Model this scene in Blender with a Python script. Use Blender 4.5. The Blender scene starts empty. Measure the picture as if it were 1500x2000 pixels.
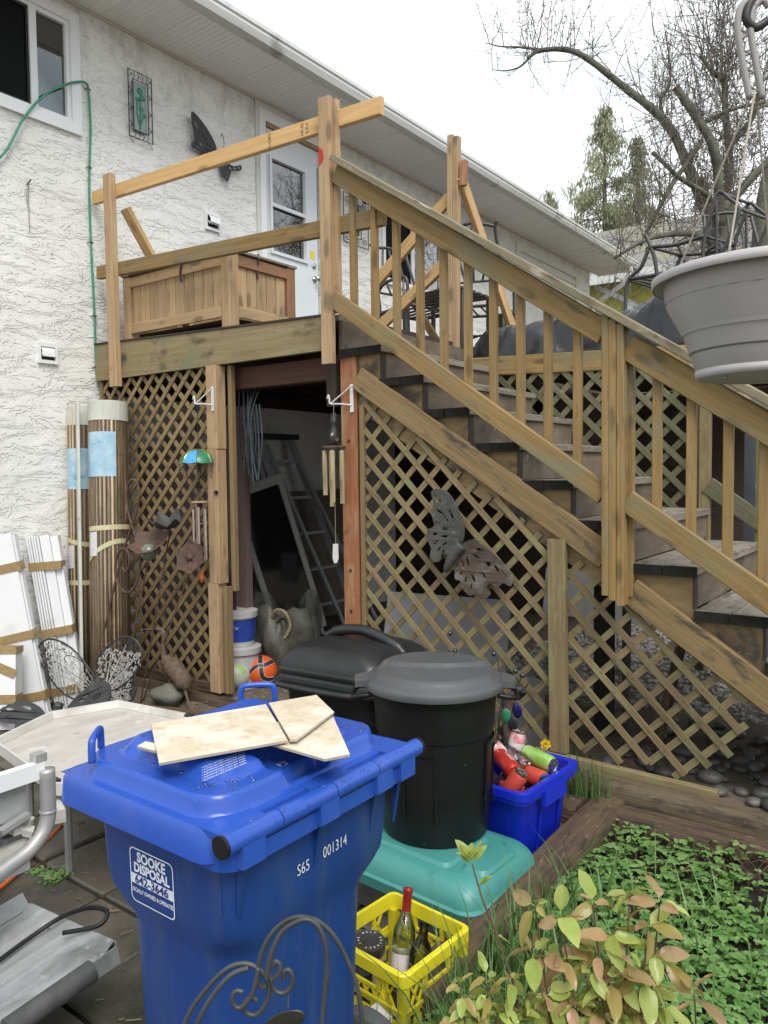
import bpy, bmesh, math, random
import numpy as np
from mathutils import Vector, Matrix, Euler
random.seed(7); RNG = np.random.default_rng(7)
S = bpy.context.scene
COL = S.collection
V = Vector
R = math.radians

# ------------------------------------------------------------------ camera, sky, sun, exposure
cam_d = bpy.data.cameras.new('camera'); cam = bpy.data.objects.new('camera', cam_d); COL.objects.link(cam)
cam_d.sensor_fit = 'VERTICAL'; cam_d.sensor_height = 36.0; cam_d.sensor_width = 27.0
cam_d.lens = 36.0*1507.98/2000.0
cam_d.clip_start = 0.05; cam_d.clip_end = 600
_r = V((0.80171525, 0.59761435, -0.01047621)); _u = V((-0.02337133, 0.04885758, 0.99853228)); _f = V((-0.59724906, 0.80029372, -0.05313691))
m = Matrix.Identity(4)
for i in range(3):
    m[i][0] = _r[i]; m[i][1] = _u[i]; m[i][2] = -_f[i]
m.translation = V((5.36627, -3.51594, 1.54313))
cam.matrix_world = m
S.camera = cam

SUN_EL, SUN_AZ = 52.0, 128.0      # azimuth from +Y clockwise toward +X
W = bpy.data.worlds.new('World'); S.world = W; W.use_nodes = True
nt = W.node_tree; nt.nodes.clear()
sky = nt.nodes.new('ShaderNodeTexSky'); sky.sky_type = 'NISHITA'; sky.sun_disc = False
sky.sun_elevation = R(SUN_EL); sky.sun_rotation = R(SUN_AZ)
sky.air_density = 1.0; sky.dust_density = 4.0; sky.ozone_density = 1.0
tc = nt.nodes.new('ShaderNodeTexCoord')
mp = nt.nodes.new('ShaderNodeMapping'); mp.inputs['Scale'].default_value = (1.0, 1.0, 2.2)
nz = nt.nodes.new('ShaderNodeTexNoise'); nz.inputs['Scale'].default_value = 1.7; nz.inputs['Detail'].default_value = 4.0
cr = nt.nodes.new('ShaderNodeValToRGB')
cr.color_ramp.elements[0].position = 0.40; cr.color_ramp.elements[0].color = (4.1, 4.75, 5.1, 1)
cr.color_ramp.elements[1].position = 0.64; cr.color_ramp.elements[1].color = (7.6, 7.75, 7.8, 1)
mx = nt.nodes.new('ShaderNodeMix'); mx.data_type = 'RGBA'; mx.inputs[0].default_value = 0.90   # thick cloud cover over the clear sky
bg = nt.nodes.new('ShaderNodeBackground'); bg.inputs['Strength'].default_value = 0.11
out = nt.nodes.new('ShaderNodeOutputWorld')
L = nt.links
L.new(tc.outputs['Generated'], mp.inputs['Vector']); L.new(mp.outputs[0], nz.inputs['Vector']); L.new(nz.outputs['Fac'], cr.inputs[0])
L.new(sky.outputs[0], mx.inputs[6]); L.new(cr.outputs[0], mx.inputs[7]); L.new(mx.outputs[2], bg.inputs[0]); L.new(bg.outputs[0], out.inputs[0])
sd = bpy.data.lights.new('sun', 'SUN'); sd.energy = 1.4; sd.angle = R(28); sd.color = (1.0, 0.97, 0.93)
so = bpy.data.objects.new('sun', sd); COL.objects.link(so)
_sd = V((math.sin(R(SUN_AZ))*math.cos(R(SUN_EL)), math.cos(R(SUN_AZ))*math.cos(R(SUN_EL)), math.sin(R(SUN_EL))))
so.rotation_euler = _sd.to_track_quat('Z', 'Y').to_euler()
S.view_settings.view_transform = 'Standard'; S.view_settings.look = 'None'
S.view_settings.exposure = 0.92; S.view_settings.gamma = 1.0
S.cycles.max_bounces = 8; S.cycles.transparent_max_bounces = 16

# ------------------------------------------------------------------ materials
MATS = {}
GR = (1.1, 26, 26)
def mat(name, c1, c2=None, rough=.6, scale=6., stretch=(1, 1, 1), detail=5., bump=0., bscale=None, metal=0., rnd=0.,
        dirt=None, dscale=3., dlo=.5, dhi=.7, dstretch=(1, 1, 1), lo=.35, hi=.65, coat=0., spec=.5, trans=0., sub=0., emit=None, wet=0., knots=False, dist=0.):
    """procedural surface: two-tone noise, stains with their own shape, bump, per-object variation"""
    if name in MATS: return MATS[name]
    M = bpy.data.materials.new(name); M.use_nodes = True; MATS[name] = M
    t = M.node_tree; N = t.nodes; K = t.links
    b = N['Principled BSDF']
    b.inputs['Roughness'].default_value = rough; b.inputs['Metallic'].default_value = metal
    b.inputs['Specular IOR Level'].default_value = spec
    if coat: b.inputs['Coat Weight'].default_value = coat; b.inputs['Coat Roughness'].default_value = .15
    if trans: b.inputs['Transmission Weight'].default_value = trans
    if emit: b.inputs['Emission Color'].default_value = (*emit[:3], 1); b.inputs['Emission Strength'].default_value = emit[3]
    tcn = N.new('ShaderNodeTexCoord'); oi = N.new('ShaderNodeObjectInfo')
    add = N.new('ShaderNodeVectorMath'); add.operation = 'MULTIPLY_ADD'
    cmb = N.new('ShaderNodeCombineXYZ')
    for k in range(3): K.new(oi.outputs['Random'], cmb.inputs[k])
    K.new(cmb.outputs[0], add.inputs[0]); add.inputs[1].default_value = (13.7, 7.3, 5.1) if rnd else (0, 0, 0)
    K.new(tcn.outputs['Object'], add.inputs[2])
    if stretch == GR and dstretch == (1, 1, 1): dstretch = (2.0, 6.5, 6.5)
    def noise(sc, st, det, ds=0.):
        mpn = N.new('ShaderNodeMapping'); mpn.inputs['Scale'].default_value = st; K.new(add.outputs[0], mpn.inputs['Vector'])
        n = N.new('ShaderNodeTexNoise'); n.inputs['Scale'].default_value = sc; n.inputs['Detail'].default_value = det; n.inputs['Distortion'].default_value = ds
        n.inputs['Roughness'].default_value = .6
        K.new(mpn.outputs[0], n.inputs['Vector']); return n
    def ramp(src, a, z):
        r_ = N.new('ShaderNodeMapRange'); r_.inputs['From Min'].default_value = a; r_.inputs['From Max'].default_value = z
        K.new(src, r_.inputs['Value']); return r_.outputs[0]
    def mixc(fac, A, B):
        x = N.new('ShaderNodeMix'); x.data_type = 'RGBA'
        if fac is not None: K.new(fac, x.inputs[0])
        for s, v in ((6, A), (7, B)):
            if isinstance(v, tuple): x.inputs[s].default_value = (*v[:3], 1)
            else: K.new(v, x.inputs[s])
        return x.outputs[2]
    n1 = noise(scale, stretch, detail, dist)
    c2 = c2 or tuple(v*.8 for v in c1)
    col = mixc(ramp(n1.outputs['Fac'], lo, hi), c1, c2)
    if knots:
        mpk = N.new('ShaderNodeMapping'); mpk.inputs['Scale'].default_value = (3.2, 9, 9); K.new(add.outputs[0], mpk.inputs['Vector'])
        vk = N.new('ShaderNodeTexVoronoi'); vk.inputs['Scale'].default_value = 1.; K.new(mpk.outputs[0], vk.inputs['Vector'])
        kf = N.new('ShaderNodeMapRange'); kf.inputs['From Min'].default_value = .24; kf.inputs['From Max'].default_value = .12
        kf.inputs['To Max'].default_value = .75
        K.new(vk.outputs['Distance'], kf.inputs['Value']); col = mixc(kf.outputs[0], col, tuple(v*.3 for v in c1))
    if dirt:
        for k, (dc, ds, dl, dh) in enumerate(dirt if isinstance(dirt, list) else [(dirt, dscale, dlo, dhi)]):
            n2 = noise(ds, dstretch, 6., .3)
            sh_d = .012 if stretch == GR else 0.; col = mixc(ramp(n2.outputs['Fac'], dl-sh_d, dh-sh_d), col, dc)
    if rnd:
        hs = N.new('ShaderNodeHueSaturation'); mr = N.new('ShaderNodeMapRange')
        mr.inputs['To Min'].default_value = 1-rnd; mr.inputs['To Max'].default_value = 1+rnd
        K.new(oi.outputs['Random'], mr.inputs['Value']); K.new(mr.outputs[0], hs.inputs['Value']); K.new(col, hs.inputs['Color']); col = hs.outputs[0]
    K.new(col, b.inputs['Base Color'])
    if sub:
        b.inputs['Subsurface Weight'].default_value = sub; b.inputs['Subsurface Radius'].default_value = (.01, .01, .005)
    if wet:
        nw = noise(4., (1, 1, 1), 3.); K.new(ramp(nw.outputs['Fac'], .4, .6), b.inputs['Roughness'])
        rr = N.new('ShaderNodeMapRange'); rr.inputs['To Min'].default_value = rough-wet; rr.inputs['To Max'].default_value = rough
        K.new(ramp(nw.outputs['Fac'], .4, .6), rr.inputs['Value']); K.new(rr.outputs[0], b.inputs['Roughness'])
    if bump:
        nb = noise(bscale, stretch, 6.) if bscale else n1
        bp = N.new('ShaderNodeBump'); bp.inputs['Strength'].default_value = bump; bp.inputs['Distance'].default_value = .01
        K.new(nb.outputs['Fac'], bp.inputs['Height']); K.new(bp.outputs[0], b.inputs['Normal'])
    return M

def stucco():
    M = bpy.data.materials.new('stucco'); M.use_nodes = True; t = M.node_tree; N = t.nodes; K = t.links; b = N['Principled BSDF']
    b.inputs['Roughness'].default_value = .75
    tcn = N.new('ShaderNodeTexCoord')
    def mapn(sc, rot=0):
        mm = N.new('ShaderNodeMapping'); mm.inputs['Scale'].default_value = sc; mm.inputs['Rotation'].default_value = (rot, 0, 0)
        K.new(tcn.outputs['Object'], mm.inputs['Vector']); return mm.outputs[0]
    def noise(vec, sc, det, ds=0., ro=.55):
        n = N.new('ShaderNodeTexNoise'); n.inputs['Scale'].default_value = sc; n.inputs['Detail'].default_value = det
        n.inputs['Distortion'].default_value = ds; n.inputs['Roughness'].default_value = ro; K.new(vec, n.inputs['Vector']); return n.outputs['Fac']
    def rng(src, a, z, c=0., d=1.):
        r_ = N.new('ShaderNodeMapRange'); r_.inputs['From Min'].default_value = a; r_.inputs['From Max'].default_value = z
        r_.inputs['To Min'].default_value = c; r_.inputs['To Max'].default_value = d; K.new(src, r_.inputs['Value']); return r_.outputs[0]
    def math_(op, A, B):
        n = N.new('ShaderNodeMath'); n.operation = op
        for k, v in enumerate((A, B)):
            if isinstance(v, (int, float)): n.inputs[k].default_value = v
            else: K.new(v, n.inputs[k])
        return n.outputs[0]
    # trowel laps: terraces of a diagonal stretched noise; terrace edges get a painted thin ragged shadow line
    base = noise(mapn((1, 2.6, 7.5), R(16)), 1.25, 4.5, .35, .5)
    lip_shade = None; steps = None
    for thr in (.34, .41, .47, .53, .59, .66):
        s = rng(base, thr-.004, thr+.010)
        steps = s if steps is None else math_('ADD', steps, s)
        d = math_('ABSOLUTE', math_('SUBTRACT', base, thr), 0.)
        l = rng(d, .0, .0052, 1., 0.)
        lip_shade = l if lip_shade is None else math_('MAXIMUM', lip_shade, l)
    gate = rng(noise(mapn((1, 3, 4)), 3.1, 3.),  .46, .56)
    lip_shade = math_('MULTIPLY', lip_shade, gate)
    fine = noise(mapn((1, 1, 1)), 60., 4.)
    smooth = noise(mapn((1, 1, 1)), 7., 3.)
    h = math_('ADD', math_('MULTIPLY', steps, .7), math_('ADD', math_('MULTIPLY', fine, .25), math_('MULTIPLY', smooth, .7)))
    bp = N.new('ShaderNodeBump'); bp.inputs['Strength'].default_value = .62; bp.inputs['Distance'].default_value = .014
    K.new(h, bp.inputs['Height']); K.new(bp.outputs[0], b.inputs['Normal'])
    def mix(f, A, B):
        x = N.new('ShaderNodeMix'); x.data_type = 'RGBA'; K.new(f, x.inputs[0])
        for s, v in ((6, A), (7, B)):
            if isinstance(v, tuple): x.inputs[s].default_value = (*v, 1)
            else: K.new(v, x.inputs[s])
        return x.outputs[2]
    col = mix(rng(noise(mapn((1, 1, 1)), 1.3, 4.), .3, .7), (.82, .81, .785), (.75, .74, .71))
    # mildew blotches high under the eave, ragged and streaky
    sep = N.new('ShaderNodeSeparateXYZ'); K.new(tcn.outputs['Object'], sep.inputs[0])
    high = rng(sep.outputs[2], 4.15, 4.9); low = rng(sep.outputs[2], .55, -.1)
    mil = noise(mapn((1, 2.2, 1.2)), 2.6, 7., .2, .65)
    mf = rng(math_('ADD', mil, math_('MULTIPLY', high, .22)), .67, .94, 0., .50)
    col = mix(mf, col, (.27, .25, .21))
    spk = rng(math_('ADD', noise(mapn((1, 1, 1)), 17., 5.), math_('MULTIPLY', high, .10)), .72, .82, 0., .45)
    col = mix(spk, col, (.20, .18, .15))
    lf = rng(math_('ADD', noise(mapn((1, 1, 1)), 4., 6.), math_('MULTIPLY', low, .25)), .62, .85, 0., .7)
    col = mix(lf, col, (.26, .25, .23))
    col = mix(math_('MULTIPLY', lip_shade, .50), col, (.19, .18, .16))  # dark edge lines in the colour, for shadows the bump leaves weak
    K.new(col, b.inputs['Base Color']); MATS['stucco'] = M; return M

def glass(name, tint=(.75, .8, .78), rough=.02, refl=1.0):
    M = bpy.data.materials.new(name); M.use_nodes = True; t = M.node_tree; N = t.nodes; K = t.links; N.remove(N['Principled BSDF'])
    tr = N.new('ShaderNodeBsdfTransparent'); tr.inputs[0].default_value = (*tint, 1)
    gl = N.new('ShaderNodeBsdfGlossy'); gl.inputs['Roughness'].default_value = rough
    fr = N.new('ShaderNodeFresnel'); fr.inputs[0].default_value = 1.55
    ml = N.new('ShaderNodeMath'); ml.operation = 'MULTIPLY'; ml.inputs[1].default_value = refl; K.new(fr.outputs[0], ml.inputs[0])
    ms = N.new('ShaderNodeMixShader'); K.new(ml.outputs[0], ms.inputs[0]); K.new(tr.outputs[0], ms.inputs[1]); K.new(gl.outputs[0], ms.inputs[2])
    K.new(ms.outputs[0], N['Material Output'].inputs[0]); MATS[name] = M; return M

def leafmat(name, c1, c2, rnd=.25, rough=.4, tl=.35, scale=9.):
    M = mat(name, c1, c2, rough=rough, scale=scale, rnd=rnd)
    t = M.node_tree; b = t.nodes['Principled BSDF']; tr = t.nodes.new('ShaderNodeBsdfTranslucent'); ms = t.nodes.new('ShaderNodeMixShader')
    ms.inputs[0].default_value = tl
    src = b.inputs['Base Color'].links[0].from_socket; t.links.new(src, tr.inputs[0])
    t.links.new(b.outputs[0], ms.inputs[1]); t.links.new(tr.outputs[0], ms.inputs[2]); t.links.new(ms.outputs[0], t.nodes['Material Output'].inputs[0])
    return M

stucco()
GR = (1.1, 26, 26)
wood_new = mat('wood_new', (0.552, 0.368, 0.175), (0.432, 0.267, 0.110), rough=.62, scale=2., stretch=GR, bump=.12, rnd=.10, knots=True, dirt=[((.38, .24, .11), 2.2, .55, .78)])
wood_fresh = mat('wood_fresh', (.66, .43, .19), (.55, .34, .14), rough=.58, scale=2., stretch=GR, bump=.1, rnd=.05, knots=True, dirt=[((.50, .30, .12), 1.6, .55, .8)])
wood_post = mat('wood_post', (0.446, 0.308, 0.174), (0.334, 0.218, 0.116), rough=.7, scale=2., stretch=GR, bump=.18, rnd=.08, knots=True, dirt=[((.22, .16, .10), 2.4, .56, .76)])
wood_old = mat('wood_old', (0.315, 0.206, 0.081), (0.224, 0.143, 0.051), rough=.72, scale=2., stretch=GR, bump=.3, rnd=.14, knots=True,
               dirt=[((.19, .16, .085), 1.3, .5, .7), ((.075, .06, .04), 2.9, .60, .74), ((.42, .37, .27), 5., .72, .80)])
wood_rail = mat('wood_rail', (0.308, 0.195, 0.072), (0.217, 0.135, 0.046), rough=.72, scale=2., stretch=GR, bump=.3, rnd=.08, knots=True,
               dirt=[((.20, .18, .10), 1.1, .52, .7), ((.10, .075, .045), 2.7, .60, .76), ((.34, .31, .24), 6., .72, .82)])
wood_cap = mat('wood_cap', (0.243, 0.198, 0.126), (0.171, 0.140, 0.086), rough=.78, scale=2., stretch=GR, bump=.4, rnd=.05, knots=True,
               dirt=[((.16, .155, .09), 2., .5, .66), ((.40, .36, .29), 4., .60, .72), ((.06, .05, .035), 3.4, .62, .72)])
wood_fascia = mat('wood_fascia', (0.281, 0.221, 0.119), (0.212, 0.153, 0.072), rough=.75, scale=1.6, stretch=GR, bump=.3, rnd=.03, knots=True, dstretch=(1, 1.6, 1.6),
               dirt=[((.19, .185, .10), 3.2, .47, .62), ((.060, .052, .036), 4.2, .60, .74), ((.33, .30, .23), 11., .72, .82)])
wood_lat = mat('wood_lat', (0.224, 0.165, 0.084), (0.151, 0.108, 0.053), rough=.8, scale=2., stretch=GR, bump=.3, rnd=.2,
               dirt=[((.20, .19, .085), 3., .5, .66), ((.10, .08, .05), 5., .62, .75), ((.40, .36, .25), 12., .72, .80)])
wood_latL = mat('wood_latL', (.26, .185, .085), (.195, .135, .06), rough=.75, scale=2., stretch=GR, bump=.25, rnd=.16, dirt=[((.15, .115, .06), 3., .55, .75)])
wood_latG = mat('wood_latG', (0.170, 0.162, 0.098), (0.123, 0.111, 0.064), rough=.85, scale=2., stretch=GR, bump=.3, rnd=.2, dirt=[((.12, .135, .06), 3., .5, .66), ((.28, .26, .2), 9., .62, .72)])
wood_red = mat('wood_red', (.34, .13, .055), (.26, .095, .04), rough=.65, scale=2., stretch=GR, bump=.2, rnd=.02, dirt=[((.36, .24, .13), 1.8, .5, .66), ((.12, .06, .03), 3., .62, .74)])
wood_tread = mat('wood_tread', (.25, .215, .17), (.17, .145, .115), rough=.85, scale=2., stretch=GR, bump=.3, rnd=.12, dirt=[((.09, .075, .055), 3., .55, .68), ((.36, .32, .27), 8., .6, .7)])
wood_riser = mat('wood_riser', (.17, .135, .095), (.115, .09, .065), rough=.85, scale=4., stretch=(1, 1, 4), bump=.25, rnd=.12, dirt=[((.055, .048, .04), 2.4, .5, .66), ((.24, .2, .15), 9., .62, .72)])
wood_string = mat('wood_string', (.27, .18, .085), (.19, .125, .06), rough=.78, scale=2., stretch=(3, 3, 14), bump=.3, rnd=.05,
               dirt=[((.055, .045, .032), 3.6, .52, .62), ((.33, .26, .16), 5., .62, .74)])
wood_trim = mat('wood_trim', (0.275, 0.183, 0.085), (0.192, 0.125, 0.055), rough=.78, scale=2., stretch=GR, bump=.4, rnd=.05, dirt=[((.075, .058, .038), 2.6, .56, .68), ((.36, .29, .18), 6., .70, .80)])
tread_end = mat('tread_end', (.016, .0145, .013), (.026, .023, .020), rough=.85, spec=.15, scale=20., bump=.4, dirt=[((.10, .085, .06), 9., .62, .72)])
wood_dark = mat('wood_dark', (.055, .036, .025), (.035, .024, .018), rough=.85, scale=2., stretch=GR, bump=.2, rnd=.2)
wood_box = mat('wood_box', (0.483, 0.336, 0.190), (0.380, 0.246, 0.129), rough=.72, scale=2., stretch=GR, bump=.2, rnd=.14, knots=True, dirt=[((.22, .15, .09), 2., .57, .75)])
wood_box_r = mat('wood_box_r', (.30, .15, .08), (.24, .12, .06), rough=.72, scale=2., stretch=GR, bump=.2, rnd=.1, dirt=[((.12, .08, .05), 2., .55, .75)])
timber = mat('timber', (0.124, 0.080, 0.048), (0.080, 0.052, 0.032), rough=.7, scale=2., stretch=GR, bump=.9, rnd=.12, dirt=[((.045, .033, .024), 3., .5, .66), ((.24, .20, .12), 5., .61, .74)])
white_pvc = mat('white_pvc', (.80, .81, .82), (.76, .77, .78), rough=.35, scale=3., dirt=[((.55, .54, .5), 2.5, .64, .85)])
white_soffit = mat('white_soffit', (.88, .885, .88), (.84, .845, .84), rough=.5, scale=2., rnd=.03, dirt=[((.55, .54, .50), 7., .70, .9)])
gutter_m = mat('gutter_m', (.66, .66, .64), (.56, .56, .54), rough=.5, scale=2., stretch=(1, .3, 4), dirt=[((.20, .19, .17), 3.5, .58, .78)])
roof_m = mat('roof_m', (.07, .075, .075), (.11, .115, .11), rough=.9, scale=30., bump=.4)
paint_trim = mat('paint_trim', (.66, .65, .61), (.60, .59, .55), rough=.55, scale=3., dirt=[((.34, .31, .27), 3., .62, .82)])
door_white = mat('door_white', (.74, .77, .80), (.70, .73, .76), rough=.35, scale=2.)
glass_m = glass('glass_m', (.62, .65, .64), .02, 4.)
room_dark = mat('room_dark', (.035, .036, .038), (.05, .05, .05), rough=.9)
screen_m = mat('screen_m', (.012, .012, .013), rough=.6)
metal_blk = mat('metal_blk', (.018, .018, .02), (.032, .030, .028), rough=.5, scale=12., dirt=[((.06, .045, .035), 9., .62, .8)])
metal_grey = mat('metal_grey', (.075, .078, .08), (.045, .048, .05), rough=.5, scale=10., metal=.3, dirt=[((.12, .10, .08), 7., .62, .8)])
patio_metal = mat('patio_metal', (.05, .044, .042), (.035, .031, .03), rough=.45, scale=8., coat=.2)
rust = mat('rust', (.115, .062, .042), (.075, .045, .034), rough=.75, scale=22., bump=.3, dirt=[((.16, .10, .075), 10., .58, .72)])
rust_bf = mat('rust_bf', (.085, .082, .074), (.055, .053, .05), rough=.75, scale=18., bump=.6, dirt=[((.12, .085, .06), 9., .58, .7), ((.19, .17, .14), 22., .6, .7)])
rust_bf2 = mat('rust_bf2', (.085, .058, .042), (.058, .042, .034), rough=.78, scale=18., bump=.6, dirt=[((.15, .14, .12), 8., .52, .66), ((.24, .15, .085), 24., .62, .72)])
chrome = mat('chrome', (.62, .62, .62), rough=.25, metal=1.)
alu = mat('alu', (.50, .51, .52), (.38, .385, .39), rough=.5, metal=.25, scale=6., stretch=(1, 1, .3))
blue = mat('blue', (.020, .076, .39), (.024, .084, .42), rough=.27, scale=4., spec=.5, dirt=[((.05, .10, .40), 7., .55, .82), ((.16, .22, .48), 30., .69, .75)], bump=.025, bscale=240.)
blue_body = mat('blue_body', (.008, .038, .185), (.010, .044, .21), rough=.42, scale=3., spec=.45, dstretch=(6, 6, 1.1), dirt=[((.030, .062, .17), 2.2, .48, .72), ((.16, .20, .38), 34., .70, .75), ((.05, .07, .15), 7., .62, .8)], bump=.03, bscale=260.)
blue_box = mat('blue_box', (.006, .022, .46), (.008, .028, .50), rough=.35, scale=3.)
print_white = mat('print_white', (.72, .74, .80), (.62, .65, .74), rough=.5, scale=40.)
black_pl = mat('black_pl', (.006, .0062, .0068), (.010, .0105, .011), rough=.42, spec=.35, scale=5., bump=.03, bscale=160., dirt=[((.07, .07, .068), 26., .68, .76)])
black_lid = mat('black_lid', (.072, .075, .080), (.088, .091, .096), rough=.42, scale=4., bump=.03, bscale=200., dirt=[((.10, .105, .11), 12., .62, .8)])
black_wet = mat('black_wet', (.017, .018, .019), (.024, .025, .027), rough=.36, scale=8., bump=.10, bscale=120., dirt=[((.16, .155, .14), 30., .69, .74)])
teal = mat('teal', (.058, .25, .225), (.068, .28, .255), rough=.38, scale=3., dirt=[((.03, .15, .14), 9., .58, .74), ((.10, .12, .09), 22., .68, .75)])
tote_grey = mat('tote_grey', (.10, .105, .10), (.075, .08, .077), rough=.45, scale=5., dirt=[((.16, .15, .13), 9., .6, .75)])
yellow = mat('yellow', (.70, .60, .018), (.62, .52, .018), rough=.42, scale=6., dirt=[((.10, .075, .02), 9., .60, .70), ((.35, .27, .03), 4., .58, .75)])
yellow_cl = mat('yellow_cl', (.76, .66, .025), (.70, .60, .02), rough=.4, scale=6., dirt=[((.3, .22, .03), 20., .68, .76)])
vinyl = mat('vinyl', (.66, .56, .43), (.52, .42, .30), rough=.45, scale=16., detail=9., dist=1.6, lo=.42, hi=.66, dirt=[((.74, .66, .55), 9., .5, .62)])
vinyl_edge = mat('vinyl_edge', (.42, .36, .29), rough=.6)
tape = mat('tape', (.36, .25, .115), (.28, .19, .085), rough=.28, scale=26., stretch=(1, 3, 3), bump=.4)
reed = mat('reed', (.60, .45, .29), (.42, .30, .18), rough=.6, scale=6., stretch=(6, 6, .6), rnd=.16, dirt=[((.20, .125, .07), 4., .55, .75)])
reed_low = reed
strip_w = mat('strip_w', (.58, .59, .53), (.50, .51, .45), rough=.55, scale=9., dirt=[((.25, .17, .09), 7., .67, .74)])
strap_y = mat('strap_y', (.62, .58, .36), (.52, .48, .28), rough=.5, scale=20.)
label_bl = mat('label_bl', (.26, .46, .60), (.46, .62, .70), rough=.3, scale=9., detail=7., dirt=[((.10, .28, .42), 15., .60, .68), ((.66, .74, .76), 7., .6, .72)])
paper = mat('paper', (.70, .70, .70), (.58, .58, .60), rough=.5, scale=60.)
ink = mat('ink', (.03, .03, .035), rough=.6)
film = glass('film', (.97, .97, .97), .10, .9)
bag_m = mat('bag_m', (.20, .195, .165), (.12, .12, .10), rough=.35, scale=9., bump=.5, bscale=14.); bag_m.node_tree.nodes['Principled BSDF'].inputs['Alpha'].default_value = .62
clear = glass('clear', (.86, .92, .86), .03, 1.3)
clear_w = glass('clear_w', (.95, .93, .94), .1, 1.6)
bottle_g = glass('bottle_g', (.80, .87, .78), .03, 1.4)
paver_m = mat('paver_m', (.115, .10, .078), (.078, .070, .055), rough=.6, scale=5., bump=.35, bscale=60., rnd=.12, wet=.25,
              dirt=[((.036, .036, .022), 2.2, .5, .68), ((.13, .12, .10), 30., .66, .76)])
soil = mat('soil', (.034, .024, .017), (.018, .013, .010), rough=.85, scale=18., bump=1., bscale=40., dirt=[((.075, .05, .033), 26., .6, .72)])
dirt_m = mat('dirt_m', (.16, .125, .092), (.095, .073, .053), rough=.9, scale=9., bump=1., bscale=38., dirt=[((.20, .165, .125), 16., .56, .7)])
gravel_m = mat('gravel_m', (.36, .34, .31), (.20, .19, .175), rough=.7, scale=14.)
pebble_m = mat('pebble_m', (.075, .073, .07), (.13, .125, .118), rough=.5, scale=9., rnd=.45, spec=.5, dirt=[((.05, .042, .034), 12., .5, .65)])
stone_m = mat('stone_m', (.19, .185, .155), (.12, .12, .095), rough=.8, scale=22., bump=.5, dirt=[((.10, .12, .06), 5., .55, .7)])
tarp_m = mat('tarp_m', (.011, .0115, .013), (.017, .0175, .02), rough=.26, scale=5., spec=.5, bump=.9, bscale=9., dirt=[((.05, .05, .055), 8., .62, .8)])
pot_m = mat('pot_m', (.33, .312, .298), (.295, .276, .264), rough=.48, scale=3., dirt=[((.16, .145, .135), 11., .66, .8)])
pot_rim = mat('pot_rim', (.47, .445, .44), (.41, .385, .38), rough=.45, scale=3.)
string_m = mat('string_m', (.36, .31, .26), (.28, .24, .2), rough=.7, scale=50.)
bark = mat('bark', (.13, .125, .10), (.075, .07, .055), rough=.9, scale=9., bump=.6, dirt=[((.15, .17, .11), 5., .5, .66)])
twig_m = mat('twig_m', (.17, .15, .125), (.12, .105, .085), rough=.85, scale=12.)
conif = leafmat('conif', (.30, .32, .19), (.36, .35, .23), .2, .6, .45, .6)  # conifer colours lightened to stand in for overexposed haze
conif2 = leafmat('conif2', (.33, .29, .20), (.26, .25, .16), .2, .6, .45, .6)
green_hose = mat('green_hose', (.03, .22, .13), (.05, .30, .19), rough=.45, scale=30.)
orange_cord = mat('orange_cord', (.85, .17, .035), rough=.45)
copper = mat('copper', (.28, .12, .07), rough=.4, metal=.6)
art_glass = mat('art_glass', (.30, .40, .37), (.24, .33, .30), rough=.25, scale=5.)
art_green = mat('art_green', (.03, .20, .13), (.05, .27, .18), rough=.3, scale=12.)
lace_white = mat('lace_white', (.52, .51, .49), (.36, .35, .33), rough=.5, scale=10., dirt=[((.14, .12, .10), 7., .55, .7)])
lace_dark = mat('lace_dark', (.032, .030, .030), (.055, .05, .048), rough=.6, scale=16.)
orange_ball = mat('orange_ball', (.80, .115, .015), (.72, .10, .015), rough=.4, scale=5., dirt=[((.30, .07, .02), 6., .64, .8)])
black_ball = mat('black_ball', (.018, .017, .017), (.04, .035, .03), rough=.5, scale=14.)
white_ball = mat('white_ball', (.46, .50, .38), (.40, .43, .33), rough=.5, scale=5., dirt=[((.06, .06, .05), 11., .64, .72)])
green_pnl = mat('green_pnl', (.30, .48, .17), rough=.5)
bucket_w = mat('bucket_w', (.52, .52, .52), (.44, .44, .44), rough=.4, scale=5., dirt=[((.2, .19, .17), 7., .62, .75)])
bucket_bl = mat('bucket_bl', (.02, .05, .30), (.03, .07, .36), rough=.4, scale=12.)
maroon = mat('maroon', (.05, .012, .03), rough=.35)
maroon2 = mat('maroon2', (.055, .022, .022), rough=.4)
pink_pnl = mat('pink_pnl', (.20, .13, .125), (.17, .11, .105), rough=.8, scale=4.)
plum_pnl = mat('plum_pnl', (.15, .105, .10), (.11, .08, .078), rough=.8, scale=3., stretch=(8, 8, 1))
dark_glass = mat('dark_glass', (.012, .014, .013), rough=.08)
bamboo_m = mat('bamboo_m', (.44, .36, .21), (.33, .26, .14), rough=.5, scale=10., stretch=(4, 4, 1), rnd=.15)
umbrella_m = mat('umbrella_m', (.05, .28, .62), (.08, .40, .70), rough=.25, scale=12.)
umbrella_g = mat('umbrella_g', (.03, .16, .09), (.04, .22, .12), rough=.25, scale=12.)
gold = mat('gold', (.45, .32, .08), rough=.35, metal=.7)
pink_alu = mat('pink_alu', (.52, .40, .36), rough=.35, metal=.4)
heron_m = mat('heron_m', (.15, .10, .065), (.09, .06, .042), rough=.8, scale=40., bump=1.)
saw_white = mat('saw_white', (.62, .60, .565), (.54, .52, .49), rough=.55, scale=3., dirt=[((.42, .38, .33), 4., .5, .72), ((.30, .28, .26), 14., .66, .76)])
saw_dust = mat('saw_dust', (.53, .50, .46), (.43, .40, .365), rough=.8, scale=5., detail=8., bump=.2, stretch=(2, .7, 1), dirt=[((.30, .28, .255), 9., .62, .74), ((.60, .57, .53), 6., .58, .7)])
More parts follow.
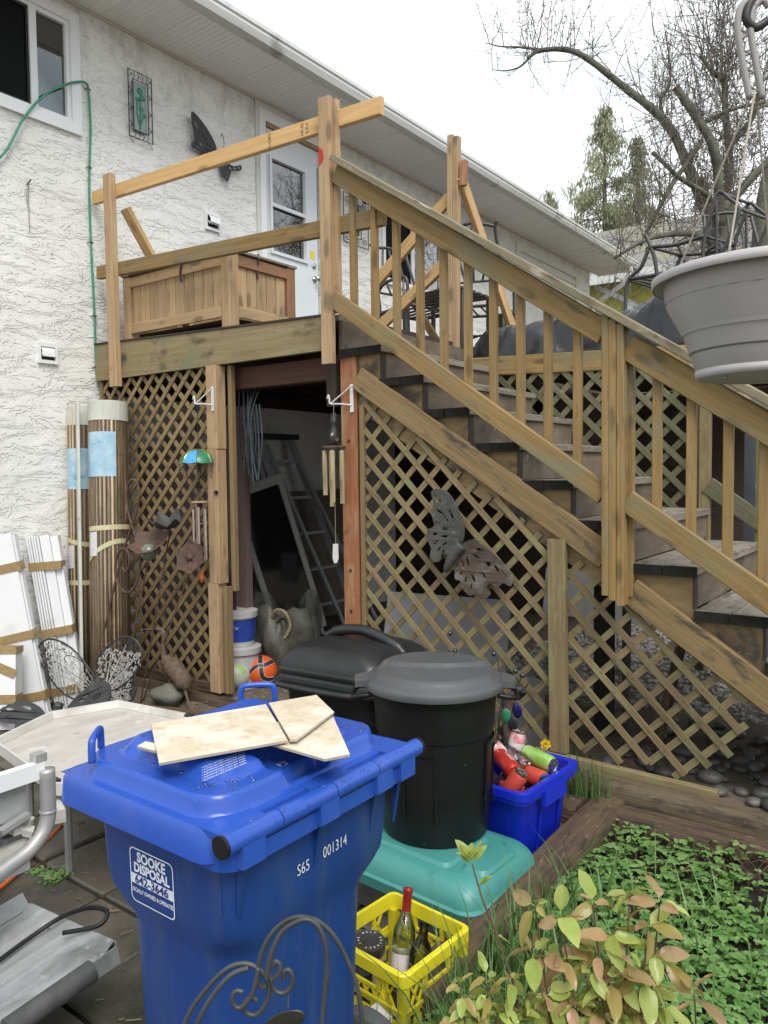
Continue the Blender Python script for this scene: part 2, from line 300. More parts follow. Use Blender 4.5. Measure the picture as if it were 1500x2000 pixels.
galv = mat('galv', (.40, .41, .415), (.29, .30, .305), rough=.42, metal=.2, scale=6., dirt=[((.16, .16, .16), 3., .55, .72), ((.44, .44, .43), 16., .6, .7)])
tube_grey = mat('tube_grey', (.40, .40, .40), (.31, .31, .31), rough=.45, metal=.35, scale=6., dirt=[((.46, .44, .40), 7., .56, .7)])
rubber = mat('rubber', (.045, .046, .048), (.075, .075, .075), rough=.65, scale=16., dirt=[((.16, .16, .155), 8., .58, .72)])
tyre_m = mat('tyre_m', (.06, .06, .062), (.085, .085, .085), rough=.7, scale=18.)
red_cap = mat('red_cap', (.36, .025, .03), (.28, .02, .025), rough=.3, metal=.4, scale=30.)
can_red = mat('can_red', (.62, .045, .03), (.55, .035, .025), rough=.3, metal=.25)
can_green = mat('can_green', (.24, .52, .075), (.42, .66, .22), rough=.3, metal=.25, scale=11., dirt=[((.08, .22, .03), 34., .62, .68)])
can_coral = mat('can_coral', (.72, .10, .065), rough=.3, metal=.2)
can_dark = mat('can_dark', (.03, .028, .05), rough=.3, metal=.3)
can_pink = mat('can_pink', (.60, .10, .13), (.72, .70, .70), rough=.3, metal=.2, scale=22.)
daff = leafmat('daff', (.80, .60, .03), (.72, .50, .02), .05, .5, .3)
leaf_gc = leafmat('leaf_gc', (.11, .26, .058), (.31, .47, .17), .1, .42, .3, 16.)
leaf_gr = leafmat('leaf_gr', (.085, .19, .045), (.16, .28, .08), .2, .4, .3, 5.)
leaf_dry = mat('leaf_dry', (.30, .22, .11), (.20, .13, .06), rough=.8, scale=9.)
shrub_g = leafmat('shrub_g', (.34, .43, .09), (.48, .52, .17), .18, .3, .4, 14.)
shrub_p = leafmat('shrub_p', (.50, .28, .18), (.42, .33, .14), .16, .3, .38, 26.)
shrub_y = leafmat('shrub_y', (.40, .36, .09), (.40, .27, .11), .14, .3, .4, 22.)
stem_m = mat('stem_m', (.16, .075, .05), (.10, .05, .035), rough=.6, scale=30.)
water_m = glass('water_m', (.97, .97, .98), .0, 2.2)
yellow_wall = mat('yellow_wall', (.42, .40, .075), (.36, .34, .06), rough=.8, scale=3.)
roof_far = mat('roof_far', (.25, .24, .23), (.18, .175, .165), rough=.9, scale=8., dirt=[((.22, .21, .09), 1.3, .5, .64)])
lamp_em = mat('lamp_em', (.8, .7, .5), rough=.4, emit=(1.0, .78, .42, 3.2))
sticker_y = mat('sticker_y', (.80, .70, .05), rough=.5)
red_tape = mat('red_tape', (.55, .03, .03), rough=.5)
hook_w = mat('hook_w', (.70, .70, .66), rough=.4)
jar_dark = mat('jar_dark', (.02, .02, .022), (.04, .04, .04), rough=.35, scale=20.)
tan_pl = mat('tan_pl', (.42, .33, .24), rough=.5)
carton = mat('carton', (.62, .60, .58), (.55, .53, .5), rough=.7, scale=5.)
grey_pnl = mat('grey_pnl', (.30, .30, .30), (.25, .25, .25), rough=.8, scale=4.)

# ------------------------------------------------------------------ geometry helpers
WM = {}
class MB:
    """collects shapes into one mesh"""
    def __init__(s): s.v = []; s.f = []
    def add(s, vs, fs):
        k = len(s.v); s.v += [tuple(v) for v in vs]; s.f += [tuple(i+k for i in f) for f in fs]; return s
    def box(s, c, d, M=None):
        hx, hy, hz = d[0]/2, d[1]/2, d[2]/2
        vs = [V((x, y, z)) for x in (-hx, hx) for y in (-hy, hy) for z in (-hz, hz)]
        if M is not None: vs = [M @ v for v in vs]
        vs = [v + V(c) for v in vs]
        return s.add(vs, [(0, 1, 3, 2), (4, 6, 7, 5), (0, 4, 5, 1), (2, 3, 7, 6), (0, 2, 6, 4), (1, 5, 7, 3)])
    def b2(s, a, b): return s.box([(a[i]+b[i])/2 for i in range(3)], [abs(b[i]-a[i]) for i in range(3)])
    def tube(s, pts, r, n=8, caps=True):
        pts = [V(p) for p in pts]; rr = r if isinstance(r, (list, tuple)) else [r]*len(pts)
        prev = None; vs = []; fs = []
        for i, p in enumerate(pts):
            t = (pts[min(i+1, len(pts)-1)] - pts[max(i-1, 0)])
            if t.length < 1e-9: t = V((0, 0, 1))
            t.normalize()
            if prev is None:
                a = V((0, 0, 1)) if abs(t.z) < .9 else V((1, 0, 0)); x = t.cross(a).normalized()
            else:
                x = (prev - t*prev.dot(t))
                x = x.normalized() if x.length > 1e-6 else t.orthogonal().normalized()
            prev = x; y = t.cross(x)
            for k in range(n):
                a = 2*math.pi*k/n; vs.append(p + (x*math.cos(a)+y*math.sin(a))*rr[i])
        for i in range(len(pts)-1):
            for k in range(n):
                fs.append((i*n+k, i*n+(k+1) % n, (i+1)*n+(k+1) % n, (i+1)*n+k))
        if caps: fs.append(tuple(range(n))[::-1]); fs.append(tuple(range((len(pts)-1)*n, len(pts)*n)))
        return s.add(vs, fs)
    def lathe(s, prof, c=(0, 0, 0), n=32, M=None, capb=True, capt=True):
        vs = []; fs = []
        for (r, z) in prof:
            for k in range(n):
                a = 2*math.pi*k/n; p = V((r*math.cos(a), r*math.sin(a), z))
                vs.append((M @ p if M is not None else p) + V(c))
        for i in range(len(prof)-1):
            for k in range(n): fs.append((i*n+k, i*n+(k+1) % n, (i+1)*n+(k+1) % n, (i+1)*n+k))
        if capb: fs.append(tuple(range(n))[::-1])
        if capt: fs.append(tuple(range((len(prof)-1)*n, len(prof)*n)))
        return s.add(vs, fs)
    def ball(s, c, r, n=16, sc=(1, 1, 1), M=None):
        m_ = n//2; prof = [(max(1e-4, math.sin(math.pi*i/m_)), -math.cos(math.pi*i/m_)) for i in range(m_+1)]
        vs = []; fs = []
        for (a, z) in prof:
            for k in range(n):
                t = 2*math.pi*k/n; p = V((a*math.cos(t)*r*sc[0], a*math.sin(t)*r*sc[1], z*r*sc[2]))
                vs.append((M @ p if M is not None else p)+V(c))
        for i in range(m_):
            for k in range(n): fs.append((i*n+k, i*n+(k+1) % n, (i+1)*n+(k+1) % n, (i+1)*n+k))
        return s.add(vs, fs)
    def prism(s, poly, d):
        """poly: 3D points of one face, extruded by vector d"""
        n = len(poly); a = [V(p) for p in poly]; b = [p+V(d) for p in a]
        fs = [tuple(range(n))[::-1], tuple(range(n, 2*n))] + [(i, (i+1) % n, n+(i+1) % n, n+i) for i in range(n)]
        return s.add(a+b, fs)
    def loft(s, rings, capb=True, capt=True):
        n = len(rings[0]); vs = [p for r_ in rings for p in r_]; fs = []
        for i in range(len(rings)-1):
            for k in range(n): fs.append((i*n+k, i*n+(k+1) % n, (i+1)*n+(k+1) % n, (i+1)*n+k))
        if capb: fs.append(tuple(range(n))[::-1])
        if capt: fs.append(tuple(range((len(rings)-1)*n, len(rings)*n)))
        return s.add(vs, fs)
    def grid(s, P):
        h, w = len(P), len(P[0]); vs = [p for r_ in P for p in r_]
        return s.add(vs, [(i*w+j, i*w+j+1, (i+1)*w+j+1, (i+1)*w+j) for i in range(h-1) for j in range(w-1)])
    def mesh(s, name, smooth=False):
        me = bpy.data.meshes.new(name); me.from_pydata(s.v, [], s.f)
        bm = bmesh.new(); bm.from_mesh(me); bmesh.ops.recalc_face_normals(bm, faces=bm.faces); bm.to_mesh(me); bm.free()
        if smooth: me.shade_smooth()
        return me
    def build(s, name, mt, parent=None, smooth=False, auto=None, mtx=None):
        return link(name, s.mesh(name, smooth or auto is not None), mt, parent, mtx, auto)

def link(name, me, mt=None, parent=None, mtx=None, auto=None):
    if mt is not None and len(me.materials) == 0: me.materials.append(mt)
    o = bpy.data.objects.new(name, me); COL.objects.link(o)
    mtx = mtx or Matrix.Identity(4)
    if parent is not None: o.parent = parent; o.matrix_parent_inverse = WM[parent].inverted()
    o.matrix_basis = mtx; WM[o] = mtx.copy()
    if auto is not None: sharp(me, auto)
    return o
def sharp(me, deg):
    bm = bmesh.new(); bm.from_mesh(me)
    for e in bm.edges:
        if len(e.link_faces) == 2 and e.calc_face_angle(0) > R(deg): e.smooth = False
    bm.to_mesh(me); bm.free()
def tag(o, label, cat, group=None, kind=None):
    if label: o['label'] = label
    if cat: o['category'] = cat
    if group: o['group'] = group
    if kind: o['kind'] = kind
    return o
def thing(name, label, cat, loc, group=None):
    o = bpy.data.objects.new(name, None); COL.objects.link(o); o.location = loc; o.empty_display_size = .1
    WM[o] = Matrix.Translation(V(loc)); return tag(o, label, cat, group)
def struct(o): o['kind'] = 'structure'; return o
def stuff(o): o['kind'] = 'stuff'; return o
def rrect(x0, x1, y0, y1, r, z, n=5, M=None, radii=None):
    pts = []; rs = radii or (r, r, r, r)
    for (cx, cy, a0, rr) in ((x1-rs[0], y1-rs[0], 0, rs[0]), (x0+rs[1], y1-rs[1], 90, rs[1]), (x0+rs[2], y0+rs[2], 180, rs[2]), (x1-rs[3], y0+rs[3], 270, rs[3])):
        for k in range(n+1):
            a = R(a0+90*k/n); p = V((cx+rr*math.cos(a), cy+rr*math.sin(a), z)); pts.append(M @ p if M is not None else p)
    return pts
BC = {}
def board(name, p0, p1, w, t, mt, parent, up=(0, 0, 1), ch=.003, ext=0., share=True):
    """plank: local X along p0->p1, w along 'up', t across; long edges eased"""
    p0, p1 = V(p0), V(p1); d = p1-p0; Ln = d.length + 2*ext; x = d.normalized(); z = V(up); z = (z - x*z.dot(x)).normalized(); y = z.cross(x)
    key = (round(Ln, 3), round(w, 4), round(t, 4), mt.name, ch)
    if key not in BC:
        a, b = t/2, w/2; c = ch
        sec = [(-a+c, -b), (a-c, -b), (a, -b+c), (a, b-c), (a-c, b), (-a+c, b), (-a, b-c), (-a, -b+c)] if c else [(-a, -b), (a, -b), (a, b), (-a, b)]
        n = len(sec); vs = [(sx*Ln/2, q[0], q[1]) for sx in (-1, 1) for q in sec]
        fs = [tuple(range(n)), tuple(range(n, 2*n))[::-1]]+[(i, n+i, n+(i+1) % n, (i+1) % n) for i in range(n)]
        mb = MB(); mb.add(vs, fs); me = mb.mesh(name); me.materials.append(mt); BC[key] = me
    M = Matrix((( x.x, y.x, z.x, 0), (x.y, y.y, z.y, 0), (x.z, y.z, z.z, 0), (0, 0, 0, 1))); M.translation = (p0+p1)/2
    return link(name, BC[key], mt, parent, M)
def clip(p, d, poly):
    """clip the line p+t*d to a convex polygon given as (x,z) points, counter-clockwise"""
    t0, t1 = -1e9, 1e9
    for i in range(len(poly)):
        a = poly[i]; b = poly[(i+1) % len(poly)]; nx, nz = -(b[1]-a[1]), b[0]-a[0]
        den = d[0]*nx+d[1]*nz; num = (p[0]-a[0])*nx+(p[1]-a[1])*nz
        if abs(den) < 1e-9:
            if num < 0: return None
            continue
        t = -num/den
        if den > 0: t0 = max(t0, t)
        else: t1 = min(t1, t)
    return (t0, t1) if t1-t0 > .06 else None
def lattice(poly, y, front, mt, parent, step=.095, w=.037, th=.007, jit=.004, rng=random, skip=()):
    """two layers of diagonal slats clipped to a convex outline in the plane Y=y"""
    xs = [q[0] for q in poly]; zs = [q[1] for q in poly]; cx, cz = (min(xs)+max(xs))/2, (min(zs)+max(zs))/2
    c = math.sqrt(.5); k = 0; nl_ = MB()
    for i in range(-40, 41):
        for j in range(-40, 41):
            p = (cx+c*step*(-front*i+front*j), cz+c*step*(i+j)) if True else None
            if all((p[0]-a[0])*-(b[1]-a[1])+(p[1]-a[1])*(b[0]-a[0]) > .012 for a, b in zip(poly, poly[1:]+poly[:1])) and rng.random() < .8:
                q = V((p[0]+rng.uniform(-.006, .006), y-th/2-.0006, p[1]+rng.uniform(-.006, .006))); nl_.prism([q+V((.0026*math.cos(t), 0, .0026*math.sin(t))) for t in (0, 1.05, 2.1, 3.14, 4.19, 5.24)], (0, -.0008, 0))
    if nl_.v: stuff(nl_.build('nail_heads', metal_blk, parent))
    for lay, sg in enumerate((front, -front)):
        d = (c, c*sg); nrm = (-d[1], d[0]); yy = y + (0 if lay == 0 else th+.001)
        for i in range(-40, 41):
            p = (cx+nrm[0]*step*i, cz+nrm[1]*step*i); q = clip(p, d, poly)
            if not q: continue
            k += 1
            if k in skip: continue
            a, b = q[0]+rng.uniform(-jit, jit), q[1]+rng.uniform(-jit, jit)
            oz = rng.uniform(-.003, .003)
            board('slat', (p[0]+d[0]*a, yy, p[1]+d[1]*a+oz), (p[0]+d[0]*b, yy, p[1]+d[1]*b+oz), w, th, mt, parent, up=(nrm[0], 0, nrm[1]), ch=0)
def text(body, size, mtx, mt, parent, bold=.0, name='lettering', align='CENTER', sx=1.0):
    cu = bpy.data.curves.new('lettering', 'FONT'); cu.body = body; cu.size = size; cu.align_x = align; cu.align_y = 'CENTER'; cu.offset = bold; cu.resolution_u = 3
    cu.fill_mode = 'FRONT' if hasattr(cu, 'fill_mode') else cu.fill_mode
    o = bpy.data.objects.new('tmp', cu); me = bpy.data.meshes.new_from_object(o); bpy.data.objects.remove(o); bpy.data.curves.remove(cu)
    for v in me.vertices: v.co.x *= sx
    me.materials.clear(); return link(name, me, mt, parent, mtx)
def frame(o, x, y, z=None):
    """matrix from origin and axes"""
    x = V(x).normalized(); y = V(y); y = (y-x*y.dot(x)).normalized(); z = x.cross(y)
    M = Matrix(((x.x, y.x, z.x, 0), (x.y, y.y, z.y, 0), (x.z, y.z, z.z, 0), (0, 0, 0, 1))); M.translation = V(o); return M
def cat(pts, n=6):
    """smooth curve through points"""
    P = [V(p) for p in pts]; out = []
    for i in range(len(P)-1):
        a, b, c, d = P[max(i-1, 0)], P[i], P[i+1], P[min(i+2, len(P)-1)]
        for k in range(n):
            t = k/n; out.append(.5*((2*b)+(c-a)*t+(2*a-5*b+4*c-d)*t*t+(3*b-a-3*c+d)*t*t*t))
    return out+[P[-1]]
def stones(n, area, zf, r0, r1, flat=.6, seed=1, shade=None):
    """scatter of small lumpy stones as one mesh (numpy)"""
    g = np.random.default_rng(seed); ico = bmesh.new(); bmesh.ops.create_icosphere(ico, subdivisions=1, radius=1)
    bv = np.array([v.co[:] for v in ico.verts]); bf = np.array([[v.index for v in f.verts] for f in ico.faces]); ico.free()
    xs = g.uniform(area[0], area[1], n); ys = g.uniform(area[2], area[3], n); rr = g.uniform(r0, r1, n)
    sc = np.stack([g.uniform(.7, 1.3, n), g.uniform(.7, 1.3, n), g.uniform(flat*.8, flat*1.2, n)], 1)*rr[:, None]
    ang = g.uniform(0, 6.28, n); vs = bv[None]*sc[:, None, :]*g.uniform(.85, 1.15, (n, len(bv), 1))
    c, s_ = np.cos(ang)[:, None], np.sin(ang)[:, None]; x = vs[:, :, 0]*c-vs[:, :, 1]*s_; y = vs[:, :, 0]*s_+vs[:, :, 1]*c
    zz = np.array([zf(a, b) for a, b in zip(xs, ys)])
    vs = np.stack([x+xs[:, None], y+ys[:, None], vs[:, :, 2]+zz[:, None]+rr[:, None]*flat*.5], 2).reshape(-1, 3)
    fs = (bf[None]+(np.arange(n)*len(bv))[:, None, None]).reshape(-1, 3)
    me = bpy.data.meshes.new('stones'); me.from_pydata(vs.tolist(), [], fs.tolist()); return me

# ------------------------------------------------------------------ ground
def gz(x, y):
    """terrain height: yard low, raised soil under deck and stairs"""
    t = min(1, max(0, (y+.42)/.30)); b = -.17 + t*.19
    if x > 3.6: b += t*.07*min(1, (x-3.6)/.4)
    return b
NX, NY = 90, 110
gx = np.concatenate([np.linspace(-60, -2, 10), np.linspace(-1.5, 7, NX-20), np.linspace(8, 60, 10)])
gy = np.concatenate([np.linspace(-40, -5, 8), np.linspace(-4.6, 6, NY-20), np.linspace(7, 120, 12)])
P = [[(x, y, gz(x, y)+random.uniform(-.006, .006)-(0.02 if y < -.35 and x < 4.2 else 0)) for x in gx] for y in gy]
g = MB().grid(P).build('ground', dirt_m, smooth=True); struct(g); g['label'] = 'bare brown dirt ground under the deck and stairs'
patio = struct(MB().b2((-.5, -6, -.30), (4.08, -.42, -.172)).build('patio', soil)); patio['label'] = 'dark joints and bed beneath the wet concrete pavers'
pg = .016
_pv = []
xs = [-.5+i*.447 for i in range(11)]; ys = [-.44-i*.447 for i in range(13)]
for i in range(len(xs)-1):
    for j in range(len(ys)-1):
        x0, x1, y1, y0 = xs[i]+pg/2, min(xs[i+1]-pg/2, 4.07), ys[j]-pg/2, ys[j+1]+pg/2
        if x1-x0 < .1: continue
        dz = random.uniform(-.006, .006); tl = random.uniform(-.006, .006); c = .008
        mb = MB(); z = -.150+dz
        mb.loft([rrect(x0, x1, y0, y1, .012, -.19, 2), rrect(x0, x1, y0, y1, .012, z-c, 2), rrect(x0+c, x1-c, y0+c, y1-c, .012, z, 2)])
        mb.v = [(a, b, q+tl*(a-x0)) for a, b, q in mb.v]
        mb.build('paver', paver_m, patio)
# garden bed on the right
bed = MB(); P = []
for y in np.linspace(-4.2, -.2, 60):
    P.append([(x, y, -.085+.02*math.sin(x*7+y*3)+random.uniform(-.012, .012)+max(0, (y+.55))*.25) for x in np.linspace(4.14, 6.4, 36)])
bed = struct(bed.grid(P).build('garden_bed', soil, smooth=True)); bed['label'] = 'dark moist soil of the planted bed by the stairs'

# ------------------------------------------------------------------ house
house = thing('house', 'white stuccoed house with deep soffit and gutter along the eave', 'house', (0, 0, 0))
Y0, Y1, ZS = -3.4, 9.86, 5.035
holes = [(-1.55, -.17, 4.15, 4.88), (1.83, 2.62, 2.55, 4.86), (3.72, 4.95, 3.75, 4.62)]
def wall_rects(y0, y1, z0, z1, hs):
    ycut = sorted({y0, y1, *[h[0] for h in hs], *[h[1] for h in hs]}); zc = sorted({z0, z1, *[h[2] for h in hs], *[h[3] for h in hs]}); out = []
    for a, b in zip(ycut, ycut[1:]):
        run = None
        for c, d in zip(zc, zc[1:]):
            inside = any(h[0] <= a and b <= h[1] and h[2] <= c and d <= h[3] for h in hs)
            if inside:
                if run: out.append((a, b, *run)); run = None
            else: run = (run[0], d) if run else (c, d)
        if run: out.append((a, b, *run))
    return out
mb = MB()
for a, b, c, d in wall_rects(Y0, Y1, -.3, 5.3, holes): mb.b2((-.22, a, c), (0, b, d))
wall = mb.build('wall', MATS['stucco'], house)
MB().b2((-6, Y1-.2, -.3), (-.221, Y1, 5.3)).build('end_wall', MATS['stucco'], house)
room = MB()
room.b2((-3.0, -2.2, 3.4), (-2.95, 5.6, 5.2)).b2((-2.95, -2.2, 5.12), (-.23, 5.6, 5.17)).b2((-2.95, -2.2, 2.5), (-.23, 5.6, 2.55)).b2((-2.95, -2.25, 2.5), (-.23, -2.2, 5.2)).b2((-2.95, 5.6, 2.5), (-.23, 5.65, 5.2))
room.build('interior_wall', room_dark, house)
# eave: soffit panels, fascia, gutter, roof, downspout
y = Y0; k = 0
while y < Y1+.3:
    w = .437; mb = MB(); n = 8
    mb.b2((.003, y+.003, ZS+.001), (.655, min(y+w-.003, Y1+.42), ZS+.012))
    p = mb.build('soffit_panel', white_soffit, house)
    ribs = MB()
    for q in range(1, 9):
        yy = y+q*w/9
        if yy < Y1+.4: ribs.b2((.012, yy-.006, ZS-.0025), (.648, yy+.006, ZS+.0005))
    if ribs.v: ribs.build('rib', white_soffit, p)
    MB().b2((.005, y-.008, ZS-.006), (.652, y+.0025, ZS-.0005)).build('joint_strip', white_soffit, p)
    y += w; k += 1
MB().b2((.002, Y0, ZS-.016), (.022, Y1, ZS-.004)).build('soffit_trim', paint_trim, house)
prof = [(.658, ZS-.01), (.658, ZS+.14), (.672, ZS+.14), (.672, ZS+.025), (.70, ZS+.012), (.725, ZS+.02), (.742, ZS+.06), (.738, ZS+.085), (.752, ZS+.10), (.752, ZS+.125), (.758, ZS+.125), (.760, ZS+.092), (.747, ZS+.08), (.752, ZS+.058), (.734, ZS+.005), (.70, ZS-.006), (.66, ZS-.012)]
MB().prism([(a, Y0, z) for a, z in prof], (0, Y1+.42-Y0, 0)).build('gutter', gutter_m, house)
MB().prism([(.69, Y0, ZS+.15), (.69, Y0, ZS+.165), (-5, Y0, ZS+2.1), (-5, Y0, ZS+2.08)], (0, Y1+.45-Y0, 0)).build('roof', roof_m, house)
MB().b2((.0, Y1+.40, ZS), (.66, Y1+.425, ZS+.16)).build('fascia_end', gutter_m, house)
ds = MB(); ds.tube([(.70, 9.95, ZS), (.70, 9.95, ZS-.20), (.10, 9.80, ZS-.62), (.06, 9.80, ZS-.9), (.06, 9.80, .2)], .045, 4); ds.build('downspout', gutter_m, house)
# windows
def window(y0, y1, z0, z1, tw, panes, nm='window', extra=None):
    f = MB(); d = .03
    f.b2((.002, y0-tw, z0-tw), (d, y0, z1+tw)).b2((.002, y1, z0-tw), (d, y1+tw, z1+tw)).b2((.002, y0, z0-tw), (d-.002, y1, z0)).b2((.002, y0, z1), (d-.002, y1, z1+tw))
    w = f.build(nm, white_pvc, house)
    for (a, b, fr, scr) in panes:
        s_ = MB(); xi = -.045 if scr else -.035
        s_.b2((xi, a, z0), (.012, a+fr, z1)).b2((xi, b-fr, z0), (.012, b, z1)).b2((xi, a+fr, z0), (.010, b-fr, z0+fr)).b2((xi, a+fr, z1-fr), (.010, b-fr, z1))
        s_.build('sash', white_pvc, w)
        MB().b2((-.022, a+fr, z0+fr), (-.018, b-fr, z1-fr)).build('pane', glass_m, w)
        if scr:
            q = MB(); q.b2((-.010, a+fr, z0+fr), (-.004, a+fr+.018, z1-fr)).b2((-.010, b-fr-.018, z0+fr), (-.004, b-fr, z1-fr)).b2((-.010, a+fr, z0+fr), (-.005, b-fr, z0+fr+.018)).b2((-.010, a+fr, z1-fr-.018), (-.005, b-fr, z1-fr))
            q.build('screen_frame', screen_m, w)
            MB().b2((-.0165, a+fr, z0+fr), (-.0155, b-fr, z1-fr)).build('screen', glass('screen_mesh', (.10, .10, .105), .5, .3) if 'screen_mesh' not in MATS else MATS['screen_mesh'], w)
    return w
window(-1.55, -.17, 4.15, 4.88, .075, [(-1.55, -.455, .022, True), (-.455, -.17, .030, False)])
w2 = window(3.72, 4.95, 3.75, 4.62, .05, [(3.72, 4.30, .03, True), (4.30, 4.95, .03, False)])
MB().b2((-.9, -1.6, 4.1), (-.86, -.3, 4.60)).build('roller_blind', mat('blind', (.55, .56, .58), rough=.8), house)
# far painted window frame near the end of the wall
f = MB().b2((.002, 7.0, 4.80), (.03, 9.3, 4.92)).b2((.002, 7.0, 3.2), (.03, 7.12, 4.80)).b2((.002, 9.18, 3.2), (.03, 9.3, 4.80)).b2((.002, 7.12, 4.68), (.02, 9.18, 4.76)).build('far_window', paint_trim, house)
MB().b2((.002, 7.12, 3.2), (.010, 9.18, 4.68)).build('panel', mat('pale_panel', (.60, .60, .57), rough=.5), f)
f2 = MB().b2((.002, 6.2, 3.0), (.035, 6.26, 3.75)).b2((.002, 6.9, 3.0), (.035, 6.96, 3.75)).build('low_window', white_pvc, house)
MB().b2((.002, 6.26, 3.0), (.012, 6.9, 3.75)).build('pane', dark_glass, f2)
# entry door
dr = thing('x', None, None, (0, 0, 0)); bpy.data.objects.remove(dr)
D0, D1, DZ0, DZ1 = 1.83, 2.62, 2.55, 4.86
fr = MB().b2((.002, D0-.075, DZ0), (.03, D0, DZ1+.10)).b2((.002, D1, DZ0), (.03, D1+.075, DZ1+.10)).b2((.002, D0, DZ1), (.028, D1, DZ1+.10)).build('door_frame', white_pvc, house)
MB().b2((-.06, D0, DZ0), (.012, D0+.022, DZ1)).b2((-.06, D0+.022, DZ1-.03), (.010, D1, DZ1)).build('jamb', wood_post, fr)
MB().b2((.004, D0-.115, DZ0), (.016, D0-.076, DZ1+.16)).b2((.004, D0-.115, DZ1+.101), (.0155, D1+.08, DZ1+.16)).build('bare_strip', paint_trim, fr)
dz1 = 4.66; gl0, gl1, gz0, gz1 = 1.93, 2.40, 3.68, 4.55
door = MB()
for a, b, c, d in wall_rects(D0+.03, D1-.03, DZ0, dz1, [(gl0, gl1, gz0, gz1)]): door.b2((-.055, a, c), (-.012, b, d))
door = door.build('door', door_white, house)
MB().b2((-.05, D0+.024, dz1+.002), (-.02, D1, DZ1-.032)).build('transom_panel', door_white, fr)
lf = MB()
lf.b2((-.012, gl0-.03, gz0-.03), (.008, gl0, gz1+.03)).b2((-.012, gl1, gz0-.03), (.008, gl1+.03, gz1+.03)).b2((-.012, gl0, gz0-.03), (.007, gl1, gz0)).b2((-.012, gl0, gz1), (.007, gl1, gz1+.03)).b2((-.012, gl0, 4.10), (.006, gl1, 4.135))
lf.build('lite_frame', door_white, door)
MB().b2((-.034, gl0, gz0), (-.030, gl1, gz1)).build('pane', glass_m, door)
pn = MB()
for a, b in ((1.95, 2.16), (2.22, 2.42)): pn.b2((-.012, a, 2.75), (-.006, b, 3.55)); pn.b2((-.0061, a+.03, 2.79), (-.002, b-.03, 3.51))
pn.build('raised_panel', door_white, door)
kb = MB().lathe([(.032, 0), (.032, .008), (.012, .012), (.012, .035), (.026, .042), (.030, .058), (.024, .07), (.004, .074)], (-.01, 2.535, 3.52), 20, Euler((0, R(90), 0)).to_matrix())
kb.build('door_knob', chrome, door, smooth=True)
MB().lathe([(.030, 0), (.030, .012), (.02, .018), (.004, .02)], (-.01, 2.525, 3.655), 20, Euler((0, R(90), 0)).to_matrix()).build('deadbolt', chrome, door, auto=40)
MB().b2((-.011, 2.475, 3.72), (-.009, 2.545, 3.80)).build('sticker', sticker_y, door)
lamp = tag(MB().lathe([(.02, .06), (.15, .05), (.17, .03), (.14, -.015), (.08, -.045), (.01, -.055)], (-.75, 2.86, 4.40), 24).build('ceiling_lamp', lamp_em, smooth=True), 'glowing dome ceiling lamp seen through the glass of the white door', 'lamp')
# vents, hose, wall nail
def vent(y0, y1, z0, z1, label, louv):
    t_ = thing('dryer_vent', label, 'vent', (0, (y0+y1)/2, z0), 'vents on the stucco wall')
    w, h = y1-y0, z1-z0
    mb = MB().b2((.002, y0, z0), (.022, y0+.02, z1)).b2((.002, y1-.02, z0), (.022, y1, z1)).b2((.002, y0+.02, z0), (.021, y1-.02, z0+.025)).b2((.002, y0+.02, z1-.03), (.021, y1-.02, z1)); mb.build('flange', white_pvc, t_)
    MB().b2((.003, y0+.02, z0+.025), (.006, y1-.02, z1-.03)).build('opening', screen_m, t_)
    hood = []
    for k in range(7):
        a = R(90*k/6); hood.append([V((.004+.055*math.sin(a)*(1 if louv else .5), y, z1-.03-h*.45*(1-math.cos(a)))) for y in (y0+.025, y1-.025)])
    MB().grid(hood).build('hood', white_pvc, t_, smooth=True)
    MB().box((.02, (y0+y1)/2, z0+h*.42), (.006, w*.62, h*.22), Euler((0, R(-35), 0)).to_matrix()).build('flap', white_pvc, t_)
vent(1.085, 1.25, 3.68, 3.84, 'grey hooded vent on the wall above the planter box', True)
vent(-.495, -.345, 2.35, 2.50, 'small white vent with open flap low on the wall by the hose', False)
hp = [(.03, -1.0, 3.45), (.03, -.714, 3.741), (.04, -.559, 4.036), (.045, -.399, 4.253), (.045, -.22, 4.40), (.04, -.111, 4.462), (.03, -.05, 4.475), (.02, -.028, 4.43), (.018, -.018, 4.169), (.018, -.038, 3.857), (.018, -.047, 3.588), (.018, -.043, 3.205), (.018, -.033, 2.743), (.018, -.033, 2.353), (.02, -.01, 2.26), (.03, .03, 2.225)]
hose = tag(MB().tube(cat(hp, 8), .0085, 8).build('garden_cable', green_hose, smooth=True), 'thin green cable clipped down the white stucco wall', 'cable')
for z, y in ((4.44, -.03), (3.86, -.038), (3.30, -.045), (2.75, -.033), (2.36, -.033)):
    MB().tube([(.002, y-.02, z), (.03, y-.012, z+.004), (.032, y+.012, z+.002), (.002, y+.015, z-.004)], .004, 5).build('clip', copper, hose)
nl = thing('wall_nail_string', 'rusty nail with a short string hanging on the wall left of the green cable', 'nail', (.01, -.525, 3.6))
MB().tube([(.001, -.528, 3.60), (.04, -.518, 3.63)], .005, 6).build('nail', rust, nl)
MB().tube([(.025, -.524, 3.61), (.012, -.528, 3.5), (.008, -.523, 3.265)], .003, 5).tube([(.025, -.524, 3.61), (.010, -.540, 3.52), (.014, -.535, 3.46)], .003, 5).build('string', string_m, nl)

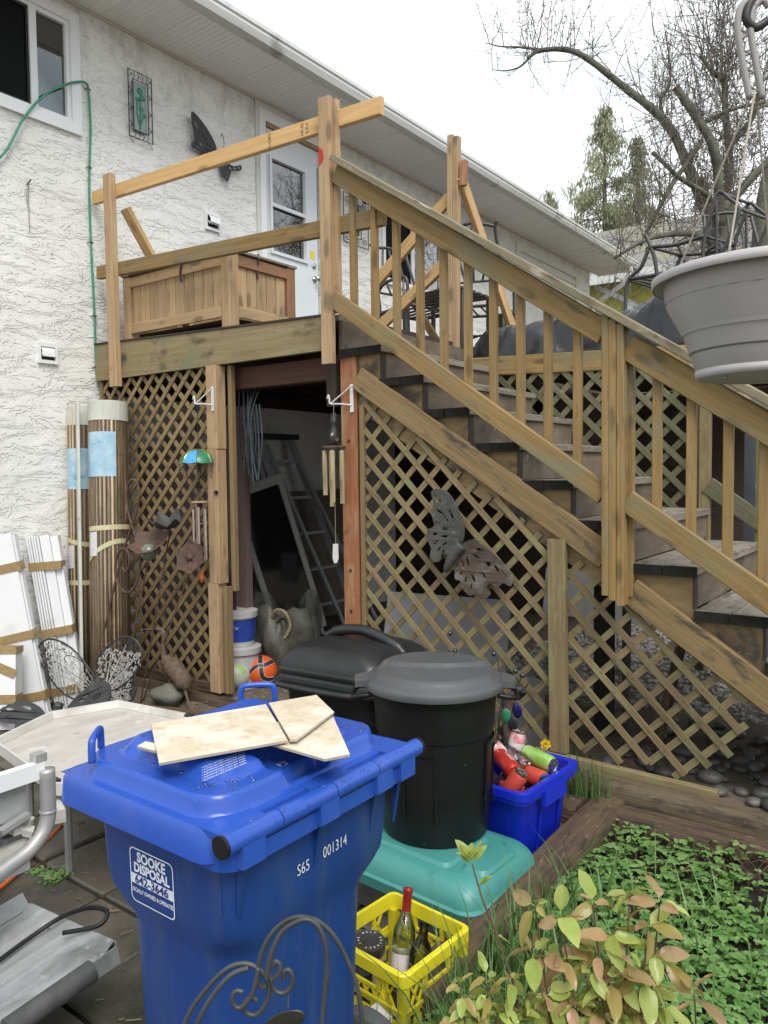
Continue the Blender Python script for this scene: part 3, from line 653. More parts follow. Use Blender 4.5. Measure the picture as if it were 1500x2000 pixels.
# ------------------------------------------------------------------ deck
deck = thing('wooden_deck', 'weathered wooden deck on the house with makeshift guard rails and a lattice side', 'deck', (1.2, 0, 0))
DT = 2.465
y = .004; k = 0
while y < 6.6:
    board('deck_board', (.01, y+.07, DT-.019), (2.42, y+.07, DT-.019), .138, .038, wood_tread if k < 1 else wood_dark, deck, up=(0, 1, 0)); y += .144; k += 1
fa = MB(); fa.prism([(.02, -.04, 2.255), (2.37, -.04, 2.258), (2.37, -.04, 2.452), (.02, -.04, 2.528)], (0, .038, 0)); fa.build('fascia_board', wood_fascia, deck)
MB().prism([(.02, -.048, 2.530), (2.37, -.048, 2.454), (2.37, -.048, 2.466), (.02, -.048, 2.542)], (0, .09, 0)).build('fascia_cap', wood_dark, deck)
board('ledger', (.025, .02, 2.27), (.025, 6.5, 2.27), .23, .04, wood_dark, deck)
for i in range(8):
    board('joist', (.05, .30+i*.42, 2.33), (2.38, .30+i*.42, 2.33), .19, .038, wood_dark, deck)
board('beam', (1.45, .12, 2.17), (2.44, .12, 2.17), .14, .08, mat('beam_red', (.09, .035, .022), (.06, .026, .018), rough=.8, scale=2., stretch=GR), deck)
MB().b2((.0, 3.9, -.1), (2.42, 3.95, 2.3)).b2((2.38, 3.96, -.1), (2.42, 6.5, 2.3)).build('blocking_wall', wood_dark, deck)  # added walls that block light and darken the space under the deck
board('rim_joist', (2.40, .05, 2.33), (2.40, 6.5, 2.33), .22, .038, wood_riser, deck)
# lattice post made of three short lengths, and side battens
z0 = .055
for (a, b, dx) in ((z0, .80, .0), (.802, 1.70, .006), (1.702, 2.25, .0)):
    board('post', (1.38+dx-.035*(2.2-(a+b)/2)/2.2, -.03, a), (1.38+dx-.035*(2.2-(a+b)/2)/2.2, -.03, b), .10, .085, wood_post, deck, up=(1, 0, 0), ch=.004)
board('batten', (1.475, .02, .75), (1.475, .02, 2.25), .035, .04, wood_latL, deck, up=(1, 0, 0))
board('batten', (1.452, -.03, .06), (1.455, -.03, .78), .03, .06, wood_latL, deck, up=(1, 0, 0))
board('post', (2.365, .02, 1.93), (2.365, .02, 2.2), .07, .06, wood_dark, deck, up=(1, 0, 0))
board('post', (2.515, .03, .03), (2.500, .03, 2.24), .12, .09, wood_red, deck, up=(1, 0, 0), ch=.006)
for z in (.72, .96, 1.72): MB().lathe([(.010, 0), (.010, .004), (.002, .005)], (2.505, -.0155, z), 10, Euler((R(90), 0, 0)).to_matrix()).build('screw_head', metal_blk, deck)
# left lattice panel
lp = board('lattice_edge', (.06, -.012, .10), (.06, -.012, 2.25), .03, .03, wood_latL, deck, up=(1, 0, 0)); 
lattice([(.05, .10), (1.335, .10), (1.335, 2.255), (.05, 2.255)], -.012, 1, wood_latL, lp, step=.0945, w=.032)
board('bottom_plate', (.02, .0, .06), (1.33, .0, .06), .07, .06, timber, deck)
# boards hung behind the lattice
for i, (x, w) in enumerate(((.16, .22), (.42, .2), (.66, .24), (.93, .22), (1.2, .2))):
    pb = MB().b2((x-w/2, .30+.03*(i % 2), .1), (x+w/2-.02, .34+.03*(i % 2), 1.75+.1*(i % 3))); pb.build('backing_board', plum_pnl, deck)
# makeshift guard posts and rails
def lean(name, x0, z0, x1, z1, y, w, t, mt): return board(name, (x0, y, z0), (x1, y, z1), w, t, mt, deck, up=(1, 0, 0))
lean('guard_post', .315, 2.19, .305, 3.735, -.066, .089, .050, wood_post)
lean('guard_post', 2.418, 2.165, 2.420, 3.665, -.086, .078, .040, wood_post)
lean('guard_post', 2.440, 2.46, 2.442, 3.655, -.046, .078, .038, wood_post)
board('guard_rail', (.045, -.022, 3.632), (2.775, -.022, 3.545), .095, .038, wood_fresh, deck)
board('guard_rail', (.07, -.020, 3.070), (2.785, -.020, 2.945), .095, .038, wood_rail, deck)
rt = MB().prism([(2.382, -.1065, 3.40), (2.412, -.1065, 3.37), (2.42, -.1065, 3.33), (2.405, -.1065, 3.30), (2.384, -.1065, 3.29)], (0, -.0015, 0)); rt.build('red_tape', red_tape, deck)
# grade stamps on the rail
def xm(px, z, y): return frame((px, y, z), (1, 0, -.032), (0, .02, 1))
text('S-DRY', .034, frame((1.93, -.0425, 3.572), (0, 0, 1), (-1, 0, -.03)), mat('stamp', (.16, .09, .04), rough=.8), deck)
text('HF 02', .030, frame((2.20, -.0425, 3.565), (0, 0, 1), (-1, 0, -.03)), MATS['stamp'], deck)
text('S-P-F', .030, frame((2.24, -.0425, 3.563), (0, 0, 1), (-1, 0, -.03)), MATS['stamp'], deck)
board('brace', (.37, .02, 3.50), (.40, .62, 2.62), .089, .038, wood_fresh, deck, up=(1, 0, 0))
board('guard_post', (2.385, 1.30, 2.20), (2.405, 1.30, 3.92), .045, .045, wood_post, deck, up=(1, 0, 0))
board('guard_post', (2.428, 1.305, 2.20), (2.450, 1.305, 3.90), .040, .050, wood_post, deck, up=(1, 0, 0))
board('brace', (2.36, 1.345, 3.51), (1.66, 1.345, 2.99), .089, .038, wood_new, deck)
board('brace', (2.36, 1.345, 3.08), (1.62, 1.345, 2.60), .085, .038, wood_new, deck)
board('brace', (2.475, 1.31, 3.62), (2.49, 2.10, 2.62), .089, .038, wood_new, deck, up=(0, 1, .3))
board('brace', (1.60, 1.9, 3.05), (1.95, 1.9, 2.5), .06, .038, wood_old, deck)
board('block', (2.50, 1.30, 3.55), (2.51, 1.30, 3.72), .05, .038, wood_red, deck, up=(1, 0, 0))
MB().ball((2.385, 1.275, 2.52), .012, 8).build('bolt', chrome, deck)

# ------------------------------------------------------------------ staircase
st = thing('staircase', 'wooden stairs with railing and lattice skirt going down beside the deck', 'stairs', (3.5, .6, 0))
RISE, RUN, SX, SZ, SW = .19, .2847, 2.45, 2.25, 1.33
NT = 12
for k in range(NT):
    x0, z = SX+RUN*k, SZ-RISE*k
    if z < .1: break
    for j in range(2):
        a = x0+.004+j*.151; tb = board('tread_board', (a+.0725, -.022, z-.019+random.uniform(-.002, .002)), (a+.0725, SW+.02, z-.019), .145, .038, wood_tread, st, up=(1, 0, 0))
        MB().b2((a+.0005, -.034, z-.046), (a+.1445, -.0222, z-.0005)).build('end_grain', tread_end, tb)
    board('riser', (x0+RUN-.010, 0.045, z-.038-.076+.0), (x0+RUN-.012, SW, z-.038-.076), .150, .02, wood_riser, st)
    MB().b2((x0+RUN-.008, -.002, z-RISE+.001), (x0+RUN+.001, .044, z-.047)).build('riser_end', wood_dark, st)
rz = MB().b2((SX-.02, .0, SZ+.002), (SX+.003, SW, DT-.04)).build('riser', wood_riser, st)
def stringer(y):
    top = []
    for k in range(NT):
        x0, z = SX+RUN*k, SZ-RISE*k-.039
        if z < .2: break
        top += [(x0+.002, z), (x0+RUN-.010, z)]
    e = top[-1]; lo = [(e[0], e[1]-.32), (SX+.05, SZ-.36), (SX+.05, SZ-.10)]
    pts = top+[(e[0], e[1]-.30), (SX+.08, SZ-.33)]
    return MB().prism([(a, y, b) for a, b in pts], (0, .038, 0)).build('stringer', wood_string, st)
stringer(.004); stringer(SW-.06)
sl = -RISE/RUN
board('trim_board', (2.585, -.022, 2.075), (4.055, -.022, 1.135), .128, .036, wood_trim, st, ch=.004)
board('trim_board', (4.165, -.022, .985), (5.2, -.022, .285), .125, .036, wood_trim, st, ch=.004)
# near railing
nm = st
def sloped(name, x0, z0, x1, z1, y, w, t, mt): return board(name, (x0, y, z0), (x1, y, z1), w, t, mt, st, ch=.004)
sloped('rail_cap', 2.495, 3.305, 5.3, 1.435, -.082, .036, .115, wood_cap)
sloped('handrail', 2.485, 3.235, 4.058, 2.158, -.072, .110, .036, wood_rail)
sloped('handrail', 4.165, 2.085, 5.3, 1.315, -.072, .115, .036, wood_rail)
sloped('bottom_rail', 2.45, 2.535, 4.058, 1.425, -.072, .096, .036, wood_rail)
sloped('bottom_rail', 4.165, 1.398, 5.3, .625, -.072, .100, .036, wood_rail)
for x in (2.572, 2.722, 2.872, 3.026, 3.174, 3.321, 3.468, 3.618, 3.764, 3.914):
    zt = 3.235-.685*(x-2.485)+.05; zb = 2.535-.69*(x-2.45)-.045
    board('baluster', (x, -.034, zb+.004), (x, -.034, zt), .039, .036, wood_rail, st, up=(1, 0, 0), ch=.004)
for x in (4.285, 4.432, 4.582, 4.72, 4.87, 5.02):
    zt = 2.085-.68*(x-4.165)+.05; zb = 1.398-.68*(x-4.165)-.05
    board('baluster', (x, -.034, zb), (x, -.034, zt), .039, .036, wood_rail, st, up=(1, 0, 0), ch=.004)
for i, (x, zt, zb) in enumerate(((4.078, 2.235, .965), (4.111, 2.21, .945), (4.147, 2.185, .925))):
    board('newel_post', (x, -.075, zb), (x-.006, -.075, zt), .034, .075, wood_rail, st, up=(1, 0, 0), ch=.004)
board('newel_post', (4.172, -.030, .96), (4.168, -.030, 2.06), .022, .04, wood_rail, st, up=(1, 0, 0))
# posts and lattice skirt
mp_ = board('skirt_post', (3.825, -.038, .165), (3.812, -.038, 1.205), .090, .04, wood_lat, st, up=(1, 0, 0), ch=.004)
sk = board('skirt_edge', (2.605, -.012, .08), (2.605, -.012, 1.92), .03, .03, wood_latL, st, up=(1, 0, 0))
lattice([(2.62, .10), (3.80, .16), (3.80, 1.17), (2.62, 1.975)], -.014, -1, wood_lat, sk, step=.109, w=.0315)
lattice([(3.84, .20), (4.50, .155), (4.66, .42), (4.66, .60), (3.84, 1.15)], -.014, -1, wood_lat, mp_, step=.109, w=.0315, jit=.03)
board('skirt_sill', (3.70, -.05, .135), (4.56, -.045, .125), .05, .04, wood_lat, st)
board('support_post', (3.80, .62, .0), (3.80, .62, 1.15), .09, .09, mat('creosote', (.014, .013, .012), rough=.8), st, up=(1, 0, 0))
board('support_post', (3.88, .75, .0), (3.88, .75, 1.1), .04, .04, mat('grey_post', (.14, .12, .12), rough=.8), st, up=(1, 0, 0))
board('support_post', (4.15, .42, .1), (4.30, .46, .85), .045, .045, timber, st, up=(1, 0, 0))
# far railing
for (x, zb, zt) in ((4.14, .7, 2.06), (4.44, .55, 1.86), (4.62, .4, 1.72)):
    board('far_post', (x, SW+.02, zb), (x, SW+.02, zt), .06 if x < 4.2 else .04, .06, wood_latG if x > 4.2 else wood_lat, st, up=(1, 0, 0))
board('far_bottom_rail', (4.16, SW+.0, 1.44), (5.2, SW+.0, .67), .10, .036, wood_latG, st)
board('far_rail', (4.12, SW+.0, 2.06), (5.2, SW+.0, 1.36), .10, .036, wood_rail, st)
board('far_rail_cap', (4.05, SW+.0, 2.17), (5.2, SW+.0, 1.42), .035, .11, wood_cap, st)

# ------------------------------------------------------------------ lower deck beyond the stairs, its lattice and tarpaulin
ld = thing('side_deck', 'low side deck with green mossy lattice standing behind the stairs', 'deck', (3.4, 2.4, 0))
board('rim_board', (2.46, 1.42, 2.29), (4.16, 1.42, 2.22), .13, .04, wood_old, ld)
for i in range(20): board('deck_board', (2.46, 1.5+i*.145, 2.33), (4.2, 1.5+i*.145, 2.30), .14, .036, wood_dark, ld, up=(0, 1, 0))
fl = board('lattice_frame', (4.11, 1.40, .3), (4.11, 1.40, 2.2), .05, .04, wood_latG, ld, up=(1, 0, 0))
lattice([(2.60, 1.35), (4.10, .55), (4.10, 2.20), (2.60, 2.26)], 1.41, -1, wood_latG, fl, step=.115, w=.037)
MB().b2((2.5, 2.6, 1.2), (2.55, 4.4, 2.2)).b2((2.55, 4.35, .45), (5.6, 4.4, 2.3)).build('blocking_wall', wood_dark, ld)  # added dark wall blocking the view beyond; gap below lets light in
# dark sheet hanging under it
sh = []
for i in range(14):
    a = i/13; sh.append([V((4.30+.05*math.sin(9*a)+.12*(1-j/9)*a, 1.62+a*.9, .55+1.35*j/9*(1-.15*a))) for j in range(10)])
tag(MB().grid(sh).build('hanging_sheet', mat('dark_sheet', (.03, .034, .045), (.02, .022, .03), rough=.6, scale=6.), smooth=True), 'dark blue-black sheet hanging beside the far stair rail', 'sheet')
# tarp over a bulky load
P = []; nx_, ny_ = 150, 70
rg = random.Random(3)
ph = [(rg.uniform(2, 9), rg.uniform(-7, 7), rg.uniform(0, 6.28), rg.uniform(.003, .008)) for _ in range(22)]
for j in range(ny_):
    row = []
    for i in range(nx_):
        u, v = i/(nx_-1), j/(ny_-1); x = 2.44+1.72*u; y = 1.46+1.5*v
        e = min(1, v/.12); h = 2.395+.11*e**.5+(.07+.05*math.sin(4*u+1))*math.sin(math.pi*min(1, v*1.25))*.8+.10*math.exp(-((u-.80)/.15)**2)*e
        wr = sum(a*math.sin(p*u*3+q*v*2+c) for p, q, c, a in ph)
        fold = .030*abs(math.sin(8*u+4.2*v+1.5*math.sin(5*v)))**4+.030*abs(math.sin(14*u-6*v+2*math.sin(3*u+4*v)))**5+.018*abs(math.sin(25*u+11*v+3*math.sin(7*v+2*u)))**4+.012*abs(math.sin(43*u-17*v+2*math.sin(9*u)))**3
        h += (wr*1.1+fold*1.3)*e
        if v < .10: h -= (1-v/.10)*(.13+.03*math.sin(9*u+1)+.02*math.sin(31*u)); y -= (.02*math.sin(u*23)+.03*math.sin(u*9))*(1-v/.10)+.03*(v/.10)
        row.append(V((x, y, h)))
    P.append(row)
tp = MB().grid(P).build('tarpaulin', tarp_m, smooth=True); tag(tp, 'wrinkled black plastic tarpaulin covering a load beyond the stair railing', 'tarp')
MB().lathe([(.02, 0), (.02, .006), (.004, .008)], (2.86, 1.435, 2.44), 10, Euler((R(90), 0, 0)).to_matrix()).build('reflector', red_tape, tp)

# ------------------------------------------------------------------ things on the deck
pl = thing('planter_box', 'raised cedar planter box of vertical boards standing on the deck', 'planter', (.85, .4, DT))
PX0, PX1, PY0, PY1, PZ0, PZ1 = .27, 1.37, .12, .68, 2.60, 3.03
for (x, y, mt) in ((PX0, PY0, wood_box), (PX1, PY0, wood_box), (PX0, PY1, wood_box), (PX1, PY1, wood_box_r)):
    board('leg', (x, y, DT+.003), (x, y, PZ1-.005), .085, .085, mt, pl, up=(1, 0, 0), ch=.004)
n = 10; w = (PX1-PX0-.09)/n
for i in range(n):
    x = PX0+.045+w*(i+.5)
    for y in (PY0-.012, PY1+.012): board('plank', (x, y, PZ0+.02), (x, y, PZ1-.03), w-.005, .018, wood_box, pl, up=(1, 0, 0))
n = 5; w = (PY1-PY0-.09)/n
for i in range(n):
    y = PY0+.045+w*(i+.5)
    for x in (PX0-.012, PX1+.012): board('plank', (x, y, PZ0+.02), (x, y, PZ1-.03), w-.005, .018, wood_box, pl, up=(0, 1, 0))
for z, hh, mt in ((PZ1-.05, .075, wood_box), (PZ0+.035, .075, wood_box)):
    for y in (PY0-.030, PY1+.030): board('side_rail', (PX0+.044, y, z), (PX1-.044, y, z), hh, .018, mt, pl)
    for x in (PX0-.030, PX1+.030): board('side_rail', (x, PY0+.044, z), (x, PY1-.044, z), hh, .018, wood_box_r if z > 2.8 else mt, pl)
for y in (PY0-.01, PY1+.01): board('rim', (PX0-.05, y, PZ1+.008), (PX1+.05, y, PZ1+.008), .085, .018, wood_tread, pl, up=(0, 1, 0))
for x in (PX0-.01, PX1+.01): board('rim', (x, PY0+.034, PZ1+.008), (x, PY1-.034, PZ1+.008), .085, .018, wood_tread, pl, up=(1, 0, 0))
for i in range(5): board('floor_slat', (PX0+.02, PY0+.08+i*.1, PZ0-.008), (PX1-.02, PY0+.08+i*.1, PZ0-.008), .085, .018, wood_dark, pl, up=(0, 1, 0))
for (x, y, z) in ((.92, .085, 3.02), (1.405, .36, 3.02)): MB().tube(cat([(x, y, z+.04), (x+.01, y-.012, z), (x-.005, y-.012, z-.06), (x, y-.01, z-.13)], 4), .008, 5).build('dead_stem', maroon2, pl)
bx = thing('cardboard_carton', 'printed white carton with dark top edge beside the planter box', 'box', (-.0, .5, DT))
M_ = Matrix.Translation(V((.16, .60, DT+.002))) @ Matrix.Rotation(R(-14), 4, 'Z')
cb = MB().box((0, 0, .20), (.16, .30, .40)); o = cb.build('carton_body', carton, bx, mtx=M_)
MB().box((0, 0, .403), (.165, .305, .004)).build('lid_flap', mat('carton_dark', (.10, .09, .08), rough=.8), bx, mtx=M_)
MB().box((0, -.1515, .06), (.155, .001, .10)).build('green_print', mat('carton_green', (.04, .12, .11), rough=.7), bx, mtx=M_)
for z, s_, b in ((.36, .030, 'COM'), (.30, .022, 'DRY'), (.25, .016, 'MIX'), (.19, .014, '20 kg')): text(b, s_, M_ @ frame((.03, -.1518, z), (1, 0, 0), (0, 0, 1)), ink, bx)
MB().lathe([(.02, 0), (.02, .002)], (0, 0, 0), 12, None).build('hand_hole', ink, bx, mtx=M_ @ frame((-.04, -.1512, .28), (1, 0, 0), (0, 0, 1)))
tag(MB().lathe([(.10, 0), (.12, .22), (.125, .23), (.11, .22), (.09, .02)], (.78, .95, DT+.001), 20).build('plant_pot', mat('pot_green', (.03, .12, .085), rough=.5), auto=40), 'dark green plant pot behind the planter box', 'pot')

def chair(loc, rz, label, tilt=None, mt=patio_metal):
    t_ = thing('patio_chair', label, 'chair', loc, 'dark metal patio chairs')
    M = Matrix.Translation(V(loc)) @ Matrix.Rotation(rz, 4, 'Z') @ (tilt if tilt is not None else Matrix.Identity(4))
    def tb(name, pts, r=.014, n=6): return MB().tube(cat(pts, 5), r, n).build(name, mt, t_, smooth=True, mtx=M)
    for s_ in (-1, 1):
        tb('back_post', [(s_*.25, .22, 0), (s_*.24, .20, .22), (s_*.23, .17, .45), (s_*.22, .24, .75), (s_*.19, .31, 1.0), (s_*.21, .33, 1.06)])
        tb('front_leg', [(s_*.27, -.26, 0), (s_*.27, -.25, .3), (s_*.27, -.24, .62), (s_*.28, -.15, .66), (s_*.27, .05, .66), (s_*.24, .20, .60)])
        tb('cross_brace', [(s_*.26, -.24, .16), (0, -.02, .22), (-s_*.25, .21, .16)], .009)
    tb('top_rail', [(-.20, .315, 1.02), (0, .335, 1.06), (.20, .315, 1.02)])
    tb('lower_rail', [(-.22, .21, .62), (0, .22, .62), (.22, .21, .62)], .010)
    for s_ in (-1, 0, 1): tb('back_slat', [(s_*.07, .215, .62), (s_*.11, .27, .82), (s_*.07, .325, 1.04)], .010)
    tb('seat_rail', [(-.27, -.25, .43), (.27, -.25, .43)]); tb('seat_rail', [(-.24, .18, .43), (.24, .18, .43)])
    for s_ in (-1, 1): tb('seat_rail', [(s_*.27, -.25, .43), (s_*.235, .18, .43)])
    for k in range(6): tb('seat_slat', [(-.25+.09*k+.02, -.25, .432), (-.22+.08*k+.02, .18, .432)], .010, 4)
    return t_
chair((1.55, 2.05, DT+.001), R(75), 'dark metal patio chair on the deck nearest the house door')
chair((2.05, 2.30, DT+.001), R(-160), 'dark metal patio chair on the deck beside the red cup')
tb_ = thing('patio_table', 'low dark slatted patio table with a red cup on it behind the railing', 'table', (2.05, 1.75, DT))
for i in range(6): board('top_slat', (1.80, 1.52+.09*i, 2.905), (2.36, 1.52+.09*i, 2.905), .05, .016, patio_metal, tb_, up=(0, 1, 0))
for x in (1.82, 2.34):
    for y in (1.54, 1.95): board('leg', (x, y, DT+.001), (x, y, 2.896), .03, .03, patio_metal, tb_, up=(1, 0, 0))
tag(MB().lathe([(.03, 0), (.042, .10), (.044, .10), (.042, .104), (.028, .004)], (2.16, 1.72, 2.915), 18).build('plastic_cup', mat('cup_red', (.75, .10, .06), rough=.4), auto=40), 'small red plastic cup on the dark patio table', 'cup')
uc = thing('upturned_patio_chair', 'dark metal patio chair tipped over on the tarpaulin beside the hanging basket', 'chair', (3.6, 2.6, 2.6), 'dark metal patio chairs')
def ut(name, pts, r=.015): return MB().tube(cat(pts, 5), r, 6).build(name, patio_metal, uc, smooth=True)
for k, dy in enumerate((0., .50)):
    q = lambda x, z: (x+.10*k, 2.60+dy, z+.03*k)
    ut('arm', [q(3.21, 2.60), q(3.21, 2.85), q(3.23, 3.02), q(3.33, 3.11), q(3.38, 3.22), q(3.395, 3.25), q(3.60, 3.235), q(3.80, 3.265)])
    ut('leg', [q(3.36, 3.36), q(3.43, 3.18), q(3.46, 3.0), q(3.50, 2.86)])
    ut('back_post', [q(3.79, 2.95), q(3.80, 3.25), q(3.86, 3.45), q(3.90, 3.56), q(3.97, 3.50), q(4.04, 3.41), q(4.00, 3.28), q(3.92, 3.10), q(3.84, 2.92)])
    ut('seat_rail', [q(3.23, 3.03), q(3.5, 3.035), q(3.80, 3.06)])
    ut('brace', [q(3.24, 3.02), q(3.40, 2.95), q(3.52, 2.88)], .010)
    ut('back_stay', [q(3.88, 3.52), q(3.885, 3.25), q(3.89, 2.95)], .011)
for (x, z) in ((3.395, 3.25), (3.23, 3.03), (3.5, 3.035), (3.80, 3.26), (3.90, 3.56), (4.04, 3.41), (3.50, 2.87)): ut('cross_rail', [(x, 2.60, z), (x+.10, 3.10, z+.03)], .012)
for k in range(4): ut('seat_slat', [(3.30+.13*k, 2.60, 3.036), (3.40+.13*k, 3.10, 3.066)], .009)
chair((3.98, 3.05, 2.56), R(35), 'dark metal patio chair standing on the tarpaulin behind the hanging basket')

# ------------------------------------------------------------------ wall ornaments
wa = thing('glass_wall_art', 'wire framed frosted glass plaque with green flowers hung on the stucco', 'wall art', (.03, .42, 4.45))
x = .035; a = (.315, 4.215); b = (.535, 4.735); i0, i1 = (.355, 4.275), (.495, 4.665)
def rect(p, q, xx): return [(xx, p[0], p[1]), (xx, q[0], p[1]), (xx, q[0], q[1]), (xx, p[0], q[1]), (xx, p[0], p[1])]
mb = MB().tube(rect(a, b, x), .0045, 6).tube(rect(i0, i1, x+.004), .0045, 6)
for k in range(9):
    z = a[1]+(b[1]-a[1])*k/8
    for (y0, y1) in ((a[0], i0[0]), (i1[0], b[0])): mb.tube([(x, y0, z), (x, y1, z+.045*(1 if k % 2 else -1))], .0025, 5)
for k in range(4):
    for (z0, z1) in ((a[1], i0[1]), (i1[1], b[1])): mb.tube(cat([(x, i0[0]+.04*k, z0), (x, i0[0]+.04*k+.02, (z0+z1)/2), (x, i0[0]+.04*k+.005, z1)], 4), .0025, 5)
mb.build('wire_frame', metal_blk, wa)
MB().b2((x-.02, i0[0]+.004, i0[1]+.004), (x-.012, i1[0]-.004, i1[1]-.004)).build('glass_plate', art_glass, wa)
mb = MB()
for (y, z, r_) in ((.43, 4.60, .026), (.455, 4.555, .024), (.405, 4.53, .020), (.44, 4.46, .022), (.465, 4.42, .018)): mb.ball((x-.008, y, z), r_, 8, (.25, 1, 1))
mb.tube(cat([(x-.008, .425, 4.30), (x-.008, .43, 4.42), (x-.008, .435, 4.60)], 5), .006, 5).tube(cat([(x-.008, .425, 4.32), (x-.008, .455, 4.40), (x-.008, .465, 4.43)], 5), .005, 5).tube(cat([(x-.008, .42, 4.34), (x-.008, .40, 4.42), (x-.008, .405, 4.52)], 5), .005, 5)
mb.build('flower_relief', art_green, wa, smooth=True)
def wing(outl, org, ux, uz, th, holes=(), bulge=0., n=None):
    """flat cut-metal wing: outline and cut-outs triangulated, then given thickness"""
    me_c = bpy.data.curves.new('w', 'CURVE'); me_c.dimensions = '2D'; me_c.fill_mode = 'BOTH'; me_c.extrude = th/2; me_c.resolution_u = 4
    for k, poly in enumerate([outl, *[[((q[0]-h_[0][0]*.0-sum(p_[0] for p_ in h_)/len(h_))*.90+sum(p_[0] for p_ in h_)/len(h_), (q[1]-sum(p_[1] for p_ in h_)/len(h_))*.90+sum(p_[1] for p_ in h_)/len(h_)) for q in h_] for h_ in holes]]):
        sp = me_c.splines.new('POLY'); P_ = [q[:2] for q in cat([(*q, 0) for q in poly+[poly[0]]], 5)][:-1]; sp.points.add(len(P_)-1)
        for q, p in zip(sp.points, P_): q.co = (p[0], p[1], 0, 1)
        sp.use_cyclic_u = True
    o = bpy.data.objects.new('t', me_c); me = bpy.data.meshes.new_from_object(o); bpy.data.objects.remove(o); bpy.data.curves.remove(me_c)
    ux, uz = V(ux), V(uz); nn = ux.cross(uz).normalized()
    for v in me.vertices: v.co = V(org)+ux*v.co.x+uz*v.co.y+nn*(v.co.z+bulge*(v.co.x**2+v.co.y**2))
    me.materials.clear(); return me
def ell(cx, cy, a, b, t, n=8): return [(cx+a*math.cos(q)*math.cos(t)-b*math.sin(q)*math.sin(t), cy+a*math.cos(q)*math.sin(t)+b*math.sin(q)*math.cos(t)) for q in [2*math.pi*k/n for k in range(n)]]
# black butterfly on the wall: upper-left wing, body, lower-right wing
bf = thing('metal_butterfly', 'black metal butterfly fixed to the stucco wall behind the guard rail', 'wall art', (.02, 1.2, 4.35))
def up(p): return p
org = (.035, 1.245, 4.375)
W1 = [(-.02, -.03), (-.05, .06), (-.14, .15), (-.25, .21), (-.335, .225), (-.33, .15), (-.30, .06), (-.30, .0), (-.335, -.03), (-.325, -.07), (-.26, -.06), (-.18, -.09), (-.10, -.08)]
H1 = [ell(-.27, .13, .05, .014, 2.2), ell(-.18, .06, .075, .012, 2.35), ell(-.22, .0, .022, .02, 0), ell(-.26, -.035, .012, .01, 0), ell(-.15, -.03, .012, .01, 0)]
link('wing', wing(W1, org, (.0, 1, 0), (.0, 0, 1), .006, H1, .25), metal_blk, bf)
W2 = [(.0, -.03), (.08, -.06), (.16, -.07), (.235, -.04), (.245, -.075), (.20, -.105), (.13, -.12), (.11, -.17), (.07, -.235), (.03, -.20), (.0, -.13)]
H2 = [ell(.17, -.088, .014, .010, 0), ell(.12, -.10, .014, .010, 0), ell(.215, -.07, .010, .008, 0), ell(.07, -.19, .009, .009, 0)]
link('wing', wing(W2, org, (.0, 1, 0), (.0, 0, 1), .006, H2, .25), metal_blk, bf)
MB().tube(cat([(.05, 1.13, 4.28), (.06, 1.20, 4.335), (.065, 1.25, 4.375), (.06, 1.275, 4.395)], 5), [.010]*5+[.02]*6+[.016]*5, 8).build('body', metal_blk, bf, smooth=True)
MB().tube(cat([(.06, 1.27, 4.39), (.07, 1.27, 4.47), (.07, 1.25, 4.53), (.07, 1.235, 4.50)], 5), .003, 5).tube(cat([(.06, 1.275, 4.39), (.07, 1.33, 4.42), (.07, 1.38, 4.45), (.07, 1.37, 4.40)], 5), .003, 5).build('antenna', metal_blk, bf, smooth=True)
# scrolled iron panel right of the door
sc = thing('iron_scroll_panel', 'wrought iron scroll panel hung on the wall right of the door', 'wall art', (.03, 3.18, 4.25))
x = .03; mb = MB()
mb.tube(rect((2.97, 4.0), (3.40, 4.52), x), .006, 6).tube(rect((3.10, 4.08), (3.27, 4.44), x), .006, 6)
mb.build('frame', metal_blk, sc)
def spiral(c, r0, turns, a0, sg, x): return [(x, c[0]+r0*(1-t/26*.85)*math.cos(a0+sg*turns*6.283*t/26), c[1]+r0*(1-t/26*.85)*math.sin(a0+sg*turns*6.283*t/26)) for t in range(26)]
for (cy, cz) in ((3.035, 4.45), (3.335, 4.45), (3.035, 4.07), (3.335, 4.07), (3.035, 4.26), (3.335, 4.26), (3.185, 4.48), (3.185, 4.04)):
    MB().tube(spiral((cy, cz), .045, 1.6, random.uniform(0, 6), 1, x), .004, 5).build('scroll', metal_blk, sc)
MB().tube([(x+.02, 3.18, 4.1), (x+.02, 3.185, 4.42)], .02, 8).build('candle_holder', metal_blk, sc)
MB().lathe([(.02, 0), (.07, .01), (.08, .03), (.075, .03), (.02, .014)], (x+.09, 3.30, 4.46), 16).build('dish', metal_blk, sc, auto=40)

# ------------------------------------------------------------------ chimes and brackets
def bracket(p, dx, dz, label):
    t_ = thing('plant_bracket', label, 'bracket', p)
    x, y, z = p
    MB().b2((x-.012, y-.006, z-.10), (x+.012, y, z+.06)).build('back_plate', hook_w, t_)
    MB().tube(cat([(x, y-.006, z-.06), (x+dx*.5, y-.02, z-.05), (x+dx, y-.03, z-.045), (x+dx*1.05, y-.03, z-.02), (x+dx*1.1, y-.03, z+.005), (x+dx*1.18, y-.03, z-.015)], 6), .0055, 6).build('arm', hook_w, t_, smooth=True)
    MB().tube([(x, y-.006, z+.05), (x+dx, y-.03, z-.045)], .0045, 6).build('stay', hook_w, t_)
bracket((2.535, -.0185, 1.985), -.14, 0, 'white metal plant bracket screwed to the reddish post')
bracket((1.40, -.0755, 2.05), -.14, 0, 'white metal plant bracket on the lattice post')
wc = thing('umbrella_wind_chime', 'wind chime with blue and green umbrella top hanging before the lattice', 'wind chime', (1.31, -.12, 2.03))
cx, cy = 1.275, -.105
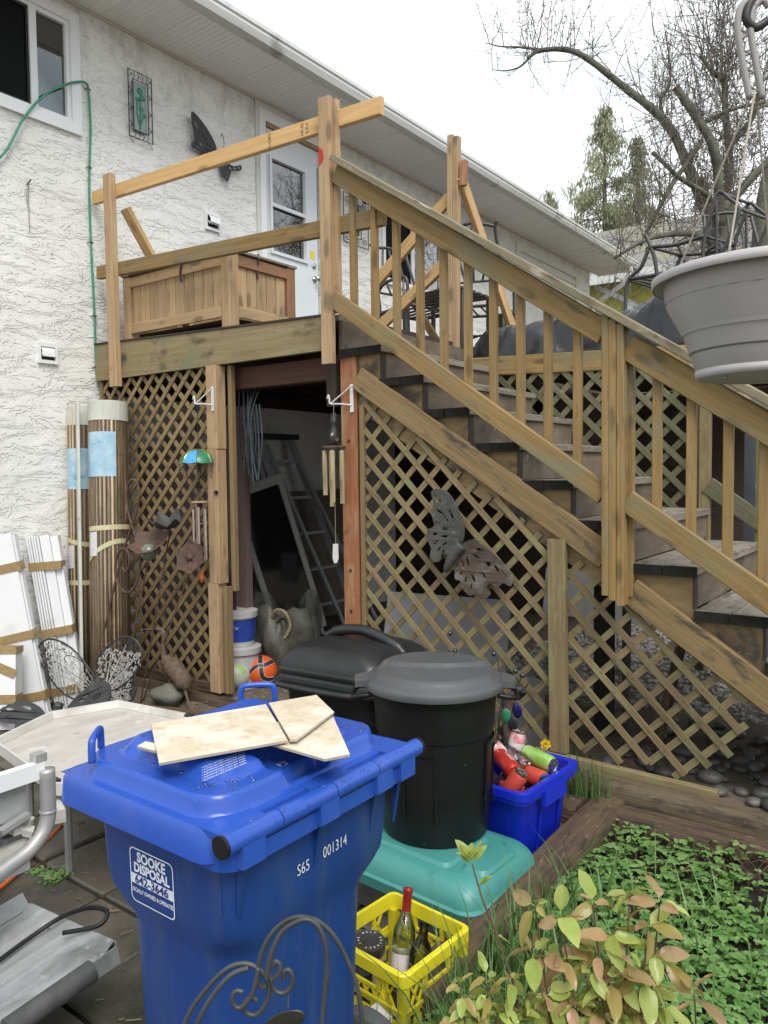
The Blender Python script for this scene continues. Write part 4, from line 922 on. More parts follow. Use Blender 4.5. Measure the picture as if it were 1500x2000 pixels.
MB().tube([(cx, cy, 2.015), (cx, cy, 1.69)], .0025, 5).tube([(cx, cy, 1.69), (cx, cy, .98)], .002, 5).build('chain', metal_blk, wc)
for k in range(8):
    a0, a1 = 2*math.pi*k/8, 2*math.pi*(k+1)/8; P = []
    for i in range(6):
        t = i/5; r_ = .125*math.sin(t*1.5); z = 1.70-.095*(1-math.cos(t*1.5))
        P.append([V((cx+r_*math.cos(a), cy+r_*math.sin(a), z-.006*math.sin(math.pi*(j/4))*t)) for j, a in enumerate(np.linspace(a0, a1, 5))])
    MB().grid(P).build('umbrella_gore', umbrella_m if k in (6, 2, 4) else umbrella_g, wc, smooth=True)
    MB().tube([(P[i][0].x*1.0, P[i][0].y, P[i][0].z+.001) for i in range(6)], .003, 4).build('gold_rib', gold, wc)
    zz = P[-1][0].z; bd = MB()
    for q in range(6): bd.ball((P[-1][0].x, P[-1][0].y, zz-.012-.017*q), .007, 6)
    bd.build('bead_string', rust, wc)
MB().lathe([(.055, 0), (.055, .008)], (cx, cy, 1.345), 18).build('disc', bamboo_m, wc)
for k in range(5):
    a = 2*math.pi*k/5+.4; px_, py_ = cx+.042*math.cos(a), cy+.042*math.sin(a)
    MB().lathe([(.0075, 0), (.0075, .34+.03*(k % 3))], (px_, py_, .96-.015*(k % 3)), 10).build('tube', pink_alu, wc, smooth=False)
    MB().tube([(px_, py_, 1.33), (cx+.03*math.cos(a), cy+.03*math.sin(a), 1.346)], .0015, 4).tube([(cx, cy, 1.44), (cx+.045*math.cos(a), cy+.045*math.sin(a), 1.352)], .0015, 4).build('cord', metal_blk, wc)
MB().lathe([(.018, 0), (.018, .006)], (cx, cy, 1.2), 12).build('clapper', bamboo_m, wc)
MB().lathe([(.002, 0), (.018, .03), (.012, .06), (.002, .09)], (cx+.005, cy, .80), 8).build('orange_drop', mat('amber', (.55, .12, .03), rough=.3), wc)
MB().tube([(cx, cy, .99), (cx+.005, cy, .885)], .0015, 4).build('cord', metal_blk, wc)
bc = thing('bamboo_wind_chime', 'bamboo wind chime with a painted wooden cat hanging in the doorway', 'wind chime', (2.46, -.10, 1.9))
cx, cy = 2.425, -.055
MB().tube([(cx, cy, 1.955), (cx, cy, 1.10)], .0016, 4).build('cord', string_m, bc)
ctm = mat('cat_paint', (.022, .02, .02), (.03, .028, .028), rough=.5, scale=18., dirt=[((.55, .45, .35), 22., .62, .66)])
MB().lathe([(.012, 0), (.027, .02), (.030, .05), (.022, .09), (.014, .115), (.020, .13), (.022, .15), (.012, .17), (.003, .175)], (cx, cy, 1.695), 14).build('cat_figure', ctm, bc, smooth=True)
for s_ in (-1, 1): MB().lathe([(.009, 0), (.001, .03)], (cx+s_*.012, cy, 1.858), 6).build('ear', ctm, bc)
MB().lathe([(.068, 0), (.068, .010)], (cx, cy, 1.682), 20).build('disc', timber, bc)
for k, (a, L_) in enumerate(((0, .31), (1.3, .24), (2.6, .33), (3.9, .26), (5.2, .30))):
    px_, py_ = cx+.056*math.cos(a), cy+.056*math.sin(a); z1 = 1.665; z0 = z1-L_
    prof = MB(); n = 12; rings = []
    for (z, cut) in ((z1, 0), (z0+L_*.45, 0), (z0+L_*.40, .6), (z0, .75)):
        rings.append([V((px_+.0155*math.cos(q), py_+.0155*max(math.sin(q), -1+cut*1.2), z)) for q in [2*math.pi*i/n for i in range(n)]])
    prof.loft(rings).build('bamboo_tube', bamboo_m, bc, auto=50)
    MB().tube([(px_, py_, z1-.002), (px_, py_, 1.684)], .002, 4).build('cord', string_m, bc)
MB().lathe([(.014, 0), (.014, .03)], (cx-.02, cy, 1.54), 10).build('striker', bamboo_m, bc)
MB().prism([(cx-.022, cy-.003, 1.03), (cx-.018, cy-.003, 1.115), (cx+.018, cy-.003, 1.12), (cx+.02, cy-.003, 1.03), (cx+.01, cy-.003, 1.005), (cx-.01, cy-.003, 1.002)], (0, .006, 0)).build('wind_sail', hook_w, bc)
MB().lathe([(.001, 0), (.016, .0), (.016, .012), (.001, .012)], (1.415, -.0755, 1.41), 12, Euler((R(90), 0, 0)).to_matrix()).build('x', clear)
o = bpy.data.objects['x']; o.name = 'cord_cleat'; tag(o, 'small clear plastic cleat fixed on the lattice post', 'cleat')

# ------------------------------------------------------------------ rolls, siding bundles and garden ornaments by the wall
def reed_roll(base, top, r, n, seed, label, strips, lab):
    t_ = thing('reed_screen_roll', label, 'reed roll', base, 'rolled reed screens')
    b, tp = V(base), V(top); ax = (tp-b).normalized(); x = ax.cross(V((0, -1, 0))).normalized(); y = ax.cross(x); Ln = (tp-b).length; rg = random.Random(seed)
    core = MB().tube([b+ax*.01, tp-ax*.01], r*.88, 20); core.build('roll_core', mat('reed_core', (.10, .065, .035), rough=.9), t_)
    shared = {}
    for k in range(n):
        a = 2*math.pi*k/n; rr = r*rg.uniform(.93, 1.0); p = b+(x*math.cos(a)+y*math.sin(a))*rr
        key = k % 5
        if key not in shared: shared[key] = MB().tube([(0, 0, 0), (0, 0, Ln*.33), (.002, 0, Ln*.66), (0, 0, Ln)], r*math.pi/n*.92, 6).mesh('reed', True); shared[key].materials.append(reed)
        M = frame(p, x, y); link('reed', shared[key], reed, t_, M @ Matrix.Rotation(rg.uniform(0, 6), 4, 'Z'))
    def ring(h, ww, mt, name, rr=1.06, tilt=0., a0=0, a1=2*math.pi, nn=28):
        P = []
        for i in range(nn+1):
            a = a0+(a1-a0)*i/nn; q = b+ax*(h+tilt*math.cos(a))+(x*math.cos(a)+y*math.sin(a))*r*rr; P.append([q-ax*ww/2, q+ax*ww/2])
        return MB().grid(P).build(name, mt, t_, smooth=True)
    for h in (.35, .8, 1.25, 1.7): ring(h, .006, string_m, 'binding_wire', 1.03)
    ring(Ln*.5, Ln*.98, film, 'plastic_wrap', 1.075)
    ring(Ln-.06, .14, strip_w, 'end_band', 1.085)
    for (h, tl) in strips: ring(h, .035, strap_y, 'tie_strap', 1.10, tl)
    # label sheets face the yard (-Y and +X)
    c = math.atan2(-y.y, -x.y)
    ring(lab[0], lab[1], label_bl, 'paper_label', 1.09, 0, c-.55, c+1.35, 14)
    ring(lab[2], .17, paper, 'barcode_tag', 1.12, .01, c-.2, c+.35, 8)
    return t_, ring, c
r1 = reed_roll((.47, -.28, -.02), (.38, -.18, 2.05), .128, 30, 3, 'thick reed screen roll with blue label leaning by the lattice corner', ((1.17, .01), (.98, .10)), (1.70, .32, 1.06))
r2 = reed_roll((.14, -.28, -.12), (.09, -.20, 2.03), .105, 25, 5, 'thinner reed screen roll against the stucco wall', ((1.17, -.03), (.86, .0)), (1.70, .30, 1.05))
ws = tag(board('paint_strip', (.345, -.44, -.10), (.235, -.335, 2.06), .10, .02, strip_w, None, up=(1, -.5, 0)), 'paint-splashed white batten standing between the two reed rolls', 'batten')
for (a, b, w, d, lab, rb) in (((.20, -.72, -.16), (.07, -.86, 1.13), .20, .075, 'wide white vinyl siding bundle taped at two heights, left of the ribbed one', 1), ((.24, -.46, -.16), (.09, -.56, 1.12), .19, .09, 'ribbed white vinyl siding bundle with brown tape beside the reed rolls', 5)):
    t_ = thing('siding_bundle', lab, 'siding', a, 'white siding bundles')
    a, b = V(a), V(b); ax = (b-a).normalized(); yv = V((.75, .66, 0)); yv = (yv-ax*yv.dot(ax)).normalized(); nv = yv.cross(ax); nv = -nv if nv.x < 0 else nv
    M = Matrix(((ax.x, yv.x, nv.x, a.x), (ax.y, yv.y, nv.y, a.y), (ax.z, yv.z, nv.z, a.z), (0, 0, 0, 1))); Ln = (b-a).length
    if rb == 1:
        MB().b2((0, -w/2, -d/2), (Ln, w/2, d/2)).build('siding_stack', white_pvc, t_, mtx=M)
        MB().b2((.004, w/2, -d/2), (Ln-.01, w/2+.012, d/2-.02)).build('siding_edge', white_pvc, t_, mtx=M)
    else:
        for q in range(5): MB().b2((0, -w/2+q*.018, -d/2), (Ln-.01*abs(q-2), -w/2+q*.018+.013, d/2+.004*(q % 2))).build('ribbed_edge', white_pvc, t_, mtx=M)
        MB().b2((0, -w/2+.09, -d/2), (Ln-.015, w/2-.035, d/2-.012)).build('siding_stack', white_pvc, t_, mtx=M)
        MB().b2((0, w/2-.033, -d/2), (Ln-.03, w/2+.02, d/2-.028)).build('siding_edge', white_pvc, t_, mtx=M)
    for h in (Ln*.12, Ln*.45, Ln*.82):
        e = .006; MB().box((h, .004, 0), (.06, w+.035, d+2*e), Euler((0, 0, R(random.uniform(-6, 6)))).to_matrix()).build('tape_band', tape, t_, mtx=M)
t_ = thing('taped_package', 'short white package wrapped in crossed brown tape at the left edge', 'package', (.22, -1.0, -.15))
M = Matrix.Translation(V((.24, -1.0, -.15))) @ Matrix.Rotation(R(38), 4, 'Z') @ Matrix.Rotation(R(-6), 4, 'X')
MB().b2((-.14, -.05, 0), (.14, .05, .54)).build('package_body', white_pvc, t_, mtx=M)
MB().b2((-.145, -.056, .50), (.145, .056, .545)).b2((-.145, -.056, .17), (.145, .056, .23)).b2((-.035, -.057, 0), (.03, .057, .548)).build('tape_band', tape, t_, mtx=M)
MB().box((.06, -.054, .40), (.18, .006, .06), Euler((0, R(24), 0)).to_matrix()).build('tape_scrap', tape, t_, mtx=M)

def lace_wing(org, ux, uz, L_, W_, seed, parent, mtw=lace_white, mtd=lace_dark):
    """pierced wing: dark rim, white ribs and a mesh of small curls"""
    rg = random.Random(seed); ux, uz = V(ux).normalized(), V(uz).normalized(); org = V(org)
    out = [(0, 0), (.12*L_, .30*W_), (.45*L_, .62*W_), (.80*L_, .66*W_), (L_, .42*W_), (.97*L_, .12*W_), (.80*L_, -.12*W_), (.62*L_, -.30*W_), (.35*L_, -.36*W_), (.1*L_, -.16*W_)]
    pt = lambda p: org+ux*p[0]+uz*p[1]
    oc = [V((q[0], q[1], 0)) for q in cat([(*p, 0) for p in out+[out[0]]], 6)]
    MB().tube([pt(q) for q in oc], .007, 5).build('wing_rim', mtd, parent)
    cen = V((.5*L_, .14*W_, 0)); poly = [(q.x, q.y) for q in oc]
    def inside(x, y):
        c = False; j = len(poly)-1
        for i in range(len(poly)):
            if (poly[i][1] > y) != (poly[j][1] > y) and x < (poly[j][0]-poly[i][0])*(y-poly[i][1])/(poly[j][1]-poly[i][1])+poly[i][0]: c = not c
            j = i
        return c
    mw, md = MB(), MB(); nn = ux.cross(uz).normalized()
    for k in range(430):
        x, y = rg.uniform(0, L_), rg.uniform(-.4*W_, .7*W_)
        if not inside(x, y): continue
        r_ = rg.uniform(.010, .017); a0 = rg.uniform(0, 6.28); P = []
        for i in range(5):
            a = a0+i*.75; P.append([pt((x+q*math.cos(a), y+q*math.sin(a)))+nn*.002*(k % 3) for q in (r_*.45, r_*1.0)])
        (mw if x < .78*L_ and rg.random() < .9 else md).grid(P)
    o1 = mw.build('lace_mesh', mtw, parent); stuff(o1)
    if md.v: o2 = md.build('lace_edge', mtd, parent); stuff(o2)
    for k in range(4):
        e = oc[10+k*8]*.86; a = V((.02, 0, 0)); d = (e-a).normalized(); s_ = V((-d.y, d.x, 0))*.006
        MB().grid([[pt(a-s_)+nn*.006, pt(a+s_)+nn*.006], [pt(e-s_*.3)+nn*.006, pt(e+s_*.3)+nn*.006]]).build('wing_vein', mtw, parent)
lb = thing('lace_butterfly', 'pierced white and black metal butterfly with lacy wings by the siding', 'garden ornament', (.72, -.58, -.12))
lace_wing((.74, -.56, .08), (-.93, -.22, .22), (.10, .05, .9), .56, .34, 1, lb)
lace_wing((.78, -.53, .08), (.22, .10, .96), (-.78, -.20, .10), .40, -.34, 2, lb)
lace_wing((.80, -.52, .06), (.85, .2, -.1), (.1, .05, .8), .22, .30, 4, lb)
MB().tube(cat([(.70, -.60, -.12), (.74, -.58, .0), (.76, -.56, .10), (.75, -.57, .17)], 4), [.03]*4+[.028]*4+[.03]*4+[.022], 10).build('body', lace_dark, lb, smooth=True)
MB().tube(cat([(.75, -.57, .17), (.60, -.60, .28), (.48, -.62, .30), (.44, -.62, .27), (.47, -.62, .25)], 5), .003, 5).build('antenna', lace_dark, lb)
db = thing('dark_butterfly_ornament', 'tarnished dark metal butterfly lying in front of the lacy one', 'garden ornament', (.75, -.85, -.12))
o1 = [(0, 0), (.10, .10), (.28, .16), (.44, .13), (.50, .03), (.42, -.06), (.25, -.09), (.08, -.06)]
hh = [ell(.20, .08, .055, .016, .3), ell(.34, .06, .05, .020, .1), ell(.30, -.02, .05, .014, -.1)]
link('wing', wing(o1, (.72, -.82, -.03), (.90, .25, .30), (-.1, .3, .9), .006, hh, .3), metal_grey, db)
link('wing', wing(o1, (.66, -.88, -.03), (-.80, -.42, .05), (-.05, .35, .55), .006, hh, .3), metal_grey, db)
MB().tube(cat([(.70, -.86, -.12), (.70, -.85, -.03), (.72, -.83, .06)], 5), [.035]*5+[.03]*6, 10).build('body', metal_grey, db, smooth=True)
tag(MB().lathe([(.14, 0), (.13, .08), (.10, .20), (.05, .28), (.005, .30)], (.40, -1.36, -.15), 20).build('clay_cone', maroon2, smooth=True), 'dark maroon dome shaped pot at the left edge behind the saw', 'pot')

sk_ = thing('scroll_stake', 'rusty scrolled iron garden stake leaning before the lattice', 'garden stake', (.42, -.33, -.05))
cy = -.36
Pm = [(.30, -.05), (.40, .35), (.52, .66), (.66, .98), (.80, 1.22), (.87, 1.38), (.855, 1.48), (.79, 1.50), (.735, 1.43), (.74, 1.30), (.80, 1.16), (.86, 1.03), (.85, .88), (.78, .76), (.68, .73), (.59, .80), (.58, .92), (.64, 1.02), (.72, 1.02), (.745, .94), (.70, .87), (.66, .90)]
MB().tube(cat([(a+.10, cy, b) for a, b in Pm], 6), .0085, 6).build('scroll_rod', rust, sk_, smooth=True)
MB().tube(cat([(.585, cy-.01, .80), (.60, cy-.01, .45), (.63, cy-.01, .27), (.72, cy-.01, .22), (.79, cy-.01, .27), (.80, cy-.01, .33)], 6), .0075, 6).build('hook_rod', rust, sk_, smooth=True)
gs = thing('globe_flower_stake', 'rusty flower stake with a cloudy glass globe at its tip', 'garden stake', (.75, -.38, -.05))
MB().tube([(.72, -.40, -.08), (1.02, -.34, .95)], .006, 6).build('rod', rust, gs)
MB().ball((1.045, -.35, 1.02), .058, 20).build('glass_globe', mat('globe', (.20, .22, .16), (.13, .15, .11), rough=.15, scale=12.), gs, smooth=True)
def petals(c, r, n, nrm, parent, mt, cup=.3, w=.5):
    c, nrm = V(c), V(nrm).normalized(); x = nrm.orthogonal().normalized(); y = nrm.cross(x)
    for k in range(n):
        a = 2*math.pi*k/n; d = x*math.cos(a)+y*math.sin(a); t = nrm.cross(d); P = []
        for i in range(6):
            s_ = i/5; ww = r*w*math.sin(math.pi*min(.97, s_*.85+.12))
            P.append([c+d*r*s_+t*ww*q+nrm*(cup*r*s_*s_+.1*r*abs(q)) for q in (-1, -.4, .4, 1)])
        MB().grid(P).build('petal', mt, parent, smooth=True)
petals((1.06, -.33, 1.06), .15, 6, (.15, -.55, .75), gs, rust, .35)
g2 = thing('tall_flower_stake', 'thin rusty stake with dark upright flower petals behind the globe', 'garden stake', (.9, -.25, -.05))
MB().tube([(.78, -.26, -.08), (1.13, -.24, 1.15)], .005, 6).build('rod', rust, g2)
petals((1.14, -.25, 1.17), .13, 6, (.1, -.3, .95), g2, lace_dark, .7, .4)
g3 = thing('rust_flower_stake', 'dark rusted flat flower on a leaning stake under the wind chime', 'garden stake', (.95, -.22, -.05))
MB().tube([(.78, -.25, -.08), (1.26, -.17, .92)], .005, 6).build('rod', rust, g3)
petals((1.27, -.18, .98), .115, 6, (.25, -.9, .3), g3, rust, .1, .62)
MB().ball((1.27, -.19, .985), .028, 10).build('flower_centre', rust, g3, smooth=True)
hr = thing('heron_figure', 'brown wicker heron figure standing by the lattice bottom', 'garden ornament', (1.15, -.2, .0))
hb = MB().tube(cat([(.80, -.26, .455), (.90, -.24, .465), (.975, -.22, .47), (1.00, -.21, .43), (.985, -.21, .34), (1.0, -.21, .27), (1.07, -.21, .235), (1.16, -.21, .17), (1.22, -.20, .09)], 5),
               [.004]*4+[.008]*4+[.016]*5+[.020]*4+[.016]*5+[.022]*4+[.045]*4+[.065]*4+[.06]*5+[.03]*2, 10); hb.build('body', heron_m, hr, smooth=True)
for q in (-.03, .03): MB().tube([(1.12+q, -.20+q, .16), (1.10+q, -.22+q, .05), (1.12+q, -.22, -.02)], .010, 6).build('leg', heron_m, hr)
MB().tube([(1.18, -.2, .12), (1.30, -.25, .0), (1.42, -.30, -.06)], [.012, .008, .004], 6).build('tail', heron_m, hr)
rk = bmesh.new(); bmesh.ops.create_icosphere(rk, subdivisions=3, radius=1)
for v in rk.verts: v.co *= 1+.12*math.sin(3*v.co.x+2*v.co.y)+.08*math.sin(5*v.co.z+1)
me = bpy.data.meshes.new('rock'); rk.to_mesh(me); rk.free(); me.shade_smooth()
o = link('rock', me, stone_m, None, Matrix.Translation(V((1.06, -.24, .03))) @ Matrix.Diagonal((.125, .10, .085, 1))); tag(o, 'grey rounded rock beside the heron figure', 'rock')
def timber_log(p0, p1, r, label, squash=.8, seed=1, mt=timber):
    p0, p1 = V(p0), V(p1); d = (p1-p0); Ln = d.length; rg = random.Random(seed); n = 14; rings = []
    for i in range(13):
        x = -Ln/2+Ln*i/12; wob = 1+rg.uniform(-.03, .03)
        rings.append([V((x, r*wob*max(-.82, min(.82, math.cos(2*math.pi*k/n)*1.05))*(1+rg.uniform(-.02, .02)), r*squash*wob*max(-.86, min(.86, math.sin(2*math.pi*k/n)*1.05)))) for k in range(n)])
    x = d.normalized(); z = V((0, 0, 1)); z = (z-x*z.dot(x)).normalized(); y = z.cross(x)
    M = Matrix(((x.x, y.x, z.x, 0), (x.y, y.y, z.y, 0), (x.z, y.z, z.z, 0), (0, 0, 0, 1))); M.translation = (p0+p1)/2
    return tag(MB().loft(rings).build('landscape_timber', mt, auto=50, mtx=M), label, 'timber', 'landscape timbers edging the beds')
timber_log((.9, -.50, -.05), (1.72, -.33, -.03), .085, 'dark short timber lying before the rock and heron', seed=1)
timber_log((1.42, -.42, -.08), (2.3, -.44, -.09), .075, 'dark timber end lying under the lattice post', seed=2)
timber_log((.2, -.10, .0), (1.62, -.10, .0), .055, 'timber running under the left lattice panel', seed=8)
timber_log((4.135, -.10, -.01), (4.10, -1.7, -.07), .095, 'split brown timber edging the green garden bed', 1.0, 3)
timber_log((3.35, -.30, .0), (4.04, -.29, -.01), .085, 'rounded dark timber behind the blue recycling box', .9, 4)
timber_log((3.3, -.13, .085), (5.6, -.13, .065), .062, 'long round timber running under the stair lattice', 1.0, 5, mat('log_m', (.15, .115, .07), (.10, .075, .045), rough=.75, scale=2., stretch=GR, bump=.8, dirt=[((.045, .035, .026), 3., .5, .66), ((.20, .17, .11), 6., .6, .74)]))
timber_log((3.3, -.26, -.06), (4.05, -.40, -.10), .085, 'lower dark timber behind the blue recycling box', .9, 6)
timber_log((4.2, -.24, -.01), (5.6, -.20, -.02), .075, 'half-buried timber along the top of the garden bed', 1., 9)

# ------------------------------------------------------------------ under the deck
lad = thing('step_ladder', 'aluminium step ladder leaning in the dark under the deck', 'ladder', (.4, 2.1, 0))
for (y0, y1, x0, x1, zt) in ((2.08, 1.62, .42, .10, 1.86), (2.62, 2.02, .42, .10, 1.86)):
    board('rail', (x0, y0, .03), (x1, y1, zt), .075, .03, alu, lad, up=(0, 1, 0), ch=0)
for k in range(5):
    t = .12+k*.19; board('step', (.42-.32*t, 2.08-.46*t, .03+1.83*t), (.42-.32*t, 2.62-.60*t, .03+1.83*t), .07, .025, alu, lad, up=(1, 0, 0), ch=0)
for y0, y1 in ((2.2, 1.68), (2.7, 2.0)): board('rear_leg', (.62, y0, .03), (.12, y1, 1.8), .04, .02, alu, lad, up=(0, 1, 0), ch=0)
MB().box((.10, 1.83, 1.88), (.16, .46, .05)).build('top_cap', metal_blk, lad)
for k in range(3): o = tag(board('metal_rail', (.60+.02*k, 1.72+.06*k, .03), (.20, 1.30+.08*k, 1.85), .04, .03, alu, None, up=(0, 1, 0), ch=0), ['left', 'middle', 'right'][k]+' one of three long alloy rails leaning beside the ladder', 'rail', 'alloy rails under the deck')
md = thing('framed_glass_door', 'old glass storm door with pale frame leaning in the dark under the deck', 'door', (.7, 1.3, 0))
M = frame((.70, 1.20, .03), (.12, .42, .13), (-.2, -.42, 1.4))
MB().b2((0, 0, 0), (.05, 1.42, .03)).b2((.45, 0, 0), (.50, 1.42, .03)).b2((.05, 0, 0), (.45, .12, .029)).b2((.05, 1.34, 0), (.45, 1.42, .029)).build('door_frame', mat('pale_alu', (.50, .48, .45), rough=.6), md, mtx=M)
MB().b2((.05, .12, .01), (.45, 1.34, .016)).build('pane', dark_glass, md, mtx=M)
o = MB().b2((.75, .42, .0), (1.17, .46, 1.95)).build('insulation_board', pink_pnl); tag(o, 'pinkish board standing just inside the doorway', 'board')
o = MB().b2((.55, .55, .0), (1.05, .58, .95)).build('grey_board', grey_pnl); tag(o, 'grey sheet leaning behind the pink board', 'board')
o = MB().b2((.02, 1.35, .0), (.05, 2.9, 1.35)).build('wall_sheet', mat('tan_sheet', (.22, .18, .14), rough=.85)); tag(o, 'tan sheet against the wall behind the ladder', 'board')
cr_ = thing('hanging_cables', 'tangle of dark cables hanging behind the lattice post', 'cable', (1.5, .2, 2.1))
for k in range(6):
    x = 1.40+.03*k; MB().tube(cat([(x, .16+.01*k, 2.12), (x+.03*math.sin(k), .15, 1.9), (x+.04*math.sin(2*k), .16, 1.65-.04*k), (x+.05, .17, 1.72), (x+.03, .17, 2.0)], 5), .007, 5).build('cable', [metal_blk, mat('cab_blue', (.03, .06, .08), rough=.5), metal_grey][k % 3], cr_)
def bucket(c, r0, r1, h, label, mt, lid=None, band=None):
    t_ = thing('bucket', label, 'bucket', c)
    MB().lathe([(r0, 0), (r1, h), (r1+.008, h), (r1+.008, h-.03), (r1+.002, h-.03)], c, 24, capt=False).build('pail', mt, t_, auto=40)
    if band: MB().lathe([(r0+(r1-r0)*.15+.002, h*.15), (r0+(r1-r0)*.8+.002, h*.8)], c, 24, capb=False, capt=False).build('printed_label', band, t_, smooth=True)
    if lid: MB().lathe([(r1+.012, h-.035), (r1+.014, h+.006), (r1-.01, h+.014), (.001, h+.012)], c, 24, capb=False).build('lid', lid, t_, auto=40)
    return t_
bucket((1.27, .24, .0), .12, .135, .30, 'grey-white lower bucket of the two stacked behind the lattice post', bucket_w, bucket_w)
bb = bucket((1.25, .24, .316), .115, .13, .24, 'upper bucket with dark blue label on the stack behind the lattice post', bucket_w, bucket_w, bucket_bl)
text('me d\'or', .035, frame((1.318, .115, .46), (.88, .48, 0), (0, 0, 1)), paper, bb)
tag(MB().tube(cat([(1.24, .20, .57), (1.24, .20, .7), (1.25, .21, .84), (1.25, .22, .88)], 4), [.03]*4+[.028]*4+[.022]*4+[.008], 12).build('maroon_tool_handle', maroon, smooth=True), 'dark purple rounded handle standing on the upper bucket', 'handle')
bg_ = thing('plastic_sack', 'crumpled clear plastic sack of rubbish behind the orange ball', 'bag', (1.2, .75, 0))
rg = random.Random(5); P = []
for j in range(16):
    t = j/15; r_ = (.20+.06*math.sin(3*t))*(1-.1*t)+.03*max(0, t-.75); row = []
    for i in range(33):
        a = 2*math.pi*(i % 32)/32; w = .03*math.sin(5*a+4*t)+.02*math.sin(11*a-3*t)+.03*math.sin(2*a+1)*t
        row.append(V((1.17+(r_+w)*math.cos(a)*1.15, .80+(r_+w)*math.sin(a), .02+.52*t+.08*math.sin(2*a+.6)*t*t+.04*math.sin(7*a)*t*t)))
    P.append(row)
MB().grid(P).build('sack', bag_m, bg_, smooth=True)
mb = MB()
for k in range(26): mb.box((1.17+rg.uniform(-.16, .16), .80+rg.uniform(-.14, .14), .08+rg.uniform(0, .38)), (rg.uniform(.05, .13), rg.uniform(.04, .1), rg.uniform(.03, .09)), Euler((rg.uniform(0, 3), rg.uniform(0, 3), 0)).to_matrix())
stuff(mb.build('contents', mat('rubbish', (.20, .18, .14), (.10, .10, .085), rough=.8, scale=9.), bg_))
MB().tube(cat([(1.20, .62, .40), (1.26, .60, .50), (1.34, .62, .50), (1.38, .64, .40), (1.34, .62, .30)], 5), .012, 6).build('ring_piece', bamboo_m, bg_)
# footballs
def ball(c, r, label, base, bands, bmat, rot=0):
    t_ = thing('football', label, 'ball', c, 'footballs under the deck')
    MB().ball(c, r, 32).build('cover', base, t_, smooth=True)
    c = V(c)
    for (pl_, w) in bands:
        pts = [c+V(p).normalized()*(r+.0006) for p in cat(pl_, 10)]; P = []
        for i, p in enumerate(pts):
            t = (pts[min(i+1, len(pts)-1)]-pts[max(i-1, 0)]).normalized(); s_ = t.cross((p-c).normalized())*w
            P.append([c+((p+s_*q)-c).normalized()*(r+.0012) for q in (-1, -.4, .4, 1)])
        MB().grid(P).build('panel_band', bmat, t_, smooth=True)
        for q in (-1.12, 1.12):
            MB().tube([c+((p+((pts[min(i+1, len(pts)-1)]-pts[max(i-1, 0)]).normalized().cross((p-c).normalized()))*w*q)-c).normalized()*(r+.0008) for i, p in enumerate(pts)], .0016, 4).build('seam', paper, t_)
cd = V((4.0, -3.9, 1.4)).normalized(); cx_ = V((.80, .60, 0)); cz_ = cd.cross(cx_)*-1
cz_ = V((0, 0, 1))-cd*cd.z; cz_.normalize()
def dirv(a, b): return cd*math.sqrt(max(0, 1-a*a-b*b))+cx_*a+cz_*b
ball((1.40, .32, .125), .112, 'orange and black football beside the black bin', orange_ball,
     [([dirv(-.05, .35), dirv(-.08, .65), dirv(-.05, .95)], .016), ([dirv(-.02, .33), dirv(-.30, .30), dirv(-.62, .02), dirv(-.85, -.25)], .013), ([dirv(-.02, .33), dirv(-.02, -.1), dirv(.1, -.42), dirv(.5, -.55), dirv(.80, -.45)], .015), ([dirv(.0, .33), dirv(.3, .42), dirv(.75, .62)], .015)], black_ball)
ball((1.30, .17, .118), .105, 'grubby pale green and white football behind the lattice post', white_ball, [([dirv(-.3, .8), dirv(.2, .6), dirv(.6, .1)], .02)], green_pnl)
# things seen through the stair lattice
o = MB().box((2.78, .55, .38), (.85, .03, .75), Euler((R(-14), 0, R(8))).to_matrix()).build('leaning_sheet', mat('gry2', (.36, .36, .36), rough=.7)); tag(o, 'pale grey panel leaning behind the stair lattice', 'panel')
o = MB().box((3.3, 1.9, .62), (.9, .03, .35), Euler((R(-10), 0, 0)).to_matrix()).build('white_panel', mat('wht2', (.55, .55, .54), rough=.7)); tag(o, 'white panel lying far under the stairs', 'panel')
bt = thing('storage_pail', 'light grey lidded pail behind the lattice near the blue recycling box', 'bucket', (3.5, .22, .05))
MB().lathe([(.10, .05), (.12, .36), (.128, .36), (.128, .39), (.11, .40), (.09, .385), (.001, .385)], (3.50, .22, .0), 24).build('pail', grey_pnl, bt, auto=40)
MB().b2((3.53, .085, .33), (3.58, .10, .38)).build('clasp', metal_blk, bt)
bs = thing('bead_stake', 'wire garden ornament with dark glass beads behind the round black can', 'garden ornament', (3.5, -.1, .1))
for (x, z) in ((3.24, .69), (3.27, .60), (3.50, .615), (3.62, .545), (3.66, .53)):
    MB().tube(cat([(3.52, -.10, .12), (3.50+(x-3.5)*.3, -.10, .35), (x+.02, -.09, z-.05), (x, -.10, z)], 5), .0025, 4).build('wire', metal_blk, bs)
    MB().ball((x, -.10, z), .014, 12).build('bead', mat('bead_glass', (.03, .04, .045), rough=.08, spec=.8), bs, smooth=True)
for (x, z, mt) in ((3.60, .33, umbrella_g), (3.66, .37, mat('cobalt', (.015, .015, .10), rough=.2)), (3.635, .30, metal_blk)):
    MB().ball((x, -.16, z), .04, 10, (.7, .2, 1)).build('glass_drop', mt, bs, smooth=True)
for k in range(10): MB().tube(cat([(3.62+.01*k, -.15, .14), (3.60+.02*math.sin(k*2), -.16, .28), (3.63+.03*math.sin(k), -.15, .45)], 4), .002, 4).build('twig', stem_m, bs)
